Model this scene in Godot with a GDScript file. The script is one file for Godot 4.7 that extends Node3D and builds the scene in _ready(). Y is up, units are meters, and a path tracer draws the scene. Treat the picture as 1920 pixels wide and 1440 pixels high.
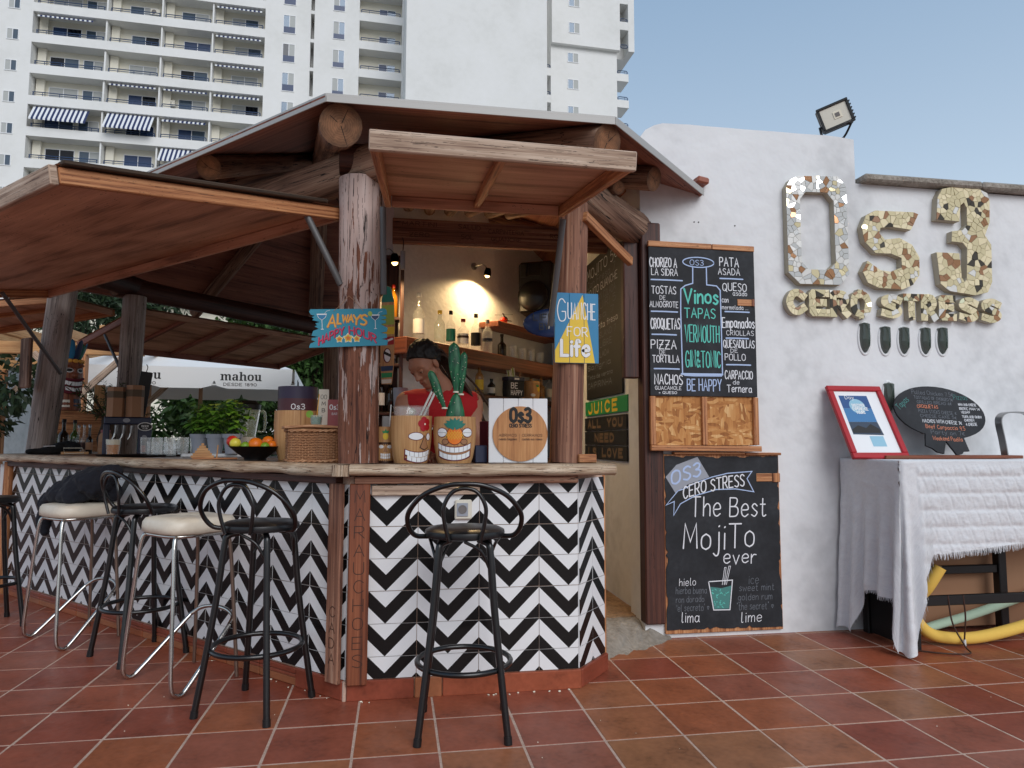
extends Node3D
# A round beach bar of logs and chevron tiles on a terracotta terrace, a white wall with mosaic letters beside it, an apartment tower behind.

var rng := RandomNumberGenerator.new()
var mats := {}
var taken := {}
var lump := FastNoiseLite.new()
var rod_shift := -1.0

func _ready():
	rng.seed = 7
	lump.seed = 3
	lump.frequency = 2.2
	setup_view()
	make_materials()
	build_ground()
	build_wall()
	build_counter()
	build_kiosk()
	build_interior()
	build_tower()
	build_surroundings()
	build_wall_things()
	build_table()
	build_stools()
	build_counter_things()
	build_signs()
	build_person()

func setup_view():
	var cam := Camera3D.new()
	cam.name = "camera"
	cam.position = Vector3(0, 1.188, 0)
	cam.rotation_degrees = Vector3(4.734, -9.4015, 0.131)
	cam.fov = 57.78
	cam.near = 0.05
	cam.far = 900.0
	add_child(cam)
	var sky_mat := ProceduralSkyMaterial.new()
	sky_mat.sky_top_color = Color(0.33, 0.455, 0.585)
	sky_mat.sky_horizon_color = Color(0.74, 0.79, 0.83)
	sky_mat.sky_curve = 0.33
	sky_mat.ground_bottom_color = Color(0.42, 0.38, 0.35)
	sky_mat.ground_horizon_color = Color(0.66, 0.68, 0.70)
	sky_mat.sky_energy_multiplier = 1.0
	var sky := Sky.new()
	sky.sky_material = sky_mat
	var env := Environment.new()
	env.background_mode = Environment.BG_SKY
	env.sky = sky
	env.tonemap_mode = Environment.TONE_MAPPER_LINEAR
	env.tonemap_exposure = 1.6
	env.sdfgi_enabled = true
	env.ssao_enabled = true
	env.ssil_enabled = true
	var we := WorldEnvironment.new()
	we.name = "world_environment"
	we.environment = env
	add_child(we)
	var sun := DirectionalLight3D.new()
	sun.name = "sun"
	sun.light_energy = 0.36
	sun.light_color = Color(0.98, 0.985, 1.0)
	sun.light_angular_distance = 40.0
	sun.shadow_enabled = true
	sun.rotation_degrees = Vector3(-33, 16, 0)
	add_child(sun)

# ---------------------------------------------------------------- naming
func numbered(called: String) -> String:
	var n: int = taken.get(called, 0)
	taken[called] = n + 1
	return called if n == 0 else "%s_%03d" % [called, n]

func tag(o, label, category, group = ""):
	o.set_meta("label", label)
	o.set_meta("category", category)
	if group != "":
		o.set_meta("group", group)
	return o

func thing(called, label, category, at = Vector3.ZERO, turn = 0.0, group = ""):
	var o := Node3D.new()
	o.name = numbered(called)
	add_child(o)
	o.position = at
	o.rotation.y = turn
	return tag(o, label, category, group)

func structure(called, mesh, m):
	var o := MeshInstance3D.new()
	o.name = numbered(called)
	o.mesh = mesh
	o.material_override = m
	add_child(o)
	o.set_meta("kind", "structure")
	return o

func part(called, shape, m, parent, at = null):
	var o := MeshInstance3D.new()
	o.name = called
	o.mesh = shape.commit() if shape is SurfaceTool else shape
	if m != null:
		o.material_override = m
	parent.add_child(o, true)
	if at != null:
		o.transform = at if at is Transform3D else Transform3D(Basis(), at)
	return o

func single(called, shape, m, label, category, at = null, group = ""):
	var o := MeshInstance3D.new()
	o.name = numbered(called)
	o.mesh = shape.commit() if shape is SurfaceTool else shape
	if m != null:
		o.material_override = m
	add_child(o)
	if at != null:
		o.transform = at if at is Transform3D else Transform3D(Basis(), at)
	return tag(o, label, category, group)

# ---------------------------------------------------------------- shapes
func begin() -> SurfaceTool:
	var st := SurfaceTool.new()
	st.begin(Mesh.PRIMITIVE_TRIANGLES)
	return st

func vert(st: SurfaceTool, p: Vector3, n: Vector3, uv: Vector2):
	st.set_normal(n)
	st.set_uv(uv)
	st.add_vertex(p)

# corners counter-clockwise seen from outside
func quad(st: SurfaceTool, a: Vector3, b: Vector3, c: Vector3, d: Vector3, ua := Vector2.ZERO, ub := Vector2.ZERO, uc := Vector2.ZERO, ud := Vector2.ZERO):
	var n := (b - a).cross(d - a)
	if n.length_squared() < 1e-14:
		n = (c - b).cross(d - b)
	n = n.normalized()
	if ua == ub and ub == uc:
		ub = Vector2((b - a).length(), 0)
		ud = Vector2(0, (d - a).length())
		uc = Vector2(ub.x, ud.y)
	vert(st, a, n, ua); vert(st, c, n, uc); vert(st, b, n, ub)
	vert(st, a, n, ua); vert(st, d, n, ud); vert(st, c, n, uc)

func tri(st: SurfaceTool, a: Vector3, b: Vector3, c: Vector3):
	var n := (b - a).cross(c - a).normalized()
	vert(st, a, n, Vector2(a.x, a.y)); vert(st, c, n, Vector2(c.x, c.y)); vert(st, b, n, Vector2(b.x, b.y))

# chamfered box centred on the origin of xf; the grain of its texture (v) runs along the axis «grain»
func box(st: SurfaceTool, xf: Transform3D, size: Vector3, bevel := 0.003, grain := -1):
	var h := size * 0.5
	var bv: float = minf(bevel, minf(h.x, minf(h.y, h.z)) * 0.6)
	if grain < 0:
		grain = 0 if size.x >= size.y and size.x >= size.z else (1 if size.y >= size.z else 2)
	var off := Vector2(rng.randf() * 7.0, rng.randf() * 7.0)
	var put := func(p: Vector3, n: Vector3):
		var k := 0 if absf(n.x) > 0.8 else (1 if absf(n.y) > 0.8 else 2)
		if maxf(absf(n.x), maxf(absf(n.y), absf(n.z))) < 0.8:
			k = (grain + 1) % 3
		var uv: Vector2
		if k == grain:
			uv = Vector2(p[(k + 1) % 3], p[(k + 2) % 3] * 0.25)
		else:
			uv = Vector2(p[3 - k - grain] + (0.37 * k), p[grain])
		vert(st, xf * p, (xf.basis * n).normalized(), uv + off)
	var face := func(pts: Array, n: Vector3):
		for i in range(1, pts.size() - 1):
			var a: Vector3 = pts[0]
			var b: Vector3 = pts[i]
			var c: Vector3 = pts[i + 1]
			if (b - a).cross(c - a).dot(n) < 0.0:
				put.call(a, n); put.call(b, n); put.call(c, n)
			else:
				put.call(a, n); put.call(c, n); put.call(b, n)
	for k in 3:
		var i := (k + 1) % 3
		var j := (k + 2) % 3
		for s in [-1.0, 1.0]:
			var n := Vector3.ZERO
			n[k] = s
			var pts := []
			for q in [[-1, -1], [1, -1], [1, 1], [-1, 1]]:
				var p := Vector3.ZERO
				p[k] = h[k] * s
				p[i] = (h[i] - bv) * q[0]
				p[j] = (h[j] - bv) * q[1]
				pts.append(p)
			face.call(pts, n)
		if bv > 0.0:
			for si in [-1.0, 1.0]:
				for sj in [-1.0, 1.0]:
					var n2 := Vector3.ZERO
					n2[i] = si * 0.7071
					n2[j] = sj * 0.7071
					var pp := []
					for e in [[-1, 0], [1, 0], [1, 1], [-1, 1]]:
						var p2 := Vector3.ZERO
						p2[k] = (h[k] - bv) * e[0]
						p2[i] = (h[i] - (bv if e[1] else 0.0)) * si
						p2[j] = (h[j] - (0.0 if e[1] else bv)) * sj
						pp.append(p2)
					face.call(pp, n2)
	if bv > 0.0:
		for sx in [-1.0, 1.0]:
			for sy in [-1.0, 1.0]:
				for sz in [-1.0, 1.0]:
					var sg := Vector3(sx, sy, sz)
					face.call([Vector3(h.x, h.y - bv, h.z - bv) * sg, Vector3(h.x - bv, h.y, h.z - bv) * sg, Vector3(h.x - bv, h.y - bv, h.z) * sg], sg.normalized())

func box_at(st, at: Vector3, size: Vector3, bevel := 0.003, grain := -1):
	box(st, Transform3D(Basis(), at), size, bevel, grain)

# a transform whose x axis runs from a to b and whose y is as upright as can be
func along(a: Vector3, b: Vector3, up := Vector3.UP) -> Transform3D:
	var x := (b - a).normalized()
	if absf(x.dot(up)) > 0.98:
		up = Vector3.BACK
	var z := x.cross(up).normalized()
	return Transform3D(Basis(x, z.cross(x), z), (a + b) * 0.5)

func board(st, a: Vector3, b: Vector3, high: float, thick: float, bevel := 0.003, up := Vector3.UP):
	box(st, along(a, b, up), Vector3(a.distance_to(b), high, thick), bevel, 0)

func frame_of(dir: Vector3) -> Basis:
	var u := dir.cross(Vector3.UP if absf(dir.y) < 0.95 else Vector3.RIGHT).normalized()
	return Basis(u, u.cross(dir).normalized(), dir)

# a round bar; rough > 0 makes an uneven log
func rod(st: SurfaceTool, a: Vector3, b: Vector3, ra: float, rb := -1.0, seg := 12, rough := 0.0, rings := 1, caps := true):
	if rb < 0.0:
		rb = ra
	var dir := (b - a).normalized()
	var fr := frame_of(dir)
	var len := a.distance_to(b)
	var off := rng.randf() * 20.0 if rod_shift < 0.0 else rod_shift
	var grid := []
	for r in rings + 1:
		var t := float(r) / rings
		var rad := lerpf(ra, rb, t)
		var row := []
		for s in seg + 1:
			var an := TAU * (s % seg) / seg
			var q := Vector3(cos(an), sin(an), 0)
			var rr := rad
			if rough > 0.0:
				rr *= 1.0 + rough * (lump.get_noise_3d(q.x * 0.5 + off, q.y * 0.5, t * len * 0.55) + 0.35 * lump.get_noise_3d(q.x * 1.6 - off, q.y * 1.6, t * len * 1.1))
			row.append([a + dir * len * t + fr * (q * rr), fr * q, Vector2(TAU * rad * s / seg + off, t * len + off)])
		grid.append(row)
	for r in rings:
		for s in seg:
			var p: Array = grid[r][s]
			var q2: Array = grid[r][s + 1]
			var u: Array = grid[r + 1][s + 1]
			var w: Array = grid[r + 1][s]
			for x in [p, q2, u, p, u, w]:
				vert(st, x[0], x[1], x[2])
	if caps:
		for e in [0, rings]:
			var c: Vector3 = a if e == 0 else b
			var n := -dir if e == 0 else dir
			for s in seg:
				var p0: Array = grid[e][s]
				var p1: Array = grid[e][s + 1]
				var k := (1.0 if e else -1.0)
				vert(st, c, n, Vector2(0.5, 0.5))
				if k > 0:
					vert(st, p0[0], n, Vector2(0.5, 0.5)); vert(st, p1[0], n, Vector2(0.5, 0.5))
				else:
					vert(st, p1[0], n, Vector2(0.5, 0.5)); vert(st, p0[0], n, Vector2(0.5, 0.5))

# a log whose two sawn ends are a second surface
func log_mesh(a: Vector3, b: Vector3, ra: float, rb: float, side: Material, ends: Material, rough := 0.1, seg := 20, rings := 12) -> ArrayMesh:
	var st := begin()
	rod(st, a, b, ra, rb, seg, rough, rings, false)
	var mesh := st.commit()
	mesh.surface_set_material(0, side)
	var en := begin()
	var dir := (b - a).normalized()
	var fr := frame_of(dir)
	for e in [[a, -dir, ra], [b, dir, rb]]:
		var turn := rng.randf() * TAU
		for s in seg:
			var p := []
			for k in [s, s + 1]:
				var an: float = TAU * k / seg
				p.append([e[0] + e[1] * 0.002 + fr * (Vector3(cos(an), sin(an), 0) * e[2] * 1.01), Vector2(0.5, 0.5) + Vector2(cos(an + turn), sin(an + turn)) * 0.46])
			if e[1].dot(dir) < 0:
				p = [p[1], p[0]]
			vert(en, e[0] + e[1] * 0.002, e[1], Vector2(0.5, 0.5))
			vert(en, p[0][0], e[1], p[0][1])
			vert(en, p[1][0], e[1], p[1][1])
	en.commit(mesh)
	mesh.surface_set_material(1, ends)
	return mesh

# round tube swept along points
func tube(st: SurfaceTool, pts: Array, r: float, seg := 8, closed := false, smooth := true):
	var path: Array = pts
	if smooth:
		path = curve(pts, 6, closed)
	var n := path.size()
	var t0: Vector3 = ((path[1] - path[n - 1]) if closed else (path[1] - path[0])).normalized()
	var fr := frame_of(t0)
	var u := fr.x
	var rows := []
	var dist := 0.0
	for i in n:
		var t: Vector3
		if closed:
			t = (path[(i + 1) % n] - path[(i - 1 + n) % n]).normalized()
		else:
			t = (path[mini(i + 1, n - 1)] - path[maxi(i - 1, 0)]).normalized()
		u = (u - t * u.dot(t)).normalized()
		var w := t.cross(u)
		var row := []
		for s in seg + 1:
			var an := TAU * s / seg
			var q := u * cos(an) + w * sin(an)
			row.append([path[i] + q * r, q, Vector2(TAU * r * s / seg, dist)])
		rows.append(row)
		if i < n - 1:
			dist += path[i].distance_to(path[i + 1])
	if closed:
		rows.append(rows[0])
	for i in rows.size() - 1:
		for s in seg:
			for x in [rows[i][s], rows[i + 1][s + 1], rows[i][s + 1], rows[i][s], rows[i + 1][s], rows[i + 1][s + 1]]:
				vert(st, x[0], x[1], x[2])
	if not closed:
		for e in [0, rows.size() - 1]:
			var c: Vector3 = path[e if e == 0 else n - 1]
			var nn: Vector3 = ((path[0] - path[1]) if e == 0 else (path[n - 1] - path[n - 2])).normalized()
			for s in seg:
				var a: Vector3 = rows[e][s][0]
				var b: Vector3 = rows[e][s + 1][0]
				vert(st, c, nn, Vector2.ZERO)
				if e == 0:
					vert(st, a, nn, Vector2.ZERO); vert(st, b, nn, Vector2.ZERO)
				else:
					vert(st, b, nn, Vector2.ZERO); vert(st, a, nn, Vector2.ZERO)

func curve(pts: Array, steps := 6, closed := false) -> Array:
	var out := []
	var n := pts.size()
	for i in (n if closed else n - 1):
		var p1 = pts[i]
		var p2 = pts[(i + 1) % n]
		var p0 = pts[(i - 1 + n) % n] if closed or i > 0 else p1 * 2.0 - p2
		var p3 = pts[(i + 2) % n] if closed or i < n - 2 else p2 * 2.0 - p1
		for s in steps:
			var t := float(s) / steps
			out.append(0.5 * (2.0 * p1 + (p2 - p0) * t + (2.0 * p0 - 5.0 * p1 + 4.0 * p2 - p3) * t * t + (3.0 * p1 - p0 - 3.0 * p2 + p3) * t * t * t))
	if not closed:
		out.append(pts[n - 1])
	return out

# profile of (radius, height) pairs turned about y
func lathe(st: SurfaceTool, prof: Array, seg := 24, xf := Transform3D(), soft := false):
	var norm := []
	for i in prof.size() - 1:
		var d: Vector2 = prof[i + 1] - prof[i]
		norm.append(Vector2(d.y, -d.x).normalized())
	var dist := 0.0
	for i in prof.size() - 1:
		var a: Vector2 = prof[i]
		var b: Vector2 = prof[i + 1]
		var na: Vector2 = norm[i]
		var nb: Vector2 = norm[i]
		if i > 0 and (soft or norm[i - 1].dot(norm[i]) > 0.7):
			na = (norm[i - 1] + norm[i]).normalized()
		if i < norm.size() - 1 and (soft or norm[i + 1].dot(norm[i]) > 0.7):
			nb = (norm[i + 1] + norm[i]).normalized()
		var l := a.distance_to(b)
		for s in seg:
			var q := []
			for k in [s, s + 1]:
				var an: float = TAU * k / seg
				var c := Vector3(cos(an), 0, sin(an))
				q.append([xf * (c * a.x + Vector3.UP * a.y), xf.basis * (c * na.x + Vector3.UP * na.y), Vector2(an / TAU, dist)])
				q.append([xf * (c * b.x + Vector3.UP * b.y), xf.basis * (c * nb.x + Vector3.UP * nb.y), Vector2(an / TAU, dist + l)])
			for x in [q[0], q[2], q[3], q[0], q[3], q[1]]:
				vert(st, x[0], x[1].normalized(), x[2])
		dist += l

# extruded outline in the xy plane, from z = 0 to z = deep
func prism(st: SurfaceTool, outline: PackedVector2Array, deep: float, xf := Transform3D(), back := true):
	var poly := outline
	if Geometry2D.is_polygon_clockwise(poly):
		poly = PackedVector2Array(poly)
		poly.reverse()
	var idx := Geometry2D.triangulate_polygon(poly)
	var nf := xf.basis.z.normalized()
	for i in range(0, idx.size(), 3):
		var p := [poly[idx[i]], poly[idx[i + 1]], poly[idx[i + 2]]]
		if (p[1] - p[0]).cross(p[2] - p[0]) > 0.0:
			p.reverse()
		for q in p:
			vert(st, xf * Vector3(q.x, q.y, deep), nf, Vector2(q.x, q.y))
		if back:
			p.reverse()
			for q in p:
				vert(st, xf * Vector3(q.x, q.y, 0), -nf, Vector2(q.x, q.y))
	for i in poly.size():
		var a := poly[i]
		var b := poly[(i + 1) % poly.size()]
		quad(st, xf * Vector3(a.x, a.y, 0), xf * Vector3(b.x, b.y, 0), xf * Vector3(b.x, b.y, deep), xf * Vector3(a.x, a.y, deep), Vector2(a.x, a.y), Vector2(b.x, b.y), Vector2(b.x, b.y + deep), Vector2(a.x, a.y + deep))

# flat painted shape facing local +z
func flat(st: SurfaceTool, outline, z: float, xf := Transform3D()):
	var poly := PackedVector2Array(outline)
	var idx := Geometry2D.triangulate_polygon(poly)
	var nf := xf.basis.z.normalized()
	for i in range(0, idx.size(), 3):
		var p := [poly[idx[i]], poly[idx[i + 1]], poly[idx[i + 2]]]
		if (p[1] - p[0]).cross(p[2] - p[0]) > 0.0:
			p.reverse()
		for q in p:
			vert(st, xf * Vector3(q.x, q.y, z), nf, q)

func ellipse(c: Vector2, rx: float, ry: float, n := 24, from := 0.0, to := TAU) -> PackedVector2Array:
	var out := PackedVector2Array()
	var full := absf(to - from - TAU) < 0.01
	for i in (n if full else n + 1):
		var a := from + (to - from) * i / n
		out.append(c + Vector2(cos(a) * rx, sin(a) * ry))
	return out

func blob(st: SurfaceTool, c: Vector3, r: Vector3, seg := 14, wob := 0.0, turn := Basis()):
	var rows := []
	for i in seg / 2 + 1:
		var th := PI * i / (seg / 2)
		var row := []
		for j in seg + 1:
			var ph := TAU * (j % seg) / seg
			var q := Vector3(sin(th) * cos(ph), cos(th), sin(th) * sin(ph))
			var k := 1.0 + wob * lump.get_noise_3dv(q * 0.7 + c * 3.0)
			row.append([c + turn * (q * r * k), (turn * (q / r)).normalized(), Vector2(float(j) / seg, float(i) / seg * 2.0)])
		rows.append(row)
	for i in rows.size() - 1:
		for j in seg:
			for x in [rows[i][j], rows[i + 1][j + 1], rows[i][j + 1], rows[i][j], rows[i + 1][j], rows[i + 1][j + 1]]:
				vert(st, x[0], x[1], x[2])

# ---------------------------------------------------------------- textures and materials
func noise(w: int, h: int, freq: float, sd: int, oct := 4, kind := FastNoiseLite.TYPE_SIMPLEX_SMOOTH) -> Image:
	var f := FastNoiseLite.new()
	f.seed = sd
	f.noise_type = kind
	f.frequency = freq
	f.fractal_octaves = oct
	if kind == FastNoiseLite.TYPE_CELLULAR:
		f.cellular_return_type = FastNoiseLite.RETURN_CELL_VALUE
		f.fractal_type = FastNoiseLite.FRACTAL_NONE
	return f.get_seamless_image(w, h)

func bytes_of(im: Image, w: int, h: int) -> PackedByteArray:
	im.convert(Image.FORMAT_L8)
	if im.get_width() != w or im.get_height() != h:
		im.resize(w, h, Image.INTERPOLATE_CUBIC)
	return im.get_data()

func lut(stops: Array) -> Array:
	var g := []
	for i in 256:
		var t := i / 255.0 * (stops.size() - 1)
		var k := mini(int(t), stops.size() - 2)
		g.append((stops[k] as Color).lerp(stops[k + 1], t - k))
	return g

# stops: colours from the dark of the grain to the light; streak, blotch: how much fine grain and coarse patches count
# flake: share of the surface covered by a second paint (colour over), in long flakes; crack: dark checks along the grain
func wood(stops: Array, sd: int, streak := 0.65, blotch := 0.35, flake := 0.0, over := Color.WHITE, crack := 0.0, size := 512, bias := 0.0) -> Array:
	var a := bytes_of(noise(size, size / 16, 0.035, sd, 4), size, size)
	var b := bytes_of(noise(size / 4, size / 8, 0.03, sd + 1, 3), size, size)
	var c := bytes_of(noise(size, size / 3, 0.022, sd + 2, 5), size, size)
	var d := bytes_of(noise(size, size / 14, 0.028, sd + 3, 3), size, size)
	var fine := bytes_of(noise(size, size / 9, 0.16, sd + 4, 2), size, size)
	var g := lut(stops)
	var out := PackedByteArray()
	out.resize(size * size * 3)
	var hi := PackedByteArray()
	hi.resize(size * size)
	var cut := 255.0 * (1.0 - flake)
	var o := over
	for i in size * size:
		var v := clampf((a[i] * streak + b[i] * blotch) / (streak + blotch) * 1.3 - 38.0 + (fine[i] - 128) * 0.42, 0.0, 255.0)
		var col: Color = g[int(v)]
		var high := v * 0.35 + 60.0
		if flake > 0.0:
			var m: float = c[i] * 0.7 + a[i] * 0.3
			if m > cut + bias * (0.5 - float(i / size) / size):
				col = o.lerp(col, 0.12 + 0.25 * (1.0 - b[i] / 255.0))
				high += 60.0
		if crack > 0.0 and absf(d[i] - 122.0) < 42.0 * crack * (0.35 + c[i] / 170.0) - 1.2:
			col = col * 0.26
			high = 5.0
		out[i * 3] = int(col.r * 255.0)
		out[i * 3 + 1] = int(col.g * 255.0)
		out[i * 3 + 2] = int(col.b * 255.0)
		hi[i] = int(high)
	return [ImageTexture.create_from_image(Image.create_from_data(size, size, false, Image.FORMAT_RGB8, out)), ImageTexture.create_from_image(Image.create_from_data(size, size, false, Image.FORMAT_L8, hi))]

# mottled surface without direction
func mottle(stops: Array, sd: int, f1 := 0.01, f2 := 0.06, mix := 0.5, size := 512, cell := false) -> Array:
	var a := bytes_of(noise(size, size, f1, sd, 4), size, size)
	var b := bytes_of(noise(size, size, f2, sd + 1, 3, FastNoiseLite.TYPE_CELLULAR if cell else FastNoiseLite.TYPE_SIMPLEX_SMOOTH), size, size)
	var g := lut(stops)
	var out := PackedByteArray()
	out.resize(size * size * 3)
	var hi := PackedByteArray()
	hi.resize(size * size)
	for i in size * size:
		var v := int(clampf(a[i] * (1.0 - mix) + b[i] * mix, 0, 255))
		var col: Color = g[v]
		out[i * 3] = int(col.r * 255.0)
		out[i * 3 + 1] = int(col.g * 255.0)
		out[i * 3 + 2] = int(col.b * 255.0)
		hi[i] = v
	return [ImageTexture.create_from_image(Image.create_from_data(size, size, false, Image.FORMAT_RGB8, out)), ImageTexture.create_from_image(Image.create_from_data(size, size, false, Image.FORMAT_L8, hi))]

# pressed board of large wood strands lying this way and that
func strand_board() -> Array:
	var size := 512
	var a := bytes_of(noise(size, 150, 0.075, 55, 1, FastNoiseLite.TYPE_CELLULAR), size, size)
	var b := bytes_of(noise(150, size, 0.075, 56, 1, FastNoiseLite.TYPE_CELLULAR), size, size)
	var c := bytes_of(noise(size, size, 0.022, 57, 2, FastNoiseLite.TYPE_CELLULAR), size, size)
	var d := bytes_of(noise(size, 64, 0.06, 58, 3), size, size)
	var g := lut([Color(0.50, 0.29, 0.13), Color(0.66, 0.43, 0.22), Color(0.75, 0.52, 0.29), Color(0.80, 0.59, 0.36), Color(0.92, 0.78, 0.57)])
	var out := PackedByteArray()
	var hi := PackedByteArray()
	out.resize(size * size * 3)
	hi.resize(size * size)
	for i in size * size:
		var v := int(clampf((a[i] if c[i] > 128 else b[i]) * 0.78 + d[i] * 0.22, 0, 255))
		var col: Color = g[v]
		out[i * 3] = int(col.r * 255.0)
		out[i * 3 + 1] = int(col.g * 255.0)
		out[i * 3 + 2] = int(col.b * 255.0)
		hi[i] = v
	return [ImageTexture.create_from_image(Image.create_from_data(size, size, false, Image.FORMAT_RGB8, out)), ImageTexture.create_from_image(Image.create_from_data(size, size, false, Image.FORMAT_L8, hi))]

func rings_tex(sd: int) -> ImageTexture:
	var size := 256
	var a := bytes_of(noise(size, size, 0.012, sd, 3), size, size)
	var out := PackedByteArray()
	out.resize(size * size * 3)
	var cracks := [0.3 + sd * 0.7, 2.4 + sd, 4.3 + sd * 0.4]
	for y in size:
		for x in size:
			var i := y * size + x
			var p := Vector2(x - 128, y - 128) / 128.0
			var r := p.length() * (1.0 + (a[i] - 128) / 900.0)
			var ring := 0.5 + 0.5 * sin(r * 62.0)
			var v := 0.80 + 0.12 * ring - 0.22 * smoothstep(0.5, 1.0, r) + (a[i] - 128) / 800.0
			var col := Color(0.60, 0.43, 0.31) * v
			for k in 3:
				var an := wrapf(p.angle() - cracks[k], -PI, PI)
				if absf(an) * r < 0.013 * (1.2 - r) + 0.006 and r > 0.1 * k and r < 0.97 - 0.2 * k:
					col = col * 0.28
			out[i * 3] = int(clampf(col.r, 0, 1) * 255)
			out[i * 3 + 1] = int(clampf(col.g, 0, 1) * 255)
			out[i * 3 + 2] = int(clampf(col.b, 0, 1) * 255)
	return ImageTexture.create_from_image(Image.create_from_data(size, size, false, Image.FORMAT_RGB8, out))

func mat(called: String, c: Color, rough := 0.7, metal := 0.0) -> StandardMaterial3D:
	var m := StandardMaterial3D.new()
	m.resource_name = called
	m.albedo_color = c
	m.roughness = rough
	m.metallic = metal
	mats[called] = m
	return m

func tex_mat(called: String, t: Array, scale: Vector2, rough := 0.7, relief := 0.3, triplanar := false) -> StandardMaterial3D:
	var m := mat(called, Color.WHITE, rough)
	m.albedo_texture = t[0]
	m.uv1_scale = Vector3(scale.x, scale.y, scale.x)
	if relief > 0.0:
		m.heightmap_enabled = true
		m.heightmap_texture = t[1]
		m.heightmap_scale = relief
	if triplanar:
		m.uv1_triplanar = true
		m.uv1_world_triplanar = true
	return m

func tinted(called: String, from: String, c: Color, rough := -1.0) -> StandardMaterial3D:
	var m: StandardMaterial3D = mats[from].duplicate()
	m.resource_name = called
	m.albedo_color = c
	if rough >= 0.0:
		m.roughness = rough
	mats[called] = m
	return m

func glass(called: String, c: Color, alpha := 0.15) -> StandardMaterial3D:
	var m := mat(called, Color(c.r, c.g, c.b, alpha), 0.04)
	m.transparency = BaseMaterial3D.TRANSPARENCY_ALPHA
	return m

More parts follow.
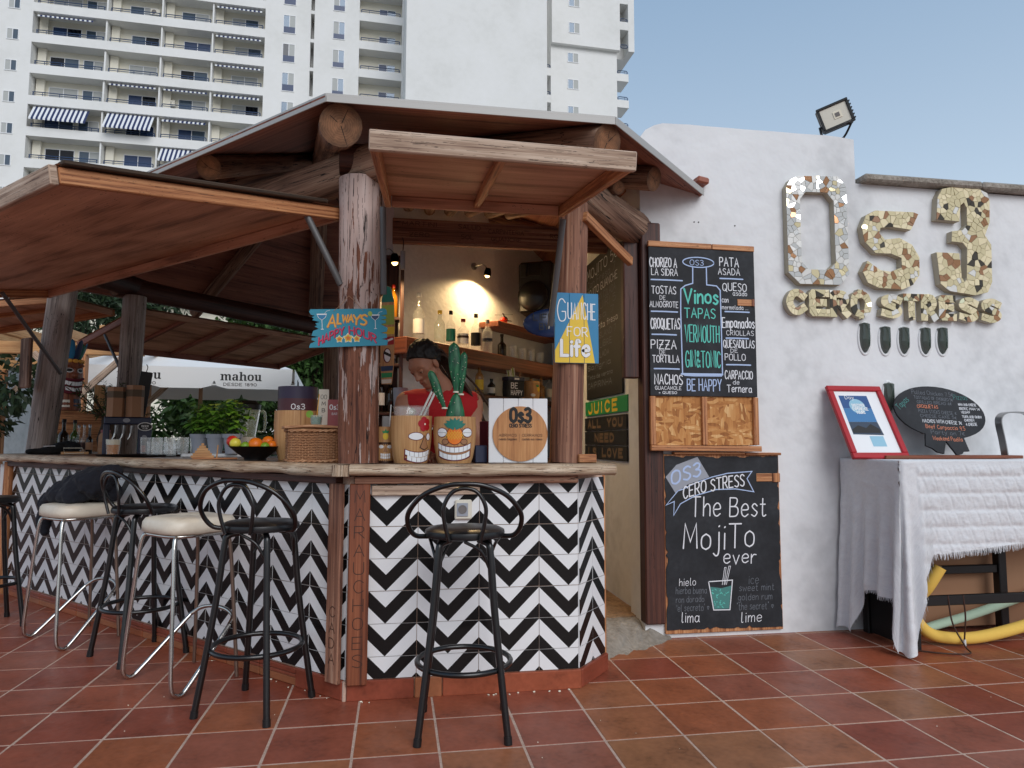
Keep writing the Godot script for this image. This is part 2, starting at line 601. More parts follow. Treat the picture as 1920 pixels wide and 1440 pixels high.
func make_materials():
	var lin := func(r, g, b): return Color(r, g, b)
	# woods
	tex_mat("ply", wood([Color(0.50, 0.35, 0.27), Color(0.71, 0.53, 0.42), Color(0.78, 0.60, 0.49), Color(0.86, 0.68, 0.56)], 11, 0.3, 0.7, 0.0, Color.WHITE, 0.03), Vector2(0.9, 0.45), 0.62, 0.08)
	tex_mat("roof_wood", wood([Color(0.34, 0.21, 0.17), Color(0.52, 0.33, 0.27), Color(0.61, 0.40, 0.33), Color(0.68, 0.47, 0.39)], 17, 0.45, 0.55, 0.0, Color.WHITE, 0.05), Vector2(0.8, 0.3), 0.7, 0.15)
	tex_mat("pine", wood([Color(0.46, 0.27, 0.15), Color(0.66, 0.43, 0.27), Color(0.76, 0.53, 0.35), Color(0.83, 0.62, 0.44)], 21, 0.7, 0.3, 0.0, Color.WHITE, 0.05), Vector2(3.0, 0.8), 0.6, 0.12)
	tex_mat("weathered", wood([Color(0.42, 0.33, 0.28), Color(0.66, 0.56, 0.48), Color(0.77, 0.68, 0.60), Color(0.85, 0.77, 0.69)], 25, 0.6, 0.4, 0.12, Color(0.56, 0.40, 0.30), 0.06), Vector2(3.0, 0.7), 0.8, 0.2)
	tex_mat("counter_edge", wood([Color(0.38, 0.28, 0.21), Color(0.66, 0.56, 0.46), Color(0.78, 0.70, 0.60), Color(0.86, 0.79, 0.70)], 29, 0.5, 0.5, 0.28, Color(0.46, 0.31, 0.21), 0.08), Vector2(4.0, 1.3), 0.6, 0.3)
	tex_mat("counter_top", wood([Color(0.20, 0.13, 0.10), Color(0.33, 0.22, 0.17), Color(0.42, 0.29, 0.22), Color(0.55, 0.42, 0.33)], 31, 0.6, 0.4, 0.0, Color.WHITE, 0.05), Vector2(2.0, 0.6), 0.3, 0.06)
	tex_mat("peeling", wood([Color(0.26, 0.14, 0.11), Color(0.44, 0.27, 0.20), Color(0.54, 0.35, 0.27), Color(0.62, 0.43, 0.35)], 35, 0.6, 0.4, 0.52, Color(0.84, 0.78, 0.76), 0.09, 640, 130.0), Vector2(1.6, 0.62), 0.85, 0.5)
	tex_mat("red_post", wood([Color(0.28, 0.17, 0.13), Color(0.48, 0.32, 0.25), Color(0.60, 0.43, 0.34), Color(0.71, 0.57, 0.48)], 39, 0.75, 0.25, 0.16, Color(0.66, 0.55, 0.48), 0.07), Vector2(1.6, 0.4), 0.75, 0.35)
	tex_mat("log_bark", wood([Color(0.26, 0.18, 0.14), Color(0.49, 0.37, 0.30), Color(0.61, 0.49, 0.41), Color(0.71, 0.60, 0.51)], 43, 0.55, 0.45, 0.24, Color(0.62, 0.52, 0.44), 0.09), Vector2(1.4, 0.4), 0.8, 0.5)
	tex_mat("grey_log", wood([Color(0.32, 0.28, 0.26), Color(0.54, 0.49, 0.46), Color(0.66, 0.61, 0.58), Color(0.76, 0.72, 0.69)], 45, 0.5, 0.5, 0.0, Color.WHITE, 0.06), Vector2(1.4, 0.4), 0.8, 0.4)
	tex_mat("dark_wood", wood([Color(0.14, 0.07, 0.05), Color(0.24, 0.12, 0.09), Color(0.31, 0.165, 0.12), Color(0.38, 0.22, 0.17)], 47, 0.7, 0.3, 0.0, Color.WHITE, 0.06), Vector2(2.0, 0.4), 0.55, 0.2)
	tex_mat("shelf_wood", wood([Color(0.28, 0.14, 0.08), Color(0.44, 0.23, 0.14), Color(0.52, 0.29, 0.18), Color(0.60, 0.36, 0.24)], 49, 0.7, 0.3), Vector2(2.0, 0.5), 0.5, 0.1)
	tex_mat("light_wood", wood([Color(0.58, 0.40, 0.24), Color(0.72, 0.53, 0.34), Color(0.78, 0.60, 0.40), Color(0.83, 0.67, 0.48)], 51, 0.6, 0.4), Vector2(3.0, 1.0), 0.5, 0.04)
	tex_mat("osb", strand_board(), Vector2(1.5, 1.5), 0.75, 0.25)
	mats.end_a = mat("log_end", Color.WHITE, 0.85)
	mats.end_a.albedo_texture = rings_tex(1)
	mats.end_b = mat("log_end_other", Color(0.95, 0.92, 0.88), 0.85)
	mats.end_b.albedo_texture = rings_tex(2)
	# masonry
	tex_mat("plaster", mottle([Color(0.76, 0.765, 0.77), Color(0.875, 0.88, 0.885), Color(0.905, 0.91, 0.915)], 61, 0.004, 0.03, 0.35), Vector2(0.45, 0.45), 0.85, 0.9, true)
	tex_mat("inner_plaster", mottle([Color(0.80, 0.805, 0.81), Color(0.875, 0.88, 0.885), Color(0.905, 0.91, 0.915)], 63, 0.008, 0.05, 0.5), Vector2(0.9, 0.9), 0.85, 0.45, true)
	tex_mat("tower_white", mottle([Color(0.85, 0.85, 0.835), Color(0.895, 0.895, 0.885), Color(0.915, 0.915, 0.91)], 65, 0.006, 0.05, 0.3), Vector2(0.05, 0.05), 0.9, 0.0, true)
	tinted("tower_cream", "tower_white", Color(0.99, 0.97, 0.91))
	tex_mat("concrete", mottle([Color(0.36, 0.33, 0.30), Color(0.52, 0.49, 0.45), Color(0.62, 0.59, 0.55), Color(0.70, 0.67, 0.63)], 69, 0.008, 0.05, 0.5), Vector2(1.2, 1.2), 0.9, 1.2, true)
	var clay := mottle([Color(0.66, 0.64, 0.63), Color(0.86, 0.85, 0.84), Color(0.95, 0.945, 0.94), Color(1.0, 1.0, 1.0)], 71, 0.010, 0.07, 0.42)
	tex_mat("clay", clay, Vector2(0.8, 0.8), 0.3, 0.06, true)
	mats.clay.roughness_texture = mottle([Color(0.50, 0.50, 0.50), Color(0.62, 0.62, 0.62), Color(0.95, 0.95, 0.95)], 91, 0.008, 0.05, 0.35)[0]
	mats.clay.roughness_texture_channel = BaseMaterial3D.TEXTURE_CHANNEL_RED
	var tones := [Color(0.66, 0.355, 0.25), Color(0.625, 0.34, 0.255), Color(0.67, 0.385, 0.25), Color(0.60, 0.305, 0.225), Color(0.64, 0.37, 0.285), Color(0.675, 0.425, 0.29), Color(0.655, 0.44, 0.305), Color(0.64, 0.385, 0.305)]
	for i in tones.size():
		tinted("clay_%d" % i, "clay", tones[i], 0.58 + 0.04 * (i % 3))
		mats["clay_%d" % i].metallic_specular = 0.38
	tex_mat("grout", mottle([Color(0.62, 0.50, 0.44), Color(0.76, 0.65, 0.58), Color(0.83, 0.73, 0.66)], 73, 0.02, 0.1, 0.5), Vector2(1.5, 1.5), 0.9, 0.1, true)
	mat("tile_white", Color(0.90, 0.905, 0.91), 0.14)
	mat("tile_white_b", Color(0.875, 0.88, 0.885), 0.18)
	for k in ["tile_white", "tile_white_b"]:
		mats[k].metallic_specular = 0.42
	mat("tile_black", Color(0.085, 0.08, 0.082), 0.2)
	mats.tile_black.metallic_specular = 0.36
	tinted("tile_grout", "grout", Color(1.0, 0.98, 0.96), 0.9)
	# plain things
	mat("black_metal", Color(0.05, 0.052, 0.058), 0.3, 0.0)
	mats.black_metal.clearcoat_enabled = true
	mats.black_metal.clearcoat = 0.3
	mats.black_metal.clearcoat_roughness = 0.2
	mat("black_vinyl", Color(0.085, 0.09, 0.10), 0.34)
	mat("black_plastic", Color(0.06, 0.06, 0.065), 0.45)
	mat("chrome", Color(0.78, 0.77, 0.75), 0.16, 1.0)
	mat("old_chrome", Color(0.55, 0.47, 0.42), 0.38, 0.85)
	mat("steel", Color(0.62, 0.62, 0.62), 0.32, 0.9)
	mat("pipe", Color(0.40, 0.40, 0.40), 0.5, 0.4)
	mat("trim_metal", Color(0.67, 0.665, 0.65), 0.5, 0.1)
	tex_mat("cream_vinyl", mottle([Color(0.76, 0.71, 0.63), Color(0.86, 0.82, 0.75), Color(0.89, 0.86, 0.79)], 75, 0.01, 0.05, 0.3, 256), Vector2(3, 3), 0.42, 0.05, true)
	tex_mat("slate", mottle([Color(0.085, 0.095, 0.11), Color(0.11, 0.12, 0.14), Color(0.15, 0.16, 0.18), Color(0.22, 0.23, 0.25)], 77, 0.006, 0.04, 0.35), Vector2(1.2, 1.2), 0.75, 0.03, true)
	mat("black_board", Color(0.07, 0.075, 0.08), 0.6)
	mat("chalk", Color(0.90, 0.91, 0.93), 0.9)
	mat("chalk_blue", Color(0.70, 0.78, 0.92), 0.9)
	mat("chalk_green", Color(0.40, 0.80, 0.74), 0.9)
	mat("chalk_faint", Color(0.42, 0.44, 0.47), 0.9)
	mat("chalk_orange", Color(0.88, 0.55, 0.42), 0.9)
	mat("chalk_teal_dim", Color(0.30, 0.52, 0.50), 0.9)
	mat("white_paint", Color(0.91, 0.915, 0.92), 0.5)
	mat("turquoise", Color(0.16, 0.56, 0.66), 0.55)
	mat("sign_blue", Color(0.17, 0.50, 0.68), 0.55)
	mat("yellow", Color(0.90, 0.76, 0.22), 0.55)
	mat("orange_paint", Color(0.93, 0.68, 0.28), 0.55)
	mat("pink_paint", Color(0.80, 0.20, 0.36), 0.55)
	mat("red", Color(0.66, 0.065, 0.12), 0.35)
	mat("red_shirt", Color(0.68, 0.075, 0.10), 0.85)
	mat("green_paint", Color(0.12, 0.55, 0.32), 0.55)
	mat("teal_paint", Color(0.10, 0.46, 0.40), 0.5)
	mat("brown_paint", Color(0.24, 0.13, 0.08), 0.55)
	mat("tan_print", Color(0.62, 0.44, 0.30), 0.6)
	mat("ink", Color(0.05, 0.05, 0.05), 0.5)
	mat("grey_ink", Color(0.45, 0.43, 0.42), 0.7)
	mat("kraft", Color(0.66, 0.50, 0.38), 0.8)
	mat("kraft_dark", Color(0.42, 0.36, 0.29), 0.8)
	mat("navy", Color(0.13, 0.16, 0.27), 0.4)
	mat("navy_cloth", Color(0.075, 0.085, 0.125), 0.95)
	mats.navy_cloth.rim_enabled = true
	mats.navy_cloth.rim = 0.15
	mat("black_cloth", Color(0.06, 0.062, 0.07), 0.9)
	mat("pot_grey", Color(0.60, 0.62, 0.66), 0.55)
	mat("white_plastic", Color(0.86, 0.87, 0.87), 0.35)
	mat("ivory", Color(0.86, 0.84, 0.78), 0.4)
	mat("orange_fruit", Color(0.90, 0.46, 0.08), 0.42)
	mat("lemon", Color(0.86, 0.80, 0.28), 0.4)
	mat("lime", Color(0.47, 0.62, 0.16), 0.4)
	mat("apple", Color(0.74, 0.16, 0.10), 0.35)
	mat("beer", Color(0.80, 0.50, 0.10), 0.2)
	mat("foam", Color(0.93, 0.90, 0.82), 0.8)
	mat("noodle_yellow", Color(0.90, 0.74, 0.34), 0.85)
	mat("noodle_green", Color(0.76, 0.86, 0.76), 0.85)
	tex_mat("wicker", wood([Color(0.42, 0.26, 0.16), Color(0.62, 0.43, 0.29), Color(0.74, 0.55, 0.40), Color(0.82, 0.65, 0.50)], 79, 0.6, 0.4, 0.0, Color.WHITE, 0.03, 256), Vector2(6, 6), 0.7, 0.05)
	var linen := mottle([Color(0.80, 0.81, 0.83), Color(0.87, 0.875, 0.885), Color(0.90, 0.905, 0.91)], 81, 0.02, 0.12, 0.6, 512)
	tex_mat("linen", linen, Vector2(2.5, 2.5), 0.95, 0.25)
	mats.linen.backlight_enabled = true
	mats.linen.backlight = Color(0.12, 0.12, 0.12)
	mat("canvas", Color(0.92, 0.92, 0.91), 0.9)
	mats.canvas.backlight_enabled = true
	mats.canvas.backlight = Color(0.30, 0.28, 0.25)
	mat("leaf_basil", Color(0.44, 0.64, 0.22), 0.5)
	mats.leaf_basil.backlight_enabled = true
	mats.leaf_basil.backlight = Color(0.14, 0.22, 0.04)
	mat("leaf_pale", Color(0.62, 0.72, 0.32), 0.5)
	mat("leaf_dark", Color(0.145, 0.22, 0.11), 0.55)
	mat("leaf_mid", Color(0.22, 0.33, 0.13), 0.55)
	mat("leaf_tropic", Color(0.16, 0.31, 0.12), 0.45)
	tex_mat("cactus", wood([Color(0.03, 0.22, 0.14), Color(0.05, 0.32, 0.20), Color(0.09, 0.40, 0.25), Color(0.20, 0.50, 0.32)], 83, 0.2, 0.8, 0.0, Color.WHITE, 0.0, 256), Vector2(2, 2), 0.4, 0.0)
	tex_mat("bark", wood([Color(0.16, 0.12, 0.09), Color(0.27, 0.21, 0.16), Color(0.36, 0.29, 0.23)], 85, 0.6, 0.4, 0.0, Color.WHITE, 0.05, 256), Vector2(2, 0.6), 0.9, 0.3)
	mat("skin", Color(0.68, 0.47, 0.37), 0.55)
	mats.skin.subsurf_scatter_enabled = true
	mats.skin.subsurf_scatter_strength = 0.03
	mat("hair", Color(0.085, 0.062, 0.05), 0.6)
	mat("dread", Color(0.24, 0.165, 0.12), 0.85)
	# mirrors and glazes of the mosaic
	mat("mirror", Color(0.90, 0.91, 0.91), 0.06, 1.0)
	mat("mirror_gold", Color(0.97, 0.92, 0.76), 0.09, 1.0)
	mat("mirror_tan", Color(0.72, 0.55, 0.42), 0.10, 1.0)
	mat("glaze_cream", Color(0.90, 0.85, 0.70), 0.2)
	mat("glaze_white", Color(0.86, 0.86, 0.84), 0.2)
	mat("glaze_tan", Color(0.60, 0.44, 0.31), 0.25)
	mat("glaze_dark", Color(0.22, 0.20, 0.16), 0.25)
	mat("mortar", Color(0.70, 0.665, 0.59), 0.9)
	# glass
	glass("clear_glass", Color(0.95, 0.97, 0.96), 0.10)
	glass("pale_glass", Color(0.80, 0.86, 0.80), 0.22)
	glass("green_glass", Color(0.10, 0.42, 0.14), 0.62)
	glass("dark_glass", Color(0.10, 0.07, 0.04), 0.82)
	glass("bottle_green", Color(0.12, 0.20, 0.14), 0.75)
	glass("gold_liquor", Color(0.72, 0.48, 0.12), 0.55)
	mat("window_glass", Color(0.34, 0.40, 0.46), 0.08, 0.25)
	mat("window_dark", Color(0.10, 0.12, 0.15), 0.08, 0.2)
	mat("curtain", Color(0.70, 0.71, 0.70), 0.8)
	mat("window_blue", Color(0.14, 0.23, 0.38), 0.35)
	mat("rail_blue", Color(0.16, 0.26, 0.40), 0.4)
	mat("awning_white", Color(0.88, 0.89, 0.90), 0.85)
	mat("awning_blue", Color(0.15, 0.20, 0.36), 0.85)
	mat("maroon", Color(0.40, 0.10, 0.16), 0.85)
	var lamp := mat("lamp_glow", Color(1.0, 0.86, 0.6), 0.5)
	lamp.emission_enabled = true
	lamp.emission = Color(1.0, 0.80, 0.48)
	lamp.emission_energy_multiplier = 6.0

# ---------------------------------------------------------------- hand lettering: strokes on a grid 6 high, «~» marks a curved stroke
const GLYPHS := {
	"A": "0 0 2 6 4 0|0.8 2.2 3.2 2.2", "B": "0 0 0 6|~0 6 2.6 5.8 3 4.6 2 3.3 0 3.2|~0 3.2 2.8 3 3.5 1.6 2.6 0.2 0 0", "C": "~3.6 5 2.4 6 1 5.6 0.1 3 1 0.4 2.4 0 3.6 1",
	"D": "0 0 0 6|~0 6 2.4 5.6 3.8 3 2.4 0.4 0 0", "E": "3.2 6 0 6 0 0 3.3 0|0 3.1 2.6 3.1", "F": "3.2 6 0 6 0 0|0 3.1 2.5 3.1", "G": "~3.7 5 2.4 6 1 5.5 0.1 3 1 0.4 2.6 0 3.8 0.8 3.8 2.6|3.8 2.6 2.2 2.6",
	"H": "0 0 0 6|3.5 0 3.5 6|0 3 3.5 3", "I": "0.5 0 0.5 6", "J": "~2.8 6 2.8 1.4 1.8 0 0.6 0.3 0 1.4", "K": "0 0 0 6|3.3 6 0 2.8|1 3.6 3.5 0", "L": "0 6 0 0 3 0", "M": "0 0 0.4 6 2.2 1.6 4 6 4.4 0",
	"N": "0 0 0 6 3.6 0 3.6 6", "O": "~2 6 0.5 5.2 0 3 0.5 0.8 2 0|~2 0 3.5 0.8 4 3 3.5 5.2 2 6", "P": "0 0 0 6|~0 6 2.6 5.9 3.3 4.4 2.4 3 0 2.8", "Q": "~2 6 0.5 5.2 0 3 0.5 0.8 2 0|~2 0 3.5 0.8 4 3 3.5 5.2 2 6|2.4 1.6 4.2 -0.6",
	"R": "0 0 0 6|~0 6 2.6 5.9 3.3 4.4 2.4 3 0 2.8|1.4 2.8 3.5 0", "S": "~3.3 5.2 2 6 0.5 5.4 0.3 4.2 1.6 3.2 3 2.2 3.2 1 2 0 0.2 0.6", "T": "0 6 4 6|2 6 2 0", "U": "~0 6 0 1.6 0.8 0.2 2 0 3.2 0.3 3.8 1.6 3.8 6",
	"V": "0 6 2 0 4 6", "W": "0 6 1.2 0 2.6 4.6 4 0 5.2 6", "X": "0 6 3.6 0|3.6 6 0 0", "Y": "0 6 1.9 3|3.8 6 1.9 3 1.9 0", "Z": "0 6 3.6 6 0 0 3.7 0|0.6 3 3 3",
	"a": "~3 3 1.6 3.9 0.3 3 0.2 1 1.3 0 2.5 0.7 3 2|3 3.8 3 0.5 3.5 0", "b": "0 6 0 0|~0 2.6 1.4 3.8 2.9 2.8 2.8 0.9 1.4 0 0 0.8", "c": "~2.8 3.2 1.6 3.9 0.3 3 0.2 1 1.4 0 2.8 0.6", "d": "2.9 6 2.9 0|~2.9 2.6 1.5 3.8 0.1 2.8 0.2 0.9 1.5 0 2.9 0.8",
	"e": "~0.2 2 2.8 2.2 2.6 3.5 1.4 3.9 0.2 2.8 0.3 0.8 1.5 0 2.9 0.7", "f": "~2.4 5.4 1.5 6 0.9 5 0.9 0|0 3.6 2.1 3.6", "g": "~2.8 3 1.4 3.8 0.1 2.8 0.2 1 1.4 0.2 2.8 1.2|~2.8 3.8 2.8 -1 1.8 -2 0.3 -1.5", "h": "0 6 0 0|~0 2.4 1.4 3.8 2.6 3 2.7 0",
	"i": "0.4 3.8 0.4 0|0.3 5.2 0.5 5.4", "j": "~1.4 3.8 1.4 -1 0.6 -2 -0.3 -1.4|1.3 5.2 1.5 5.4", "k": "0 6 0 0|2.5 3.8 0 1.6|0.9 2.3 2.7 0", "l": "~0.4 6 0.3 1 0.7 0 1.2 0.3", "m": "0 3.8 0 0|~0 2.4 1 3.8 1.9 3 2 0|~2 2.4 3 3.8 3.9 3 4 0",
	"n": "0 3.8 0 0|~0 2.4 1.4 3.8 2.6 3 2.7 0", "o": "~1.5 3.8 0.3 3.1 0 1.9 0.3 0.6 1.5 0|~1.5 0 2.7 0.6 3 1.9 2.7 3.1 1.5 3.8", "p": "0 3.8 0 -2|~0 2.6 1.4 3.8 2.9 2.8 2.8 0.9 1.4 0 0 0.8", "q": "2.8 3.8 2.8 -2|~2.8 2.6 1.4 3.8 0.1 2.8 0.2 0.9 1.4 0 2.8 0.8",
	"r": "0 3.8 0 0|~0 2.2 1 3.6 2.2 3.6", "s": "~2.4 3.2 1.3 3.9 0.3 3.1 1.2 2.1 2.4 1.2 1.4 0 0.1 0.5", "t": "~1 5.6 1 0.8 1.6 0 2.4 0.4|0 3.8 2.1 3.8", "u": "~0 3.8 0.1 0.8 1.2 0 2.6 1.4|2.7 3.8 2.7 0", "v": "0 3.8 1.4 0 2.8 3.8",
	"w": "0 3.8 0.9 0 2 3 3.1 0 4 3.8", "x": "0 3.8 2.6 0|2.6 3.8 0 0", "y": "0 3.8 1.4 0.4|~2.8 3.8 1.4 0.2 0.6 -1.8 -0.2 -1.8", "z": "0 3.8 2.6 3.8 0 0 2.7 0",
	"0": "~1.7 6 0.3 5 0 3 0.3 1 1.7 0|~1.7 0 3.1 1 3.4 3 3.1 5 1.7 6", "1": "0 4.8 1 6 1 0", "3": "~0.2 5.4 1.6 6 2.9 5.2 2.6 3.8 1.2 3.2|~1.2 3.2 2.9 2.6 3.2 1.2 1.8 0 0 0.7", "4": "2.4 0 2.4 6 0 2 3.2 2", "5": "2.8 6 0.4 6 0.2 3.6|~0.2 3.6 1.8 3.9 3 2.8 2.8 0.9 1.4 0 0 0.6", "7": "0 6 3 6 1 0",
	"8": "~1.6 3.2 0.3 4.4 1.6 6 2.9 4.6 1.6 3.2 0.1 1.6 1.6 0 3.1 1.6 1.6 3.2", "9": "~2.8 4 1.4 3 0.1 4.4 1.4 6 2.8 4.6 2.6 1.6 1.4 0", "&": "~3.8 0 0.8 4.6 1.6 6 2.5 5 0.4 2 0.6 0.3 2 0 3.6 2.4", ".": "0.2 0 0.5 0.2", "'": "0.4 6 0.2 4.8", "\"": "0.3 6 0.3 5|1 6 1 5", "+": "0 2 2.4 2|1.2 3.2 1.2 0.8", "-": "0 2.6 2 2.6",
	"$": "~2.8 4.8 1.4 5.2 0.3 3.6 0.4 1.8 1.6 0.6 2.9 1.2|-0.4 3.4 2 3.4|-0.4 2.3 1.8 2.3", "*": "~1.2 0.6 0 2.6 0.5 3.6 1.2 2.8|~1.2 2.8 1.9 3.6 2.4 2.6 1.2 0.6", "~": "~0 2 1 3 2 2 3 3"}

func glyph(ch: String) -> Array:
	var out := []
	if not GLYPHS.has(ch):
		return out
	for s in (GLYPHS[ch] as String).split("|"):
		var soft: bool = s.begins_with("~")
		var v := s.trim_prefix("~").split_floats(" ")
		var pts := []
		for i in range(0, v.size() - 1, 2):
			pts.append(Vector2(v[i], v[i + 1]))
		out.append(curve(pts, 5) if soft else pts)
	return out

# strokes of a line of text fitted into the width w (baseline at x0, y0; capitals h high); slope leans letters, arc bends the baseline
func strokes(text: String, x0: float, y0: float, w: float, h: float, jit := 0.0, arc := 0.0, rise := 0.0, lean := 0.0) -> Array:
	var raw := []
	var x := 0.0
	for ch in text:
		if ch == " ":
			x += 2.6
			continue
		var g := glyph(ch)
		var wid := 0.0
		for s in g:
			for p in s:
				wid = maxf(wid, p.x)
		var dy := rng.randf_range(-1, 1) * jit
		var k := 1.0 + rng.randf_range(-1, 1) * jit * 0.12
		for s in g:
			var q := []
			for p in s:
				q.append(Vector2(x + p.x + p.y * lean, p.y * k + dy))
			raw.append(q)
		x += wid + 1.35
	var tw := maxf(x - 1.35, 0.5)
	var out := []
	for s in raw:
		var q := []
		for p in s:
			var t: float = p.x / tw
			q.append(Vector2(x0 + t * w, y0 + p.y / 6.0 * h + rise * t + arc * (1.0 - pow(2.0 * t - 1.0, 2.0))))
		out.append(q)
	return out

# a chalk or paint stroke as a flat ribbon with round ends, facing local +z
func ribbon(st: SurfaceTool, pts: Array, width: float, z: float, xf := Transform3D()):
	var r := width * 0.5
	var nf := xf.basis.z.normalized()
	var put := func(a: Vector2, b: Vector2, c: Vector2):
		if (b - a).cross(c - a) > 0.0:
			var t := b
			b = c
			c = t
		for p in [a, b, c]:
			vert(st, xf * Vector3(p.x, p.y, z), nf, p)
	var side := []
	for i in pts.size():
		var p0: Vector2 = pts[maxi(i - 1, 0)]
		var p1: Vector2 = pts[i]
		var p2: Vector2 = pts[mini(i + 1, pts.size() - 1)]
		var n1 := (p1 - p0).orthogonal().normalized()
		var n2 := (p2 - p1).orthogonal().normalized()
		if i == 0:
			n1 = n2
		if i == pts.size() - 1:
			n2 = n1
		var m := (n1 + n2).normalized()
		side.append(m * r / maxf(m.dot(n1), 0.45))
	for i in pts.size() - 1:
		var a: Vector2 = pts[i]
		var b: Vector2 = pts[i + 1]
		put.call(a + side[i], a - side[i], b - side[i + 1])
		put.call(a + side[i], b - side[i + 1], b + side[i + 1])
	for e in [[pts[0], pts[0] - pts[1]], [pts[-1], pts[-1] - pts[-2]]]:
		var d: Vector2 = e[1].normalized()
		var n := d.orthogonal()
		var c: Vector2 = e[0]
		put.call(c + n * r, c + (n + d * 1.6).normalized() * r, c + (-n + d * 1.6).normalized() * r)
		put.call(c + n * r, c + (-n + d * 1.6).normalized() * r, c - n * r)

func write(st: SurfaceTool, lines: Array, width: float, z: float, xf := Transform3D()):
	var k := 0
	for s in lines:
		ribbon(st, s, width, z + 0.00012 * (k % 8), xf)
		k += 1

# ---------------------------------------------------------------- ground
const TILE := 0.33
const GRID := Vector2(1.172, -3.773)

func build_ground():
	var st := begin()
	quad(st, Vector3(-500, -0.06, 300), Vector3(500, -0.06, 300), Vector3(500, -0.06, -700), Vector3(-500, -0.06, -700))
	structure("ground", st.commit(), mats.concrete)
	st = begin()
	box_at(st, Vector3(-2.5, -0.0312, -4.6), Vector3(21, 0.06, 13.4), 0.0)
	var floor_node = structure("terrace_floor", st.commit(), mats.grout)
	var proto := begin()
	box_at(proto, Vector3.ZERO, Vector3(TILE - 0.0105, 0.014, TILE - 0.0105), 0.0012)
	var tile_mesh := proto.commit()
	var cells := []
	for c in range(-34, 20):
		for r in range(-18, 15):
			var p := Vector3(GRID.x + (c + 0.5) * TILE, 0, GRID.y + (r + 0.5) * TILE)
			if p.x > -0.3 and p.x < 0.95 and p.z < -3.62:
				continue
			if p.x > -6.0 and p.x <= -0.3 and p.z < -3.62 + (p.x + 0.3) * 1.0 - 0.25:
				continue
			if p.x > 0.9 and p.z < -4.35:
				continue
			cells.append([p, c, r])
	cells.sort_custom(func(a, b): return key_of(a[0]) < key_of(b[0]))
	var own := {Vector2i(-1, 3): 6, Vector2i(0, 3): 6, Vector2i(1, 3): 5, Vector2i(3, 2): 6, Vector2i(4, 1): 5, Vector2i(3, 0): 6, Vector2i(-1, 1): 5, Vector2i(0, 1): 2, Vector2i(0, 2): 2, Vector2i(-1, 2): 5, Vector2i(1, 1): 4, Vector2i(2, 1): 7, Vector2i(3, 1): 0, Vector2i(0, 0): 3, Vector2i(1, 0): 2, Vector2i(4, 2): 3, Vector2i(2, 2): 7, Vector2i(1, 2): 2, Vector2i(-7, 2): 2, Vector2i(-6, 1): 2}
	var rest := []
	for k in 8:
		rest.append(begin())
	var used := [false, false, false, false, false, false, false, false]
	for i in cells.size():
		var p: Vector3 = cells[i][0]
		var roll := rng.randf()
		var tone := 0 if roll < 0.28 else (1 if roll < 0.5 else (3 if roll < 0.66 else (4 if roll < 0.8 else (7 if roll < 0.88 else (2 if roll < 0.94 else 5)))))
		var at := Vector2i(cells[i][1], cells[i][2])
		if own.has(at):
			tone = own[at]
		var b := Basis.from_euler(Vector3(rng.randf_range(-1, 1), rng.randf_range(-1, 1) * 1.5, rng.randf_range(-1, 1)) * 0.0022)
		var xf := Transform3D(b, p + Vector3(rng.randf_range(-1, 1) * 0.001, -0.0075 + rng.randf_range(0, 0.0012), rng.randf_range(-1, 1) * 0.001))
		if i < 290:
			part("floor_tile", tile_mesh, mats["clay_%d" % tone], floor_node, xf)
		else:
			rest[tone].append_from(tile_mesh, 0, xf)
			used[tone] = true
	var more := ArrayMesh.new()
	for k in 8:
		if used[k]:
			rest[k].commit(more)
			more.surface_set_material(more.get_surface_count() - 1, mats["clay_%d" % k])
	var o = part("floor_tiles_beyond", more, null, floor_node)
	o.set_meta("kind", "stuff")
	var bits := begin()
	for i in 46:
		var t := rng.randf()
		var at := Vector3(lerpf(-0.2, 0.9, t), 0, -3.36 + rng.randf() * 0.02) if i < 14 else (P0 + ALONG * t * 1.2 + OUTW * (0.03 + rng.randf() * 0.02) if i < 22 else Vector3(rng.randf_range(-1.6, 3.0), 0, rng.randf_range(-3.6, -2.2)))
		var r := rng.randf_range(0.0015, 0.004) * (1.6 if i < 22 else 0.8)
		blob(bits, at + Vector3(0, r * 0.6, 0), Vector3(r * 1.5, r * 0.7, r), 6, 0.4, Basis(Vector3.UP, rng.randf() * TAU))
	o = part("plaster_crumbs", bits, mats.foam, floor_node)
	o.set_meta("kind", "stuff")

# nearer tiles in front of the viewer come first
func key_of(p: Vector3) -> float:
	var d := Vector2(p.x, -p.z)
	var ang := absf(wrapf(atan2(d.x, d.y) - 0.164, -PI, PI))
	return d.length() + (40.0 if ang > 0.70 or d.length() < 1.5 else 0.0)

# ---------------------------------------------------------------- the white wall on the right
const WALL := -4.13

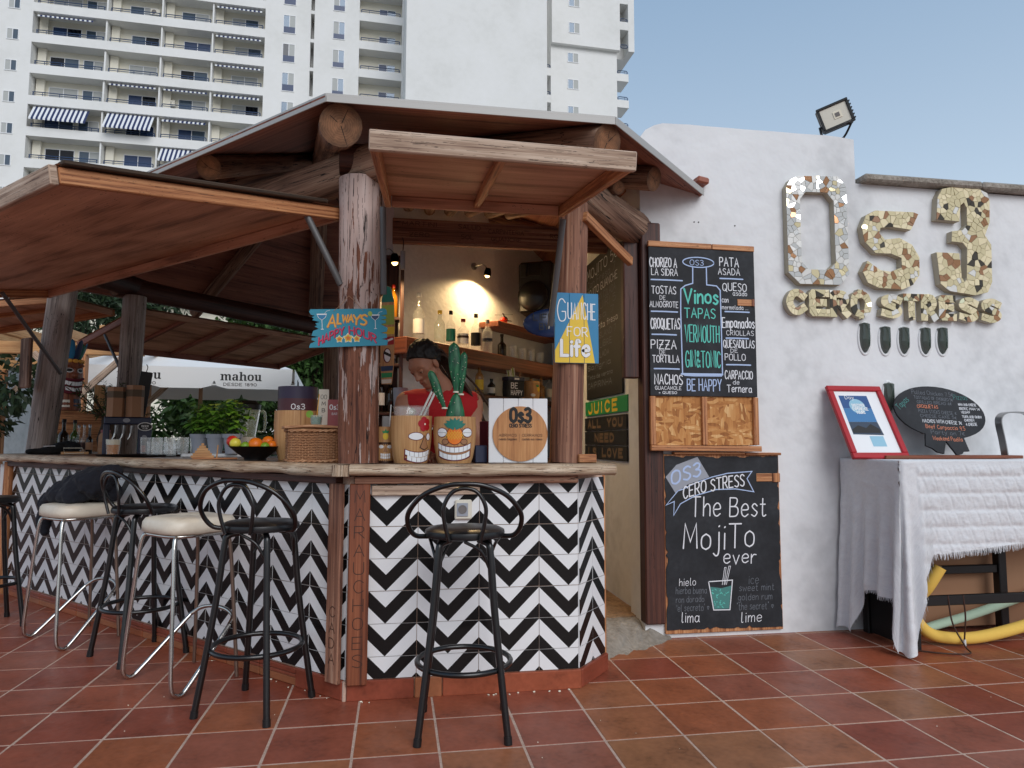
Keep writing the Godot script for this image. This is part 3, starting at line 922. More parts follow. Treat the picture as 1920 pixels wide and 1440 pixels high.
func build_wall():
	var o = thing("white_wall", "long white plastered wall with a stepped top behind the mosaic letters", "wall", Vector3(1.47, 0, WALL))
	var st := begin()
	var top := [Vector2(0.036, 0), Vector2(7.5, 0), Vector2(7.5, 2.89), Vector2(1.56, 2.93), Vector2(1.56, 3.236)]
	for i in 14:
		top.append(Vector2(1.44 - i * 0.0955, 3.243 + 0.006 * lump.get_noise_1d(i * 3.0) + (0.004 if i < 12 else 0.0)))
	top.append_array([Vector2(0.14, 3.225), Vector2(0.08, 3.19), Vector2(0.036, 3.13)])
	prism(st, PackedVector2Array(top), 0.26, Transform3D(Basis(), Vector3(0, 0, -0.26)))
	part("wall_body", st, mats.plaster, o)
	st = begin()
	var x := 1.585
	while x < 7.4:
		var w := 0.9
		box(st, Transform3D(Basis(), Vector3(x + w * 0.5, 2.955, -0.11)), Vector3(w - 0.004, 0.05, 0.36), 0.012)
		part("coping_slab", st, mats.concrete, o)
		st = begin()
		x += w
	# bottle ends built into the wall, each in a shallow plaster pocket
	for b in [[1.58, 1.877, 0.196], [1.73, 1.866, 0.18], [1.87, 1.866, 0.178], [2.03, 1.868, 0.178], [2.16, 1.872, 0.178], [1.74, 1.485, 0.19]]:
		st = begin()
		var h: float = b[2]
		lathe(st, [Vector2(0.0, -h * 0.5), Vector2(0.012, -h * 0.46), Vector2(0.033, -h * 0.26), Vector2(0.036, 0), Vector2(0.036, h * 0.46), Vector2(0.026, h * 0.5), Vector2(0.0, h * 0.48)], 14)
		part("bottle_end", st, mats.bottle_green, o, Vector3(b[0], b[1], 0.004))
		st = begin()
		var ring := []
		for i in 18:
			var a := TAU * i / 18
			ring.append(Vector3(cos(a) * 0.044, sin(a) * h * 0.55, 0.0))
		tube(st, ring, 0.009, 6, true)
		part("plaster_rim", st, mats.plaster, o, Vector3(b[0], b[1], 0.0))
	# broken brick at the end of the eave
	st = begin()
	box(st, Transform3D(Basis.from_euler(Vector3(0, 0.1, -0.12)), Vector3(0.44, 2.86, 0.03)), Vector3(0.085, 0.045, 0.07), 0.010)
	part("brick", st, mats.clay_7, o)
	# drips of screw holes
	for q in [[0.40, 2.60], [0.43, 2.60], [0.68, 2.59]]:
		st = begin()
		rod(st, Vector3(q[0], q[1], -0.004), Vector3(q[0], q[1], 0.002), 0.005, -1, 8)
		part("screw_hole", st, mats.ink, o)
	# rough concrete threshold between bar and wall
	st = begin()
	var n := 14
	var grid := []
	for i in n + 1:
		var row := []
		for j in n + 1:
			var u := float(i) / n
			var v := float(j) / n
			var a := Vector3(1.07, 0, -3.66).lerp(Vector3(1.72, 0, -4.10), u)
			var b2 := Vector3(1.05, 0, -4.6).lerp(Vector3(1.60, 0, -4.6), u)
			var p := a.lerp(b2, v)
			p.y = 0.10 * smoothstep(0.0, 0.42, v + 0.12 * lump.get_noise_2d(u * 2.0, v * 2.0)) + 0.010 * lump.get_noise_2d(u * 9.0, v * 9.0) - 0.008
			if i == n or j == 0:
				p.y = -0.01
			p += Vector3(0.02, 0, 0.03) * lump.get_noise_2d(u * 8.0 + 4.0, v * 3.0)
			row.append(p)
		grid.append(row)
	st.set_smooth_group(0)
	for i in n:
		for j in n:
			for p in [grid[i][j], grid[i][j + 1], grid[i + 1][j + 1], grid[i][j], grid[i + 1][j + 1], grid[i + 1][j]]:
				st.set_uv(Vector2(p.x, p.z))
				st.add_vertex(p)
	st.generate_normals()
	structure("concrete_ramp", st.commit(), mats.concrete)
	st = begin()
	prism(st, PackedVector2Array([Vector2(-0.05, 3.62), Vector2(0.86, 3.58), Vector2(1.12, 4.28), Vector2(1.55, 4.30), Vector2(1.55, 6.95), Vector2(-0.9, 9.4), Vector2(-2.85, 7.45), Vector2(-2.85, 6.45)]), 0.15, Transform3D(Basis(Vector3.RIGHT, Vector3.FORWARD, Vector3.UP), Vector3(0, -0.05, 0)))
	tinted("inside_floor_mat", "concrete", Color(1.0, 0.84, 0.68), 0.8)
	structure("inside_floor", st.commit(), mats.inside_floor_mat)

# ---------------------------------------------------------------- the tiled bar counter
const P0 := Vector3(-0.212, 0, -3.395)
const ALONG := Vector3(-0.714, 0, -0.700)   # runs left and away along the long side
const OUTW := Vector3(-0.700, 0, 0.714)     # points out of the long side
const TW := 0.294
const TH := 0.149

# a place on the long side of the counter: s metres from the corner, t metres inwards, y up
func bar_at(s: float, t: float, y := 1.08) -> Vector3:
	return P0 + ALONG * s - OUTW * t + Vector3(0, y, 0)

# one glazed tile with its chevron, cut to the rectangle x0..x1, y0..y1 (tile centred on the origin); surfaces: white, black
func chevron(x0: float, x1: float, y0: float, y1: float) -> ArrayMesh:
	var rect := PackedVector2Array([Vector2(x0, y0), Vector2(x1, y0), Vector2(x1, y1), Vector2(x0, y1)])
	var hw := TW * 0.5
	var b := TH * 0.5
	var white := begin()
	var black := begin()
	var deep := 0.007
	for k in range(-2, 4):
		for half in [-1.0, 1.0]:
			# band k: at the middle of the tile it spans from top - (k+1) b to top - k b, and it climbs towards the sides
			var mid := TH * 0.5 - k * b
			var rise := TH * 0.975
			var band := PackedVector2Array([Vector2(0, mid), Vector2(0, mid - b), Vector2(hw * half, mid - b + rise), Vector2(hw * half, mid + rise)])
			for piece in Geometry2D.intersect_polygons(rect, band):
				flat(white if posmod(k, 2) == 0 else black, piece, deep)
	var e := begin()
	var c := [Vector3(x0, y0, 0), Vector3(x1, y0, 0), Vector3(x1, y1, 0), Vector3(x0, y1, 0)]
	var up := Vector3(0, 0, deep)
	for i in 4:
		quad(white, c[i], c[(i + 1) % 4], c[(i + 1) % 4] + up, c[i] + up)
	var mesh := white.commit()
	mesh.surface_set_material(0, mats.tile_white)
	black.commit(mesh)
	if mesh.get_surface_count() > 1:
		mesh.surface_set_material(1, mats.tile_black)
	return mesh

# tiles of one side: origin at its lower corner, x along it to the right, z out of it; joints start at j0, rows of joints at the heights ys
func tile_side(parent, xf: Transform3D, width: float, j0: float, top: float, skip_from := -1.0):
	var rows := [0.089, 0.189, 0.338, 0.487, 0.637, 0.786, 0.936, 1.085]
	var cache := {}
	var g := 0.0014
	var x := j0 - TW * ceilf(j0 / TW)
	while x < width:
		for i in rows.size() - 1:
			var yb: float = rows[i]
			var yt: float = minf(rows[i + 1], top)
			if yt - yb < 0.01:
				continue
			var cx := x + TW * 0.5
			var cy: float = rows[i + 1] - TH * 0.5
			var a := maxf(-TW * 0.5 + g, g - cx)
			var b := minf(TW * 0.5 - g, width - g - cx)
			if b - a < 0.012:
				continue
			var key := "%.3f %.3f %d" % [a, b, i if i == 0 or yt < rows[i + 1] else 1]
			if not cache.has(key):
				cache[key] = chevron(a, b, maxf(yb - cy + g, -TH * 0.5 + g), yt - cy - g)
			var wob := Basis.from_euler(Vector3(rng.randf_range(-1, 1), rng.randf_range(-1, 1), 0) * 0.005)
			part("glazed_tile", cache[key], null, parent, xf * Transform3D(wob, Vector3(cx, cy, rng.randf() * 0.0008)))
		x += TW

# an uneven rounded plank edge from a to b, bulging towards «out»
func nose(a: Vector3, b: Vector3, out: Vector3, high: float, deep: float, wave: float, seed_x: float) -> SurfaceTool:
	var st := begin()
	var n := int(a.distance_to(b) / 0.06) + 2
	var prof := [Vector2(0, 0), Vector2(0.75, 0.02), Vector2(0.94, 0.16), Vector2(1.0, 0.42), Vector2(0.98, 0.72), Vector2(0.88, 0.93), Vector2(0.7, 1.0), Vector2(0, 1.0)]
	var rows := []
	for i in n + 1:
		var t := float(i) / n
		var c := a.lerp(b, t)
		var w := wave * lump.get_noise_2d(seed_x + t * a.distance_to(b) * 0.5, seed_x)
		var w2 := 0.25 * lump.get_noise_2d(seed_x + t * a.distance_to(b) * 0.9, seed_x + 9.0)
		var row := []
		for p in prof:
			var q: Vector2 = p
			row.append(c + out * (deep * q.x + (w if q.x > 0.5 else 0.0)) + Vector3.UP * high * (q.y - (w2 * (1.0 - q.y) if q.x > 0.5 else 0.0)))
		rows.append(row)
	st.set_smooth_group(0)
	var flip := (b - a).cross(Vector3.UP).dot(out) < 0.0
	for i in n:
		for k in prof.size() - 1:
			var q := [rows[i][k], rows[i + 1][k], rows[i + 1][k + 1], rows[i][k + 1]]
			var uv := []
			for z in [[i, k], [i + 1, k], [i + 1, k + 1], [i, k + 1]]:
				uv.append(Vector2(prof[z[1]].y * high + prof[z[1]].x * 0.05 + seed_x, float(z[0]) / n * a.distance_to(b)))
			for z in ([0, 1, 2, 0, 2, 3] if flip else [0, 2, 1, 0, 3, 2]):
				st.set_uv(uv[z])
				st.add_vertex(q[z])
	for e in [0, n]:
		for k in range(1, prof.size() - 1):
			var q := [rows[e][0], rows[e][k], rows[e][k + 1]]
			if (e == 0) == flip:
				q.reverse()
			st.set_smooth_group(-1)
			for z in q:
				st.set_uv(Vector2(z.x + z.z, z.y))
				st.add_vertex(z)
	st.generate_normals()
	return st

func build_counter():
	var o = thing("bar_counter", "beach bar counter faced with black and white chevron tiles", "bar counter")
	var long_len := 3.86
	var xl := Transform3D(Basis(-ALONG, Vector3.UP, OUTW), P0 + ALONG * long_len)   # long side, seen from outside: x to the right
	var xf := Transform3D(Basis(), P0)
	var p1 := Vector3(0.893, 0, P0.z)
	var rdir := Vector3(0.655, 0, -0.756).normalized()
	var rout := Vector3(0.756, 0, 0.655).normalized()
	var xr := Transform3D(Basis(rdir, Vector3.UP, rout), p1)
	# cores behind the tiles
	for c in [[xl, long_len], [xf, 1.105], [xr, 0.305]]:
		var st := begin()
		var w: float = c[1]
		box(st, c[0] * Transform3D(Basis(), Vector3(w * 0.5, 0.511, -0.061)), Vector3(w - 0.004, 1.02, 0.12), 0.0)
		part("masonry_core", st, mats.tile_grout, o)
	tile_side(o, xl, long_len, long_len - 0.262, 0.985)
	tile_side(o, xf, 1.105, 0.027, 0.985)
	tile_side(o, xr, 0.305, 0.155, 1.005)
	# clay skirting
	for q in [[0.0, 0.307, 3], [0.31, 0.437, 5], [0.44, 1.112, 0]]:
		var st := begin()
		box(st, xf * Transform3D(Basis(), Vector3((q[0] + q[1]) * 0.5 + 0.004, 0.043, 0.012)), Vector3(q[1] - q[0] - 0.001, 0.09, 0.022), 0.004)
		part("skirting_tile", st, mats["clay_%d" % q[2]], o)
	var st2 := begin()
	rod(st2, P0 + Vector3(-0.006, 0.0, 0.012), P0 + Vector3(-0.006, 0.088, 0.012), 0.010, -1, 8)
	part("skirting_joint", st2, mats.grout, o)
	st2 = begin()
	box(st2, xr * Transform3D(Basis(), Vector3(0.157, 0.043, 0.012)), Vector3(0.31, 0.09, 0.022), 0.006)
	part("skirting_tile", st2, mats.clay_3, o)
	var s := 0.0
	var first := true
	while s < long_len - 0.05:
		var w := 0.34 if first else 0.29
		w = minf(w, long_len - s)
		st2 = begin()
		if first:
			box(st2, xl * Transform3D(Basis(), Vector3(long_len - s - w * 0.5, 0.043, 0.012)), Vector3(w - 0.005, 0.09, 0.022), 0.006)
			part("skirting_tile", st2, mats.clay_3, o)
		else:
			box(st2, xl * Transform3D(Basis(), Vector3(long_len - s - w * 0.5, 0.070, 0.010)), Vector3(w - 0.005, 0.026, 0.018), 0.004)
			part("skirting_tile", st2, mats["clay_%d" % (3 if int(s * 10) % 2 else 1)], o)
			st2 = begin()
			box(st2, xl * Transform3D(Basis(), Vector3(long_len - s - w * 0.5, 0.047, 0.009)), Vector3(w - 0.005, 0.016, 0.016), 0.003)
			part("skirting_tile", st2, mats.clay_1, o)
			st2 = begin()
			box(st2, xl * Transform3D(Basis(), Vector3(long_len - s - w * 0.5, 0.019, 0.008)), Vector3(w - 0.005, 0.036, 0.014), 0.003)
			part("skirting_tile", st2, mats["clay_%d" % (5 if int(s * 7) % 3 else 2)], o)
		s += w
		first = false
	# worktop: dark boards inside, weathered live edge outside
	var bis := Vector3(-0.41, 0, 0.912)
	var oc := P0 + bis * 0.112   # outer corner of the edge
	var lo := P0 + ALONG * 4.02 + OUTW * 0.10
	var ri := Vector3(1.03, 0, P0.z + 0.095)
	var y0 := 1.026
	for q in [[P0 + ALONG * 4.02, P0 + ALONG * 2.02, OUTW, 1.0], [P0 + ALONG * 2.016, P0 + bis * 0.0, OUTW, 5.0], [P0 + Vector3(0.002, 0, 0), Vector3(1.06, 0, P0.z), Vector3(0, 0, 1), 11.0]]:
		part("worktop_edge", nose(q[0] + Vector3.UP * y0, q[1] + Vector3.UP * y0, q[2], 0.054, 0.112, 0.016, q[3]), mats.counter_edge, o)
	# the wedge that closes the corner between the two edges
	st2 = begin()
	prism(st2, PackedVector2Array([Vector2(0, 0), Vector2(0.0, 0.112), Vector2(-0.03, 0.108), Vector2(-0.058, 0.098), Vector2(-0.0784, 0.080)]), 0.052, Transform3D(Basis(Vector3.RIGHT, Vector3.BACK, Vector3.UP), P0 + Vector3(0, y0 + 0.001, 0)))
	part("worktop_edge", st2, mats.counter_edge, o)
	# a worktop of planks along each side
	for k in 4:
		var t := 0.005 + k * 0.155
		st2 = begin()
		var a := bar_at(4.0 + t * 0.4, t + 0.075, y0 + 0.026)
		var b := bar_at(t * 0.4142 + 0.035, t + 0.075, y0 + 0.026)
		box(st2, along(a, b), Vector3(a.distance_to(b), 0.050, 0.152), 0.003, 0)
		part("worktop_plank", st2, mats.counter_top, o)
		if k < 4:
			st2 = begin()
			var c := Vector3(P0.x + t * 0.4142 + 0.035, y0 + 0.0255, P0.z - t - 0.075)
			var d := Vector3(1.045, y0 + 0.0255, P0.z - t - 0.075)
			box(st2, along(c, d), Vector3(c.distance_to(d), 0.049, 0.152), 0.003, 0)
			part("worktop_plank", st2, mats.counter_top, o)
	# bearers under the edge
	st2 = begin()
	board(st2, bar_at(3.9, -0.02, 1.006), bar_at(0.05, -0.02, 1.006), 0.036, 0.05)
	part("bearer", st2, mats.dark_wood, o)
	st2 = begin()
	board(st2, Vector3(-0.19, 1.006, P0.z + 0.025), Vector3(0.885, 1.006, P0.z + 0.025), 0.036, 0.05)
	part("bearer", st2, mats.red_post, o)
	st2 = begin()
	board(st2, Vector3(-0.11, 0.957, P0.z + 0.021), Vector3(0.40, 0.959, P0.z + 0.021), 0.048, 0.024)
	part("apron_board", st2, mats.weathered, o)
	# the two carved boards on the corner
	st2 = begin()
	board(st2, Vector3(-0.163, 0.075, P0.z + 0.036), Vector3(-0.163, 0.99, P0.z + 0.036), 0.026, 0.094, 0.005, Vector3.BACK)
	var cb = part("corner_board", st2, mats.shelf_wood, o)
	st2 = begin()
	var letters := ["M", "A", "R", "A", "U", "C", "H", "O", "E", "S"]
	for i in 10:
		st2 = begin()
		write(st2, strokes(letters[i], -0.185, 0.905 - i * 0.083, 0.046, 0.055, 0.3), 0.004, P0.z + 0.0495)
		part("carving", st2, mats.brown_paint, cb)
	st2 = begin()
	var lb0 := bar_at(0.052, -0.034, 0.075)
	box(st2, Transform3D(Basis(-ALONG, Vector3.UP, OUTW), lb0 + Vector3.UP * 0.4575), Vector3(0.088, 0.915, 0.026), 0.005, 1)
	cb = part("corner_board", st2, mats.red_post, o)
	st2 = begin()
	var lx := Transform3D(Basis(-ALONG, Vector3.UP, OUTW), lb0)
	for i in 4:
		st2 = begin()
		write(st2, strokes(["C", "A", "D", "A"][i], -0.016, 0.30 - i * 0.07, 0.036, 0.045, 0.3), 0.004, 0.0137, lx)
		part("carving", st2, mats.brown_paint, cb)
	st2 = begin()
	box(st2, xr * Transform3D(Basis(), Vector3(0.311, 0.54, -0.02)), Vector3(0.012, 0.96, 0.06), 0.002)
	part("edge_strip", st2, mats.pine, o)
	st2 = begin()
	rod(st2, bar_at(3.94, -0.02, 0.0), bar_at(3.90, -0.02, 1.02), 0.04, 0.035, 10, 0.1, 4)
	part("end_post", st2, mats.pine, o)
	# power socket
	st2 = begin()
	box(st2, xf * Transform3D(Basis(), Vector3(0.535, 0.862, 0.016)), Vector3(0.082, 0.094, 0.018), 0.006)
	var so = part("power_socket", st2, mats.ivory, o)
	st2 = begin()
	box(st2, xf * Transform3D(Basis(), Vector3(0.530, 0.862, 0.0265)), Vector3(0.054, 0.064, 0.006), 0.003)
	part("socket_plate", st2, mats.pot_grey, so)
	st2 = begin()
	lathe(st2, [Vector2(0.0, 0.0), Vector2(0.02, 0.0), Vector2(0.021, 0.003), Vector2(0.017, 0.003), Vector2(0.016, 0.001), Vector2(0, 0.001)], 18, xf * Transform3D(Basis(Vector3.RIGHT, PI / 2), Vector3(0.530, 0.864, 0.0296)))
	part("socket_ring", st2, mats.grey_ink, so)
	# far sides of the bar, seen only from within
	for q in [[P0 + ALONG * 3.98, Vector3(-3.0, 0, -7.5)], [Vector3(-3.0, 0, -7.55), Vector3(-1.0, 0, -9.6)]]:
		st2 = begin()
		var a: Vector3 = q[0] + Vector3.UP * 0.5
		var b: Vector3 = q[1] + Vector3.UP * 0.5
		board(st2, a, b, 1.0, 0.12, 0.0)
		part("masonry_core", st2, mats.plaster, o)
		st2 = begin()
		board(st2, a + Vector3.UP * 0.5505, b + Vector3.UP * 0.5505, 0.05, 0.5, 0.006)
		part("worktop_plank", st2, mats.counter_top, o)

# ---------------------------------------------------------------- posts, roof and raised shutters of the bar
const APEX := Vector3(-0.75, 3.95, -6.7)

# a shutter that hangs out from its hinge line a-b (seen from outside a is right, b is left), outer edge at c-d
func shutter(o, a: Vector3, b: Vector3, c: Vector3, d: Vector3, panel_mat, edge_mat, side_mat, battens: int, high := 0.06):
	var up := (b - a).cross(c - a).normalized()
	if up.y < 0:
		up = -up
	var st := begin()
	# panel as a slab on top of the frame
	var t := up * 0.012
	var q := [a + up * high, b + up * high, d + up * high, c + up * high]
	var la := a.distance_to(b)
	var lc := a.distance_to(c)
	var uvs := [Vector2(0, 0), Vector2(0, la), Vector2(lc, la), Vector2(lc, 0)]
	if (q[1] - q[0]).cross(q[3] - q[0]).dot(up) > 0:
		quad(st, q[0] + t, q[1] + t, q[2] + t, q[3] + t, uvs[0], uvs[1], uvs[2], uvs[3])
		quad(st, q[3], q[2], q[1], q[0], uvs[3], uvs[2], uvs[1], uvs[0])
	else:
		quad(st, q[3] + t, q[2] + t, q[1] + t, q[0] + t, uvs[3], uvs[2], uvs[1], uvs[0])
		quad(st, q[0], q[1], q[2], q[3], uvs[0], uvs[1], uvs[2], uvs[3])
	var sh = part("shutter", st, panel_mat, o)
	var h := up * (high * 0.5)
	var ex := (d - c).normalized()
	var ez := (c - a).normalized()
	var e := begin()
	board(e, c + h + ez * 0.015, d + h + ez * 0.015, high + 0.012, 0.03, 0.004, up)
	part("edge_board", e, edge_mat, sh)
	for w in [[a, c, 1.0], [b, d, -1.0]]:
		e = begin()
		board(e, w[0] + h + ex * 0.015 * w[2], w[1] + h + ex * 0.015 * w[2] - ez * 0.003, high, 0.03, 0.004, up)
		part("edge_board", e, side_mat, sh)
	e = begin()
	board(e, a + h + ex * 0.033 + ez * 0.015, b + h - ex * 0.033 + ez * 0.015, high - 0.004, 0.03, 0.004, up)
	part("edge_board", e, panel_mat, sh)
	for k in battens:
		var f := (k + 1.0) / (battens + 1.0)
		e = begin()
		board(e, a.lerp(b, f) + up * (high - 0.022) + ez * 0.035, c.lerp(d, f) + up * (high - 0.022) - ez * 0.004, 0.04, 0.035, 0.004, up)
		part("batten", e, side_mat, sh)
	return sh

func build_kiosk():
	var o = thing("bar_kiosk", "log built bar pavilion with a low roof and raised wooden shutters", "pavilion")
	# posts
	rod_shift = 0.0
	part("post", log_mesh(Vector3(-0.19, 1.078, -3.66), Vector3(-0.212, 2.56, -3.66), 0.101, 0.106, mats.peeling, mats.end_a, 0.06, 28, 20), null, o)
	rod_shift = -1.0
	part("post", log_mesh(Vector3(0.898, 1.078, -3.66), Vector3(0.952, 2.50, -3.66), 0.087, 0.080, mats.red_post, mats.end_b, 0.05, 24, 16), null, o)
	part("post", log_mesh(Vector3(-2.98, 1.078, -6.5), Vector3(-2.86, 2.56, -6.5), 0.105, 0.108, mats.grey_log, mats.end_a, 0.12, 20, 14), null, o)
	part("post", log_mesh(Vector3(-2.53, 0.08, -7.05), Vector3(-2.48, 2.56, -7.05), 0.105, 0.10, mats.grey_log, mats.end_b, 0.08, 20, 14), null, o)
	part("post", log_mesh(Vector3(-0.85, 0.08, -9.3), Vector3(-0.85, 2.56, -9.3), 0.10, 0.10, mats.log_bark, mats.end_b, 0.08, 16, 10), null, o)
	var st := begin()
	box(st, Transform3D(Basis.from_euler(Vector3(0, -0.6, 0.02)), Vector3(-3.05, 1.83, -6.34)), Vector3(0.13, 0.42, 0.035), 0.01, 1)
	part("bolted_plate", st, mats.log_bark, o)
	# wall plates
	for q in [[Vector3(0.03, 2.64, -3.46), Vector3(-3.05, 2.64, -6.60), 0.112, 0.10, mats.log_bark], [Vector3(-0.31, 2.67, -3.66), Vector3(0.93, 2.62, -3.66), 0.085, 0.08, mats.dark_wood], [Vector3(0.80, 2.60, -3.52), Vector3(1.50, 2.55, -4.20), 0.095, 0.11, mats.log_bark],
			[Vector3(-2.75, 2.66, -6.35), Vector3(-2.45, 2.66, -7.3), 0.10, 0.10, mats.dark_wood], [Vector3(-2.62, 2.64, -6.95), Vector3(-0.70, 2.64, -9.45), 0.10, 0.10, mats.dark_wood]]:
		part("plate_log", log_mesh(q[0], q[1], q[2], q[3], q[4], mats.end_a, 0.10, 22, 16), null, o)
	# roof
	var eave := [Vector3(-0.346, 2.77, -3.22), Vector3(1.05, 2.77, -3.22), Vector3(1.915, 2.77, -4.087), Vector3(1.95, 2.77, -10.1), Vector3(-1.15, 2.77, -10.1), Vector3(-3.48, 2.77, -7.75), Vector3(-3.48, 2.77, -6.36)]
	var n := eave.size()
	for i in n:
		var a: Vector3 = eave[i]
		var b: Vector3 = eave[(i + 1) % n]
		var s := begin()
		var up := (b - a).cross(APEX - a).normalized()
		if up.y < 0:
			up = -up
		var th := up * 0.022
		var mid := (a + b) * 0.5
		var lu := a.distance_to(b)
		var hv := mid.distance_to(APEX)
		# underside and upper side; the boards run across the slope
		for z in [[Vector3.ZERO, true], [th, false]]:
			var tri_pts := [a + z[0], b + z[0], APEX + z[0]]
			var tuv := [Vector2(0, 0), Vector2(0, lu), Vector2(hv, lu * 0.5)]
			var nn: Vector3 = -up if z[1] else up
			var order := [0, 1, 2]
			if (tri_pts[1] - tri_pts[0]).cross(tri_pts[2] - tri_pts[0]).dot(nn) > 0:
				order = [0, 2, 1]
			for k in order:
				vert(s, tri_pts[k], nn, tuv[k])
		quad(s, a, b, b + th, a + th)
		var rp = part("roof_panel", s, mats.roof_wood, o)
		if i != 2:
			s = begin()
			var outd := (b - a).cross(Vector3.UP).normalized()
			if outd.dot(mid - APEX) < 0:
				outd = -outd
			board(s, a + outd * 0.004 + Vector3.UP * 0.012, b + outd * 0.004 + Vector3.UP * 0.012, 0.042, 0.006, 0.001)
			part("edge_trim", s, mats.trim_metal, rp)
	# rafters: each log lies under the roof from beyond the plate towards the crown
	for q in [[Vector3(-0.285, 0, -3.30), 0.100, "end_a"], [Vector3(1.025, 0, -3.275), 0.09, "end_b"], [Vector3(-1.09, 0, -4.13), 0.07, "end_b"], [Vector3(1.47, 0, -3.79), 0.07, "end_b"], [Vector3(-1.95, 0, -4.98), 0.07, "end_a"], [Vector3(-2.75, 0, -5.75), 0.07, "end_a"], [Vector3(-3.38, 0, -6.42), 0.09, "end_a"], [Vector3(-3.4, 0, -7.65), 0.09, "end_b"], [Vector3(-2.4, 0, -8.75), 0.07, "end_b"], [Vector3(-1.15, 0, -10.0), 0.09, "end_a"], [Vector3(0.4, 0, -10.0), 0.08, "end_a"], [Vector3(1.8, 0, -8.0), 0.08, "end_a"], [Vector3(1.8, 0, -5.6), 0.08, "end_a"]]:
		var e: Vector3 = q[0]
		var r: float = q[1]
		var flat_d := Vector3(APEX.x - e.x, 0, APEX.z - e.z)
		# height of the roof underside above this end
		var y := roof_under(eave, e) - r * 1.06
		e.y = y
		var inner := e + flat_d * 0.93
		inner.y = roof_under(eave, inner) - r * 1.06
		part("rafter_log", log_mesh(e, inner, r, r * 0.9, mats.log_bark, mats[q[2]], 0.06, 20, 12), null, o)
	for k in 6:
		var x0 := -0.05 + k * 0.26
		part("ceiling_pole", log_mesh(Vector3(x0, 2.66, -3.78), Vector3(x0 * 0.6 + 0.1, 2.98, -5.3), 0.04, 0.045, mats.log_bark, mats.end_b, 0.1, 12, 6), null, o)
	# shutters
	var sh = shutter(o, Vector3(0.865, 2.385, -3.545), Vector3(-0.075, 2.385, -3.545), Vector3(0.845, 2.178, -2.375), Vector3(-0.108, 2.19, -2.375), mats.ply, mats.weathered, mats.pine, 1, 0.058)
	for q in [[Vector3(-0.085, 2.36, -3.47), Vector3(-0.075, 1.93, -3.535)], [Vector3(0.815, 2.31, -3.35), Vector3(0.795, 1.80, -3.56)]]:
		var p := begin()
		rod(p, q[0], q[1], 0.0165, -1, 10)
		part("prop_pole", p, mats.pipe, sh)
	for q in [0.06, 0.22, 0.46, 0.72, 0.86, 0.915]:
		var p := begin()
		rod(p, Vector3(-0.108 + q, 2.22, -2.346), Vector3(-0.108 + q, 2.22, -2.3405), 0.010 if q > 0.5 else 0.007, -1, 8)
		part("bolt_hole", p, mats.ink, sh)
	var hA := Vector3(-0.285, 2.355, -3.70)
	var hB := hA + ALONG * 3.55
	var reach := OUTW * 1.36
	sh = shutter(o, hA, hB, hA + reach + Vector3(0, -0.225, 0), hB + reach + Vector3(0, -0.225, 0), mats.ply, mats.weathered, mats.pine, 0, 0.062)
	var p2 := begin()
	rod(p2, hA + reach * 0.17 + Vector3(0, -0.02, 0) + ALONG * 0.03, Vector3(-0.292, 1.985, -3.60), 0.017, -1, 10)
	part("prop_pole", p2, mats.pipe, sh)
	p2 = begin()
	rod(p2, hB + reach * 0.3 - ALONG * 0.2 + Vector3(0, -0.05, 0), Vector3(-2.80, 1.75, -6.38), 0.015, -1, 8)
	part("prop_pole", p2, mats.pipe, sh)
	# tarred roofing felt along the edge of the big shutter
	p2 = begin()
	board(p2, hA + reach * 0.1 + Vector3(0, 0.062, 0), hA + reach + Vector3(0, -0.147, 0), 0.018, 0.05, 0.004)
	part("roofing_felt", p2, mats.bark, sh)
	shutter(o, Vector3(-2.95, 2.40, -6.62), Vector3(-2.72, 2.40, -7.25), Vector3(-4.25, 2.20, -6.45), Vector3(-4.05, 2.20, -7.55), mats.ply, mats.pine, mats.pine, 1)
	var sb = shutter(o, Vector3(-2.5, 2.42, -7.22), Vector3(-0.72, 2.42, -9.22), Vector3(-3.42, 2.20, -8.15), Vector3(-1.62, 2.20, -10.12), mats.ply, mats.roof_wood, mats.roof_wood, 4)
	p2 = begin()
	rod(p2, Vector3(-3.0, 2.28, -7.75), Vector3(-2.55, 1.75, -7.12), 0.015, -1, 8)
	part("prop_pole", p2, mats.pipe, sb)
	# right hand side piece over the entry
	p2 = begin()
	board(p2, Vector3(0.99, 2.41, -3.58), Vector3(1.40, 2.29, -4.02), 0.055, 0.035)
	part("entry_rail", p2, mats.pine, o)
	p2 = begin()
	box_at(p2, Vector3(1.563, 1.33, -4.145), Vector3(0.128, 2.48, 0.10), 0.008)
	part("entry_post", p2, mats.dark_wood, o)
	p2 = begin()
	box_at(p2, Vector3(1.445, 2.06, -4.17), Vector3(0.10, 0.95, 0.06), 0.008)
	part("entry_board", p2, mats.dark_wood, o)

# height of the roof underside at a plan point
func roof_under(eave: Array, p: Vector3) -> float:
	var best := 99.0
	for i in eave.size():
		var a: Vector3 = eave[i]
		var b: Vector3 = eave[(i + 1) % eave.size()]
		var nn := (b - a).cross(APEX - a)
		if nn.y < 0:
			nn = -nn
		best = minf(best, a.y - (nn.x * (p.x - a.x) + nn.z * (p.z - a.z)) / nn.y)
	return best

# ---------------------------------------------------------------- inside the bar
const W0 := Vector3(-0.02, 0, -5.06)
const WD := Vector3(0.6606, 0, -0.7507)
const WN := Vector3(0.7507, 0, 0.6606)

# a place by the oblique back wall: s along it, t in front of it
func back_at(s: float, t: float, y: float) -> Vector3:
	return W0 + WD * s + WN * t + Vector3(0, y, 0)

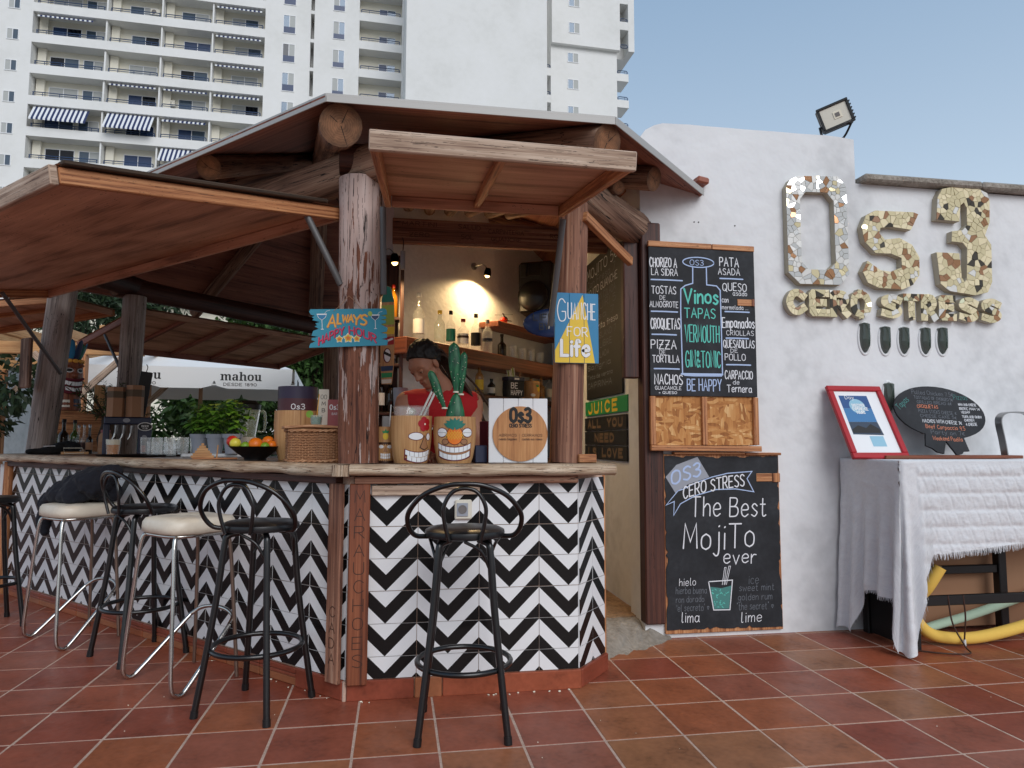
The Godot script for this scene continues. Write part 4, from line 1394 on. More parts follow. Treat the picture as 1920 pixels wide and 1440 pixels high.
func bottle(at: Vector3, h: float, r: float, gl: String, cap: String, lab: String, label: String, group := "bottles on the bar shelves", neck := 0.36, turn := 0.0, stripe := ""):
	var o = thing("bottle", label, "bottle", at, turn, group)
	var st := begin()
	var sh := h * (1.0 - neck)
	lathe(st, [Vector2(0, 0.002), Vector2(r * 0.9, 0.0), Vector2(r, 0.008), Vector2(r, sh * 0.93), Vector2(r * 0.86, sh * 1.03), Vector2(r * 0.46, sh * 1.16), Vector2(r * 0.36, sh * 1.24), Vector2(r * 0.34, h * 0.93), Vector2(r * 0.40, h * 0.935), Vector2(r * 0.40, h * 0.95), Vector2(0, h * 0.95)], 18, Transform3D(), false)
	part("glass_body", st, mats[gl], o)
	st = begin()
	lathe(st, [Vector2(0, h * 0.90), Vector2(r * 0.42, h * 0.90), Vector2(r * 0.42, h * 0.995), Vector2(r * 0.38, h), Vector2(0, h)], 14)
	part("cap", st, mats[cap], o)
	if lab != "":
		st = begin()
		lathe(st, [Vector2(r + 0.0008, sh * 0.28), Vector2(r + 0.0008, sh * 0.78)], 18)
		part("paper_label", st, mats[lab], o)
	if stripe != "":
		st = begin()
		lathe(st, [Vector2(r + 0.0016, sh * 0.56), Vector2(r + 0.0016, sh * 0.68)], 18)
		part("label_band", st, mats[stripe], o)
	return o

func tumbler(at: Vector3, h: float, r: float, label: String, group: String, handle := false):
	var o = thing("drinking_glass", label, "glass", at, rng.randf() * TAU, group)
	var st := begin()
	lathe(st, [Vector2(0, 0), Vector2(r * 0.86, 0), Vector2(r, h), Vector2(r - 0.003, h), Vector2(r * 0.82, 0.012), Vector2(0, 0.012)], 16)
	part("bowl", st, mats.clear_glass, o)
	if handle:
		st = begin()
		tube(st, [Vector3(r * 0.95, h * 0.82, 0), Vector3(r + 0.028, h * 0.76, 0), Vector3(r + 0.03, h * 0.35, 0), Vector3(r * 0.9, h * 0.24, 0)], 0.005, 6)
		part("handle", st, mats.clear_glass, o)
	return o

func wall_lamp(at: Vector3, aim: Vector3, label: String, power: float):
	var o = thing("spot_lamp", label, "lamp", at, 0.0, "small spot lamps inside the bar")
	var d := aim.normalized()
	var st := begin()
	rod(st, Vector3(0, 0.07, 0) - WN * 0.148, Vector3(0, 0.07, 0) - WN * 0.13, 0.03, -1, 14)
	part("wall_rose", st, mats.steel, o)
	st = begin()
	tube(st, [Vector3(0, 0.07, 0) - WN * 0.13, Vector3(0, 0.075, 0) - WN * 0.05, Vector3(0, 0.03, 0)], 0.005, 6)
	part("arm", st, mats.steel, o)
	st = begin()
	var b := frame_of(d)
	var xf := Transform3D(Basis(b.x, -d, b.y), -d * 0.0)
	lathe(st, [Vector2(0.030, -0.030), Vector2(0.030, 0.0), Vector2(0.022, 0.035), Vector2(0, 0.04)], 16, xf)
	part("shade", st, mats.old_chrome, o)
	st = begin()
	blob(st, d * 0.024, Vector3(0.021, 0.021, 0.021), 12)
	part("bulb", st, mats.lamp_glow, o)
	var l := SpotLight3D.new()
	l.name = "lamp_light"
	l.light_energy = power
	l.light_color = Color(1.0, 0.84, 0.60)
	l.spot_angle = 80.0
	l.spot_range = 6.0
	l.spot_attenuation = 2.0
	l.spot_angle_attenuation = 0.4
	l.light_size = 0.02
	l.shadow_enabled = true
	o.add_child(l)
	l.position = d * 0.05
	l.basis = Basis.looking_at(d, Vector3.RIGHT)

func build_interior():
	var o = thing("bar_back_wall", "white plastered inner wall of the bar behind the bottle shelves", "wall")
	var st := begin()
	box(st, Transform3D(Basis(WD, Vector3.UP, WN), back_at(1.22, -0.065, 1.7)), Vector3(2.5, 3.2, 0.12), 0.0)
	part("wall_body", st, mats.inner_plaster, o)
	st = begin()
	box_at(st, Vector3(1.615, 1.65, -5.63), Vector3(0.12, 3.1, 2.45), 0.0)
	part("side_wall", st, mats.plaster, o)
	st = begin()
	board(st, Vector3(-0.05, 2.69, -4.95), Vector3(1.55, 2.69, -4.95), 0.18, 0.05, 0.004)
	var li = part("lintel", st, mats.red_post, o)
	st = begin()
	for q in [["MARTINI", 0.02, 2.73, 0.24, 0.028], ["ZERO", 0.07, 2.65, 0.14, 0.028], ["SALUD", 0.42, 2.72, 0.16, 0.034], ["SOL", 0.44, 2.65, 0.09, 0.03], ["CARPINTERIA", 0.64, 2.70, 0.26, 0.03], ["GUANCHE", 0.66, 2.645, 0.22, 0.028], ["RONMIEL", 1.10, 2.69, 0.20, 0.028]]:
		write(st, strokes(q[0], q[1], q[2], q[3], q[4], 0.4), 0.004, -4.9242)
	part("scribbles", st, mats.brown_paint, li)
	# shelves
	for q in [[-0.12, 2.2, 1.855, 0.12, 0.21, "shelf_wood"], [1.06, 2.2, 2.18, 0.05, 0.20, "shelf_wood"], [0.55, 2.2, 1.545, 0.04, 0.22, "dark_wood"], [0.2, 2.2, 1.02, 0.05, 0.4, "dark_wood"]]:
		st = begin()
		box(st, Transform3D(Basis(WD, Vector3.UP, WN), back_at((q[0] + q[1]) * 0.5, q[4] * 0.5, q[2])), Vector3(q[1] - q[0], q[3], q[4]), 0.005, 0)
		part("shelf", st, mats[q[5]], o)
	st = begin()
	box(st, Transform3D(Basis(WD, Vector3.UP, WN), back_at(1.5, 0.15, 0.55)), Vector3(1.4, 0.9, 0.28), 0.004)
	part("base_cabinet", st, mats.white_paint, o)
	# narrow dark cabinet at the left end of the wall
	var cab = thing("bottle_cabinet", "narrow dark wooden cabinet full of bottles beside the inner wall", "cabinet", Vector3(-0.09, 0.1, -4.98))
	for q in [[Vector3(-0.09, 1.2, 0), Vector3(0.025, 2.4, 0.16)], [Vector3(0.115, 1.2, 0), Vector3(0.025, 2.4, 0.16)], [Vector3(0, 1.2, -0.07), Vector3(0.18, 2.4, 0.02)]]:
		st = begin()
		box_at(st, q[0], q[1], 0.003)
		part("side_board", st, mats.dark_wood, cab)
	for y in [0.9, 1.28, 1.62, 1.95, 2.39]:
		st = begin()
		box_at(st, Vector3(0.012, y, 0.01), Vector3(0.178, 0.02, 0.135), 0.002)
		part("shelf", st, mats.dark_wood, cab)
	var s2 := 0
	for q in [[-0.115, 1.40, 0.27, "dark_glass", "ink", "white_paint"], [-0.045, 1.40, 0.25, "dark_glass", "red", ""], [-0.11, 1.74, 0.20, "dark_glass", "ink", ""], [-0.04, 1.74, 0.24, "clear_glass", "steel", "white_paint"], [-0.10, 2.07, 0.22, "clear_glass", "white_paint", "white_paint"], [-0.035, 2.07, 0.24, "gold_liquor", "apple", ""]]:
		s2 += 1
		bottle(Vector3(q[0], q[1] - 0.008, -4.97), q[2], 0.03, q[3], q[4], q[5], ["dark bottle with a black cap and white label low in the cabinet", "dark bottle with a red cap low in the cabinet", "short dark bottle on the middle cabinet shelf", "clear bottle with a steel cap on the middle cabinet shelf", "clear white capped bottle on the top cabinet shelf", "amber bottle with a red cap on the top cabinet shelf"][s2 - 1], "bottles in the narrow cabinet")
	# bottles along the upper shelf
	var y1 := 1.9155
	bottle(back_at(0.13, 0.11, y1), 0.36, 0.042, "clear_glass", "white_paint", "white_paint", "tall clear bottle with a white cap on the shelf", "bottles on the bar shelves", 0.42)
	bottle(back_at(0.38, 0.11, y1), 0.27, 0.042, "pale_glass", "yellow", "", "round clear bottle with a yellow cap on the shelf")
	bottle(back_at(0.52, 0.11, y1), 0.29, 0.036, "clear_glass", "ink", "teal_paint", "clear bottle with a black cap and green label on the shelf")
	bottle(back_at(0.655, 0.13, y1), 0.245, 0.045, "clear_glass", "red", "white_paint", "squat bottle with a red cap and white label on the shelf", "bottles on the bar shelves", 0.36, 0.0, "brown_paint")
	bottle(back_at(0.86, 0.11, y1), 0.32, 0.040, "clear_glass", "ink", "ink", "straight clear bottle with a black cap and black label on the shelf")
	bottle(back_at(1.0, 0.13, y1), 0.29, 0.042, "clear_glass", "steel", "", "clear bottle with blue lettering on the shelf", "bottles on the bar shelves", 0.34, 0.0, "navy")
	bottle(back_at(1.24, 0.12, y1), 0.20, 0.038, "dark_glass", "ink", "", "short black bottle at the end of the shelf", "bottles on the bar shelves", 0.45)
	for i in 4:
		tumbler(back_at(1.42 + i * 0.16, 0.12, y1), 0.12 - 0.01 * (i % 2), 0.038, "clear tumbler standing on the bottle shelf", "tumblers on the bottle shelf")
	# lower shelf
	var y2 := 1.5655
	bottle(back_at(0.90, 0.12, y2), 0.28, 0.036, "gold_liquor", "steel", "yellow", "slim golden bottle with a yellow label on the lower shelf", "bottles on the bar shelves", 0.42)
	bottle(back_at(1.08, 0.12, y2), 0.15, 0.034, "dark_glass", "ink", "ivory", "small dark bottle with an ivory label on the lower shelf")
	bottle(back_at(1.93, 0.12, y2), 0.26, 0.034, "gold_liquor", "yellow", "", "gold bottle with a gold cap on the lower shelf", "bottles on the bar shelves", 0.5)
	bottle(back_at(1.84, 0.06, y2), 0.22, 0.034, "gold_liquor", "ink", "", "amber bottle with a black cap behind the gold one")
	bottle(back_at(2.05, 0.14, y2), 0.25, 0.036, "clear_glass", "ink", "ivory", "clear bottle with an ivory label at the corner of the lower shelf")
	# small slate box with straws, lettered BE HAPPY
	var bx = thing("straw_box", "slate coloured box lettered BE HAPPY holding straws", "box", back_at(1.27, 0.22, y2) , atan2(-WN.x, -WN.z) + PI - 0.35)
	st = begin()
	box_at(st, Vector3(0, 0.07, 0), Vector3(0.17, 0.14, 0.09), 0.003)
	part("box_body", st, mats.slate, bx)
	st = begin()
	box_at(st, Vector3(0, 0.157, 0), Vector3(0.176, 0.032, 0.096), 0.003)
	part("box_rim", st, mats.navy, bx)
	st = begin()
	write(st, strokes("BE", -0.06, 0.075, 0.07, 0.045), 0.006, 0.0462)
	write(st, strokes("HAPPY", -0.06, 0.018, 0.12, 0.04), 0.005, 0.0462)
	part("lettering", st, mats.chalk, bx)
	st = begin()
	box_at(st, Vector3(0.0, 0.156, 0.0488), Vector3(0.05, 0.016, 0.0012), 0.0)
	part("maker_print", st, mats.white_paint, bx)
	for i in 7:
		st = begin()
		var px := -0.065 + i * 0.012
		rod(st, Vector3(px, 0.15, 0.01), Vector3(px - 0.02 + rng.randf() * 0.02, 0.24 + rng.randf() * 0.02, 0), 0.0035, -1, 6)
		part("straw", st, mats[["ivory", "leaf_pale", "ivory", "white_paint"][i % 4]], bx)
	st = begin()
	rod(st, Vector3(0.06, 0.15, 0), Vector3(0.075, 0.225, 0), 0.005, -1, 6)
	part("straw", st, mats.tan_print, bx)
	# wooden canister with a carved face
	var cn = thing("tiki_canister", "small lidded wooden canister with a carved face and yellow fruit", "canister", back_at(1.60, 0.20, y2), 0.3)
	st = begin()
	lathe(st, [Vector2(0, 0), Vector2(0.075, 0), Vector2(0.082, 0.07), Vector2(0.08, 0.14), Vector2(0, 0.14)], 20)
	part("canister_body", st, mats.light_wood, cn)
	st = begin()
	lathe(st, [Vector2(0, 0.14), Vector2(0.084, 0.14), Vector2(0.084, 0.158), Vector2(0.07, 0.164), Vector2(0.014, 0.166), Vector2(0.014, 0.185), Vector2(0, 0.187)], 20)
	part("lid", st, mats.light_wood, cn)
	st = begin()
	blob(st, Vector3(0.035, 0.085, 0.072), Vector3(0.018, 0.024, 0.008), 10)
	part("painted_fruit", st, mats.yellow, cn)
	st = begin()
	blob(st, Vector3(0.02, 0.118, 0.074), Vector3(0.022, 0.012, 0.006), 10)
	part("painted_leaf", st, mats.green_paint, cn)
	st = begin()
	blob(st, Vector3(-0.02, 0.035, 0.078), Vector3(0.026, 0.015, 0.005), 10)
	part("painted_eye", st, mats.white_paint, cn)
	# loudspeaker
	var sp = thing("loudspeaker", "black loudspeaker with a round woofer grille under the bar ceiling", "loudspeaker", back_at(1.56, 0.30, 2.33), -0.45)
	st = begin()
	box_at(st, Vector3(0, 0.22, -0.02), Vector3(0.31, 0.46, 0.26), 0.02)
	part("cabinet", st, mats.black_plastic, sp)
	st = begin()
	lathe(st, [Vector2(0.135, 0.0), Vector2(0.135, 0.02), Vector2(0.125, 0.03), Vector2(0.09, 0.045), Vector2(0.0, 0.055)], 24, Transform3D(Basis(Vector3.RIGHT, PI / 2), Vector3(-0.02, 0.14, 0.11)), true)
	part("grille", st, mats.black_metal, sp)
	st = begin()
	box_at(st, Vector3(-0.105, 0.37, 0.116), Vector3(0.055, 0.12, 0.02), 0.012)
	part("port", st, mats.ink, sp)
	st = begin()
	box_at(st, Vector3(-0.005, 0.375, 0.116), Vector3(0.11, 0.11, 0.02), 0.03)
	part("horn", st, mats.black_metal, sp)
	# toy helicopter on the high shelf
	var he = thing("toy_helicopter", "small red toy helicopter on the high wooden shelf", "toy", back_at(1.27, 0.12, 2.2055), 0.9)
	st = begin()
	blob(st, Vector3(0, 0.035, 0), Vector3(0.05, 0.028, 0.028), 14)
	part("fuselage", st, mats.apple, he)
	st = begin()
	blob(st, Vector3(0.02, 0.045, 0), Vector3(0.03, 0.03, 0.026), 12)
	part("cockpit", st, mats.dark_glass, he)
	st = begin()
	rod(st, Vector3(0.03, 0.04, 0), Vector3(0.14, 0.05, 0), 0.007, 0.003, 8)
	part("tail_boom", st, mats.black_plastic, he)
	for r in [0.4, 2.0]:
		st = begin()
		box(st, Transform3D(Basis(Vector3.UP, r), Vector3(0, 0.085, 0)), Vector3(0.16, 0.002, 0.012), 0.0)
		part("rotor_blade", st, mats.black_plastic, he)
	st = begin()
	rod(st, Vector3(0, 0.06, 0), Vector3(0, 0.086, 0), 0.004, -1, 6)
	part("mast", st, mats.black_plastic, he)
	for z in [-0.02, 0.02]:
		st = begin()
		tube(st, [Vector3(-0.05, 0.004, z), Vector3(-0.02, 0.003, z), Vector3(0.04, 0.003, z)], 0.003, 6)
		part("skid", st, mats.old_chrome, he)
	# lamps
	wall_lamp(back_at(0.97, 0.15, 2.60), Vector3(-0.12, -1, -0.1), "round spot lamp glowing on the plastered inner wall", 0.6)
	wall_lamp(Vector3(-0.03, 2.42, -4.70), Vector3(0.05, -1, 0.05), "spot lamp glowing beside the narrow bottle cabinet", 0.4)
	# pendant switch and cable on the cabinet corner
	var ps = thing("hanging_socket", "grey hanging switch box on a thin cable by the inner wall", "switch", Vector3(0.025, 2.52, -4.86))
	st = begin()
	rod(st, Vector3.ZERO, Vector3(0, -0.13, 0), 0.018, -1, 10)
	part("switch_body", st, mats.pot_grey, ps)
	st = begin()
	tube(st, [Vector3(0, 0, 0), Vector3(0.004, 0.06, 0), Vector3(-0.003, 0.11, -0.05)], 0.004, 6)
	part("cable", st, mats.ink, ps)

# ---------------------------------------------------------------- the apartment tower behind
func window(o, u0: float, u1: float, v0: float, v1: float, w: float, glass_a: String, glass_b: String, low := 0.0):
	var st := begin()
	var t := 0.06
	for q in [[(u0 + u1) * 0.5, v0 + t * 0.5, u1 - u0, t], [(u0 + u1) * 0.5, v1 - t * 0.5, u1 - u0, t], [u0 + t * 0.5, (v0 + v1) * 0.5, t, v1 - v0 - 2 * t], [u1 - t * 0.5, (v0 + v1) * 0.5, t, v1 - v0 - 2 * t], [(u0 + u1) * 0.5, (v0 + v1) * 0.5, t, v1 - v0 - 2 * t]]:
		box_at(st, Vector3(q[0], q[1], w + 0.03), Vector3(q[2], q[3], 0.06), 0.0)
	var f = part("window", st, mats.white_paint, o)
	var mid := (u0 + u1) * 0.5
	for q in [[u0 + t, mid - t * 0.5, glass_a], [mid + t * 0.5, u1 - t, glass_b]]:
		st = begin()
		box_at(st, Vector3((q[0] + q[1]) * 0.5, (v0 + v1) * 0.5 + low * 0.5, w + 0.02), Vector3(q[1] - q[0], v1 - v0 - 2 * t - low, 0.02), 0.0)
		part("pane", st, mats[q[2]], f)
	if low > 0.0:
		st = begin()
		box_at(st, Vector3(mid, v0 + t + low * 0.5, w + 0.045), Vector3(u1 - u0 - 2 * t, low, 0.05), 0.0)
		part("lower_panel", st, mats.window_blue, f)
	return f

func rail(o, u0: float, u1: float, v: float, w: float):
	var st := begin()
	var h := 0.38
	var pts := []
	for a in [[u0 + 0.2, 0.0], [(u0 + u1) * 0.5, 0.0], [u1 - 0.2, 0.0], [u1 - 0.05, 0.06], [u1, h * 0.5], [u1 - 0.05, h - 0.06], [u1 - 0.2, h], [(u0 + u1) * 0.5, h], [u0 + 0.2, h], [u0 + 0.05, h - 0.06], [u0, h * 0.5], [u0 + 0.05, 0.06]]:
		pts.append(Vector3(a[0], v + a[1], w))
	tube(st, pts, 0.045, 5, true)
	board(st, Vector3(u0 + 0.05, v + 0.19, w), Vector3(u1 - 0.05, v + 0.19, w), 0.05, 0.04, 0.0)
	var x := u0 + 0.8
	while x < u1 - 0.3:
		box_at(st, Vector3(x, v + 0.19, w), Vector3(0.04, 0.38, 0.04), 0.0)
		x += 1.4
	part("railing", st, mats.rail_blue, o)

func awning(o, u0: float, u1: float, v: float, w: float, drop: float, reach: float):
	var n := int((u1 - u0) / 0.19)
	var meshes := [begin(), begin()]
	for i in n:
		var a := lerpf(u0, u1, float(i) / n)
		var b := lerpf(u0, u1, float(i + 1) / n)
		var st: SurfaceTool = meshes[i % 2]
		var p := Vector3(0, v, w)
		var q := Vector3(0, v - drop, w + reach)
		quad(st, Vector3(a, q.y, q.z), Vector3(b, q.y, q.z), Vector3(b, p.y, p.z), Vector3(a, p.y, p.z))
		quad(st, Vector3(a, q.y - 0.16, q.z + 0.005), Vector3(b, q.y - 0.16, q.z + 0.005), Vector3(b, q.y, q.z), Vector3(a, q.y, q.z))
	var mesh: ArrayMesh = meshes[0].commit()
	mesh.surface_set_material(0, mats.awning_white)
	meshes[1].commit(mesh)
	mesh.surface_set_material(1, mats.awning_blue)
	part("awning", mesh, null, o)

func build_tower():
	var o = thing("apartment_tower", "tall white apartment tower with rows of recessed balconies behind the bar roof", "apartment building", Vector3(-22.65, 0, -68.01), deg_to_rad(2.5))
	var st := begin()
	var top := 62.0
	var solid := func(u0, u1, v0, v1, w0, w1, m, called = "wall"):
		var s := begin()
		box_at(s, Vector3((u0 + u1) * 0.5, (v0 + v1) * 0.5, (w0 + w1) * 0.5), Vector3(u1 - u0, v1 - v0, w1 - w0), 0.0)
		return part(called, s, mats[m], o)
	solid.call(-36.0, -11.0, 0.0, top, -15.0, 0.0, "tower_white")
	solid.call(-11.0, 9.3, 0.0, top, -15.0, -1.4, "tower_cream", "balcony_back_wall")
	solid.call(9.3, 13.6, 0.0, top, -15.0, 0.0, "tower_white")
	solid.call(13.96, 18.34, 0.0, top, -15.0, 0.0, "tower_white")
	solid.call(13.6, 13.96, 0.0, top, -15.0, -1.6, "tower_white", "stair_wall")
	solid.call(18.34, 22.6, 0.0, top, -15.0, -1.4, "tower_cream", "balcony_back_wall")
	solid.call(22.6, 45.81, 0.0, top, -15.0, -1.6, "tower_white")
	solid.call(22.6, 36.6, 0.0, top, -1.595, 0.0, "tower_white")
	solid.call(38.35, 45.81, 0.0, top, -1.595, 0.0, "tower_white")
	solid.call(45.815, 47.67, 43.6, top, -15.0, -1.2, "tower_white")
	solid.call(38.35, 46.02, 43.6, top, 0.005, 0.5, "tower_white")
	solid.call(46.98, 47.67, 43.6, top, -1.195, 0.5, "tower_white")
	solid.call(22.75, 36.35, 0.0, top, 0.005, 6.0, "tower_white", "blank_gable")
	# section with four bays of balconies
	var bays := [[-10.9, -4.95], [-4.75, -0.15], [0.0, 4.4], [4.5, 9.2]]
	var kinds := ["window_glass", "window_dark", "curtain", "window_blue", "curtain", "window_glass"]
	for k in range(-8, 6):
		var b := 37.73 + 2.97 * k
		solid.call(-11.0, 9.3, b, b + 0.85, -0.16, 0.0, "tower_white", "balcony_parapet")
		solid.call(-10.99, 9.29, b + 0.005, b + 0.17, -1.4, -0.165, "tower_white", "balcony_slab")
		solid.call(18.345, 22.6, b, b + 0.85, -0.16, 0.0, "tower_white", "balcony_parapet")
		solid.call(18.345, 22.595, b + 0.005, b + 0.17, -1.4, -0.165, "tower_white", "balcony_slab")
		var seen := k > -6 and k < 3
		for i in 4:
			var u0: float = bays[i][0]
			var u1: float = bays[i][1]
			if i < 3:
				solid.call(u1, u1 + 0.14, b + 0.18, b + 2.96, -1.39, -0.2, "tower_white", "balcony_divider")
			if not seen:
				continue
			rail(o, u0 + 0.25, u1 - 0.1, b + 0.83, -0.06)
			var wd := 2.5
			var c := lerpf(u0, u1, 0.62 if i > 0 else 0.35) + rng.randf_range(-0.2, 0.2)
			var ga: String = kinds[rng.randi() % 6]
			var gb: String = kinds[rng.randi() % 6]
			if k == -5 and i == 0:
				gb = "maroon"
			window(o, c - wd * 0.5, c + wd * 0.5, b + 0.2, b + 2.42, -1.4, ga, gb)
			if i == 0:
				window(o, c + 1.6, c + 3.4, b + 0.2, b + 2.42, -1.4, "window_glass", "curtain")
			# a return of wall beside each divider
			solid.call(u0 + 0.05, u0 + 0.75, b + 0.18, b + 2.95, -1.39, -1.0, "tower_cream", "chimney_breast")
		window(o, 20.3, 22.0, b + 0.2, b + 2.3, -1.4, "window_blue", "window_glass")
		if seen:
			rail(o, 18.5, 22.4, b + 0.83, -0.06)
		# window columns
		window(o, 10.99, 12.19, b + 0.66, b + 2.58, 0.0, "window_dark" if k % 3 == 0 else "window_glass", "curtain", 0.62)
		window(o, 15.75, 16.93, b + 0.66, b + 2.55, 0.0, "curtain", "window_glass", 0.5)
		solid.call(13.605, 13.955, b + 3.03, b + 3.38, -1.595, -0.005, "tower_white", "stair_spandrel")
		window(o, -13.05, -12.05, b + 0.0, b + 1.05, 0.0, "curtain", "window_glass")
		# right hand wing
		var fb := 37.25 + 2.98 * k
		if fb + 2.9 > 43.6:
			window(o, 40.2, 41.45, fb + 1.65, fb + 2.85, 0.5, "window_glass", "curtain")
			solid.call(46.025, 46.975, fb + 2.78, fb + 3.7, -0.4, 0.495, "tower_white", "balcony_parapet")
			solid.call(46.025, 46.975, fb + 2.78, fb + 2.95, -1.195, -0.405, "tower_white", "balcony_slab")
			rail(o, 46.1, 46.9, fb + 0.75, 0.4)
		else:
			window(o, 40.2, 41.45, fb + 1.62, fb + 2.72, 0.0, "window_glass", "curtain")
			solid.call(45.82, 47.15, fb + 0.2, fb + 1.05, -2.4, -0.02, "tower_white", "side_balcony")
			rail(o, 45.9, 47.05, fb + 1.05, -0.1)
			solid.call(36.605, 38.345, fb - 0.1, fb + 0.75, -0.2, -0.01, "tower_white", "balcony_parapet")
			solid.call(36.605, 38.345, fb - 0.1, fb + 0.08, -1.595, -0.205, "tower_white", "balcony_slab")
			rail(o, 36.7, 38.3, fb + 0.75, -0.1)
	# awnings: rolled up ones show a short striped valance, lowered ones a whole panel
	for q in [[1, 0, 0.25, 0.5], [1, 3, 0.2, 0.4], [0, 0, 0.28, 0.55], [0, 3, 0.22, 0.45], [-1, 3, 0.2, 0.4], [-2, 3, 0.32, 0.5], [-3, 0, 1.45, 0.9], [-3, 1, 1.75, 1.2], [-3, 2, 0.28, 0.45], [-4, 2, 1.45, 1.0], [-2, 1, 0.12, 0.3], [-2, 2, 0.12, 0.3]]:
		var bay: Array = bays[q[1]]
		var v: float = 37.73 + 2.97 * (q[0] + 1) - 0.06
		var e: float = 1.0 if q[1] == 0 else 0.25
		awning(o, bay[0] + 0.3, bay[1] - e, v, -0.5 if q[2] < 1.0 else -0.25, q[2], q[3])
	# air conditioners
	for q in [[0.7, 37.73 - 2.97 * 2 + 1.85], [-1.0, 37.73 + 2.97 + 1.9]]:
		st = begin()
		box_at(st, Vector3(q[0], q[1], -1.2), Vector3(0.85, 0.6, 0.32), 0.03)
		var ac = part("air_conditioner", st, mats.ivory, o)
		st = begin()
		lathe(st, [Vector2(0, 0), Vector2(0.22, 0), Vector2(0.2, 0.02), Vector2(0, 0.02)], 14, Transform3D(Basis(Vector3.RIGHT, PI / 2), Vector3(q[0] - 0.1, q[1], -1.03)))
		part("fan_grille", st, mats.grey_ink, ac)

# ---------------------------------------------------------------- plants, parasol and pergola behind the bar
func leaf(st: SurfaceTool, p: Vector3, dir: Vector3, up: Vector3, len: float, wid: float, droop := 0.2):
	var side := dir.cross(up).normalized() * wid * 0.5
	var nrm := side.cross(dir).normalized()
	if nrm.y < 0:
		nrm = -nrm
	var mid := p + dir * len * 0.45
	var tip := p + dir * len - Vector3.UP * droop * len
	for q in [[p, mid + side, mid], [p, mid, mid - side], [mid, mid + side, tip], [mid, tip, mid - side]]:
		var a: Vector3 = q[0]
		var b: Vector3 = q[1]
		var c: Vector3 = q[2]
		var n := (b - a).cross(c - a).normalized()
		if n.dot(nrm) > 0:
			vert(st, a, n, Vector2.ZERO); vert(st, c, n, Vector2.ZERO); vert(st, b, n, Vector2.ZERO)
		else:
			vert(st, a, -n, Vector2.ZERO); vert(st, b, -n, Vector2.ZERO); vert(st, c, -n, Vector2.ZERO)

func rand_dir() -> Vector3:
	var v := Vector3(rng.randfn(), rng.randfn(), rng.randfn())
	return v.normalized() if v.length() > 0.01 else Vector3.UP

func crown(clumps: Array, per: int, len: float, wid: float) -> SurfaceTool:
	var st := begin()
	for c in clumps:
		var at: Vector3 = c[0]
		var r: float = c[1]
		for i in int(per * r * r):
			var d := rand_dir()
			var p := at + d * r * pow(rng.randf(), 0.4) * Vector3(1, 0.8, 1)
			var f := (d + rand_dir() * 0.9 + Vector3(0, -0.15, 0)).normalized()
			leaf(st, p, f, rand_dir(), len * rng.randf_range(0.7, 1.3), wid * rng.randf_range(0.7, 1.3))
	return st

func tree(called: String, at: Vector3, h: float, spread: float, m: String, label: String, len := 0.14, wid := 0.06, low := 0.45, dens := 1500):
	var o = thing(called, label, "tree", at, 0.0, "trees behind the bar")
	var st := begin()
	rod(st, Vector3.ZERO, Vector3(0.1, h * 0.6, 0.05), 0.11, 0.07, 10, 0.15, 6)
	var clumps := []
	for i in 11:
		var a := rng.randf() * TAU
		var rr := spread * sqrt(rng.randf()) * 0.8
		var c := Vector3(cos(a) * rr, h * rng.randf_range(low, 0.92), sin(a) * rr)
		clumps.append([c, spread * rng.randf_range(0.32, 0.5)])
		rod(st, Vector3(0.08, h * 0.4, 0.04), c, 0.045, 0.015, 6, 0.0, 1)
	part("trunk", st, mats.bark, o)
	part("crown", crown(clumps, dens, len, wid), mats[m], o)
	return o

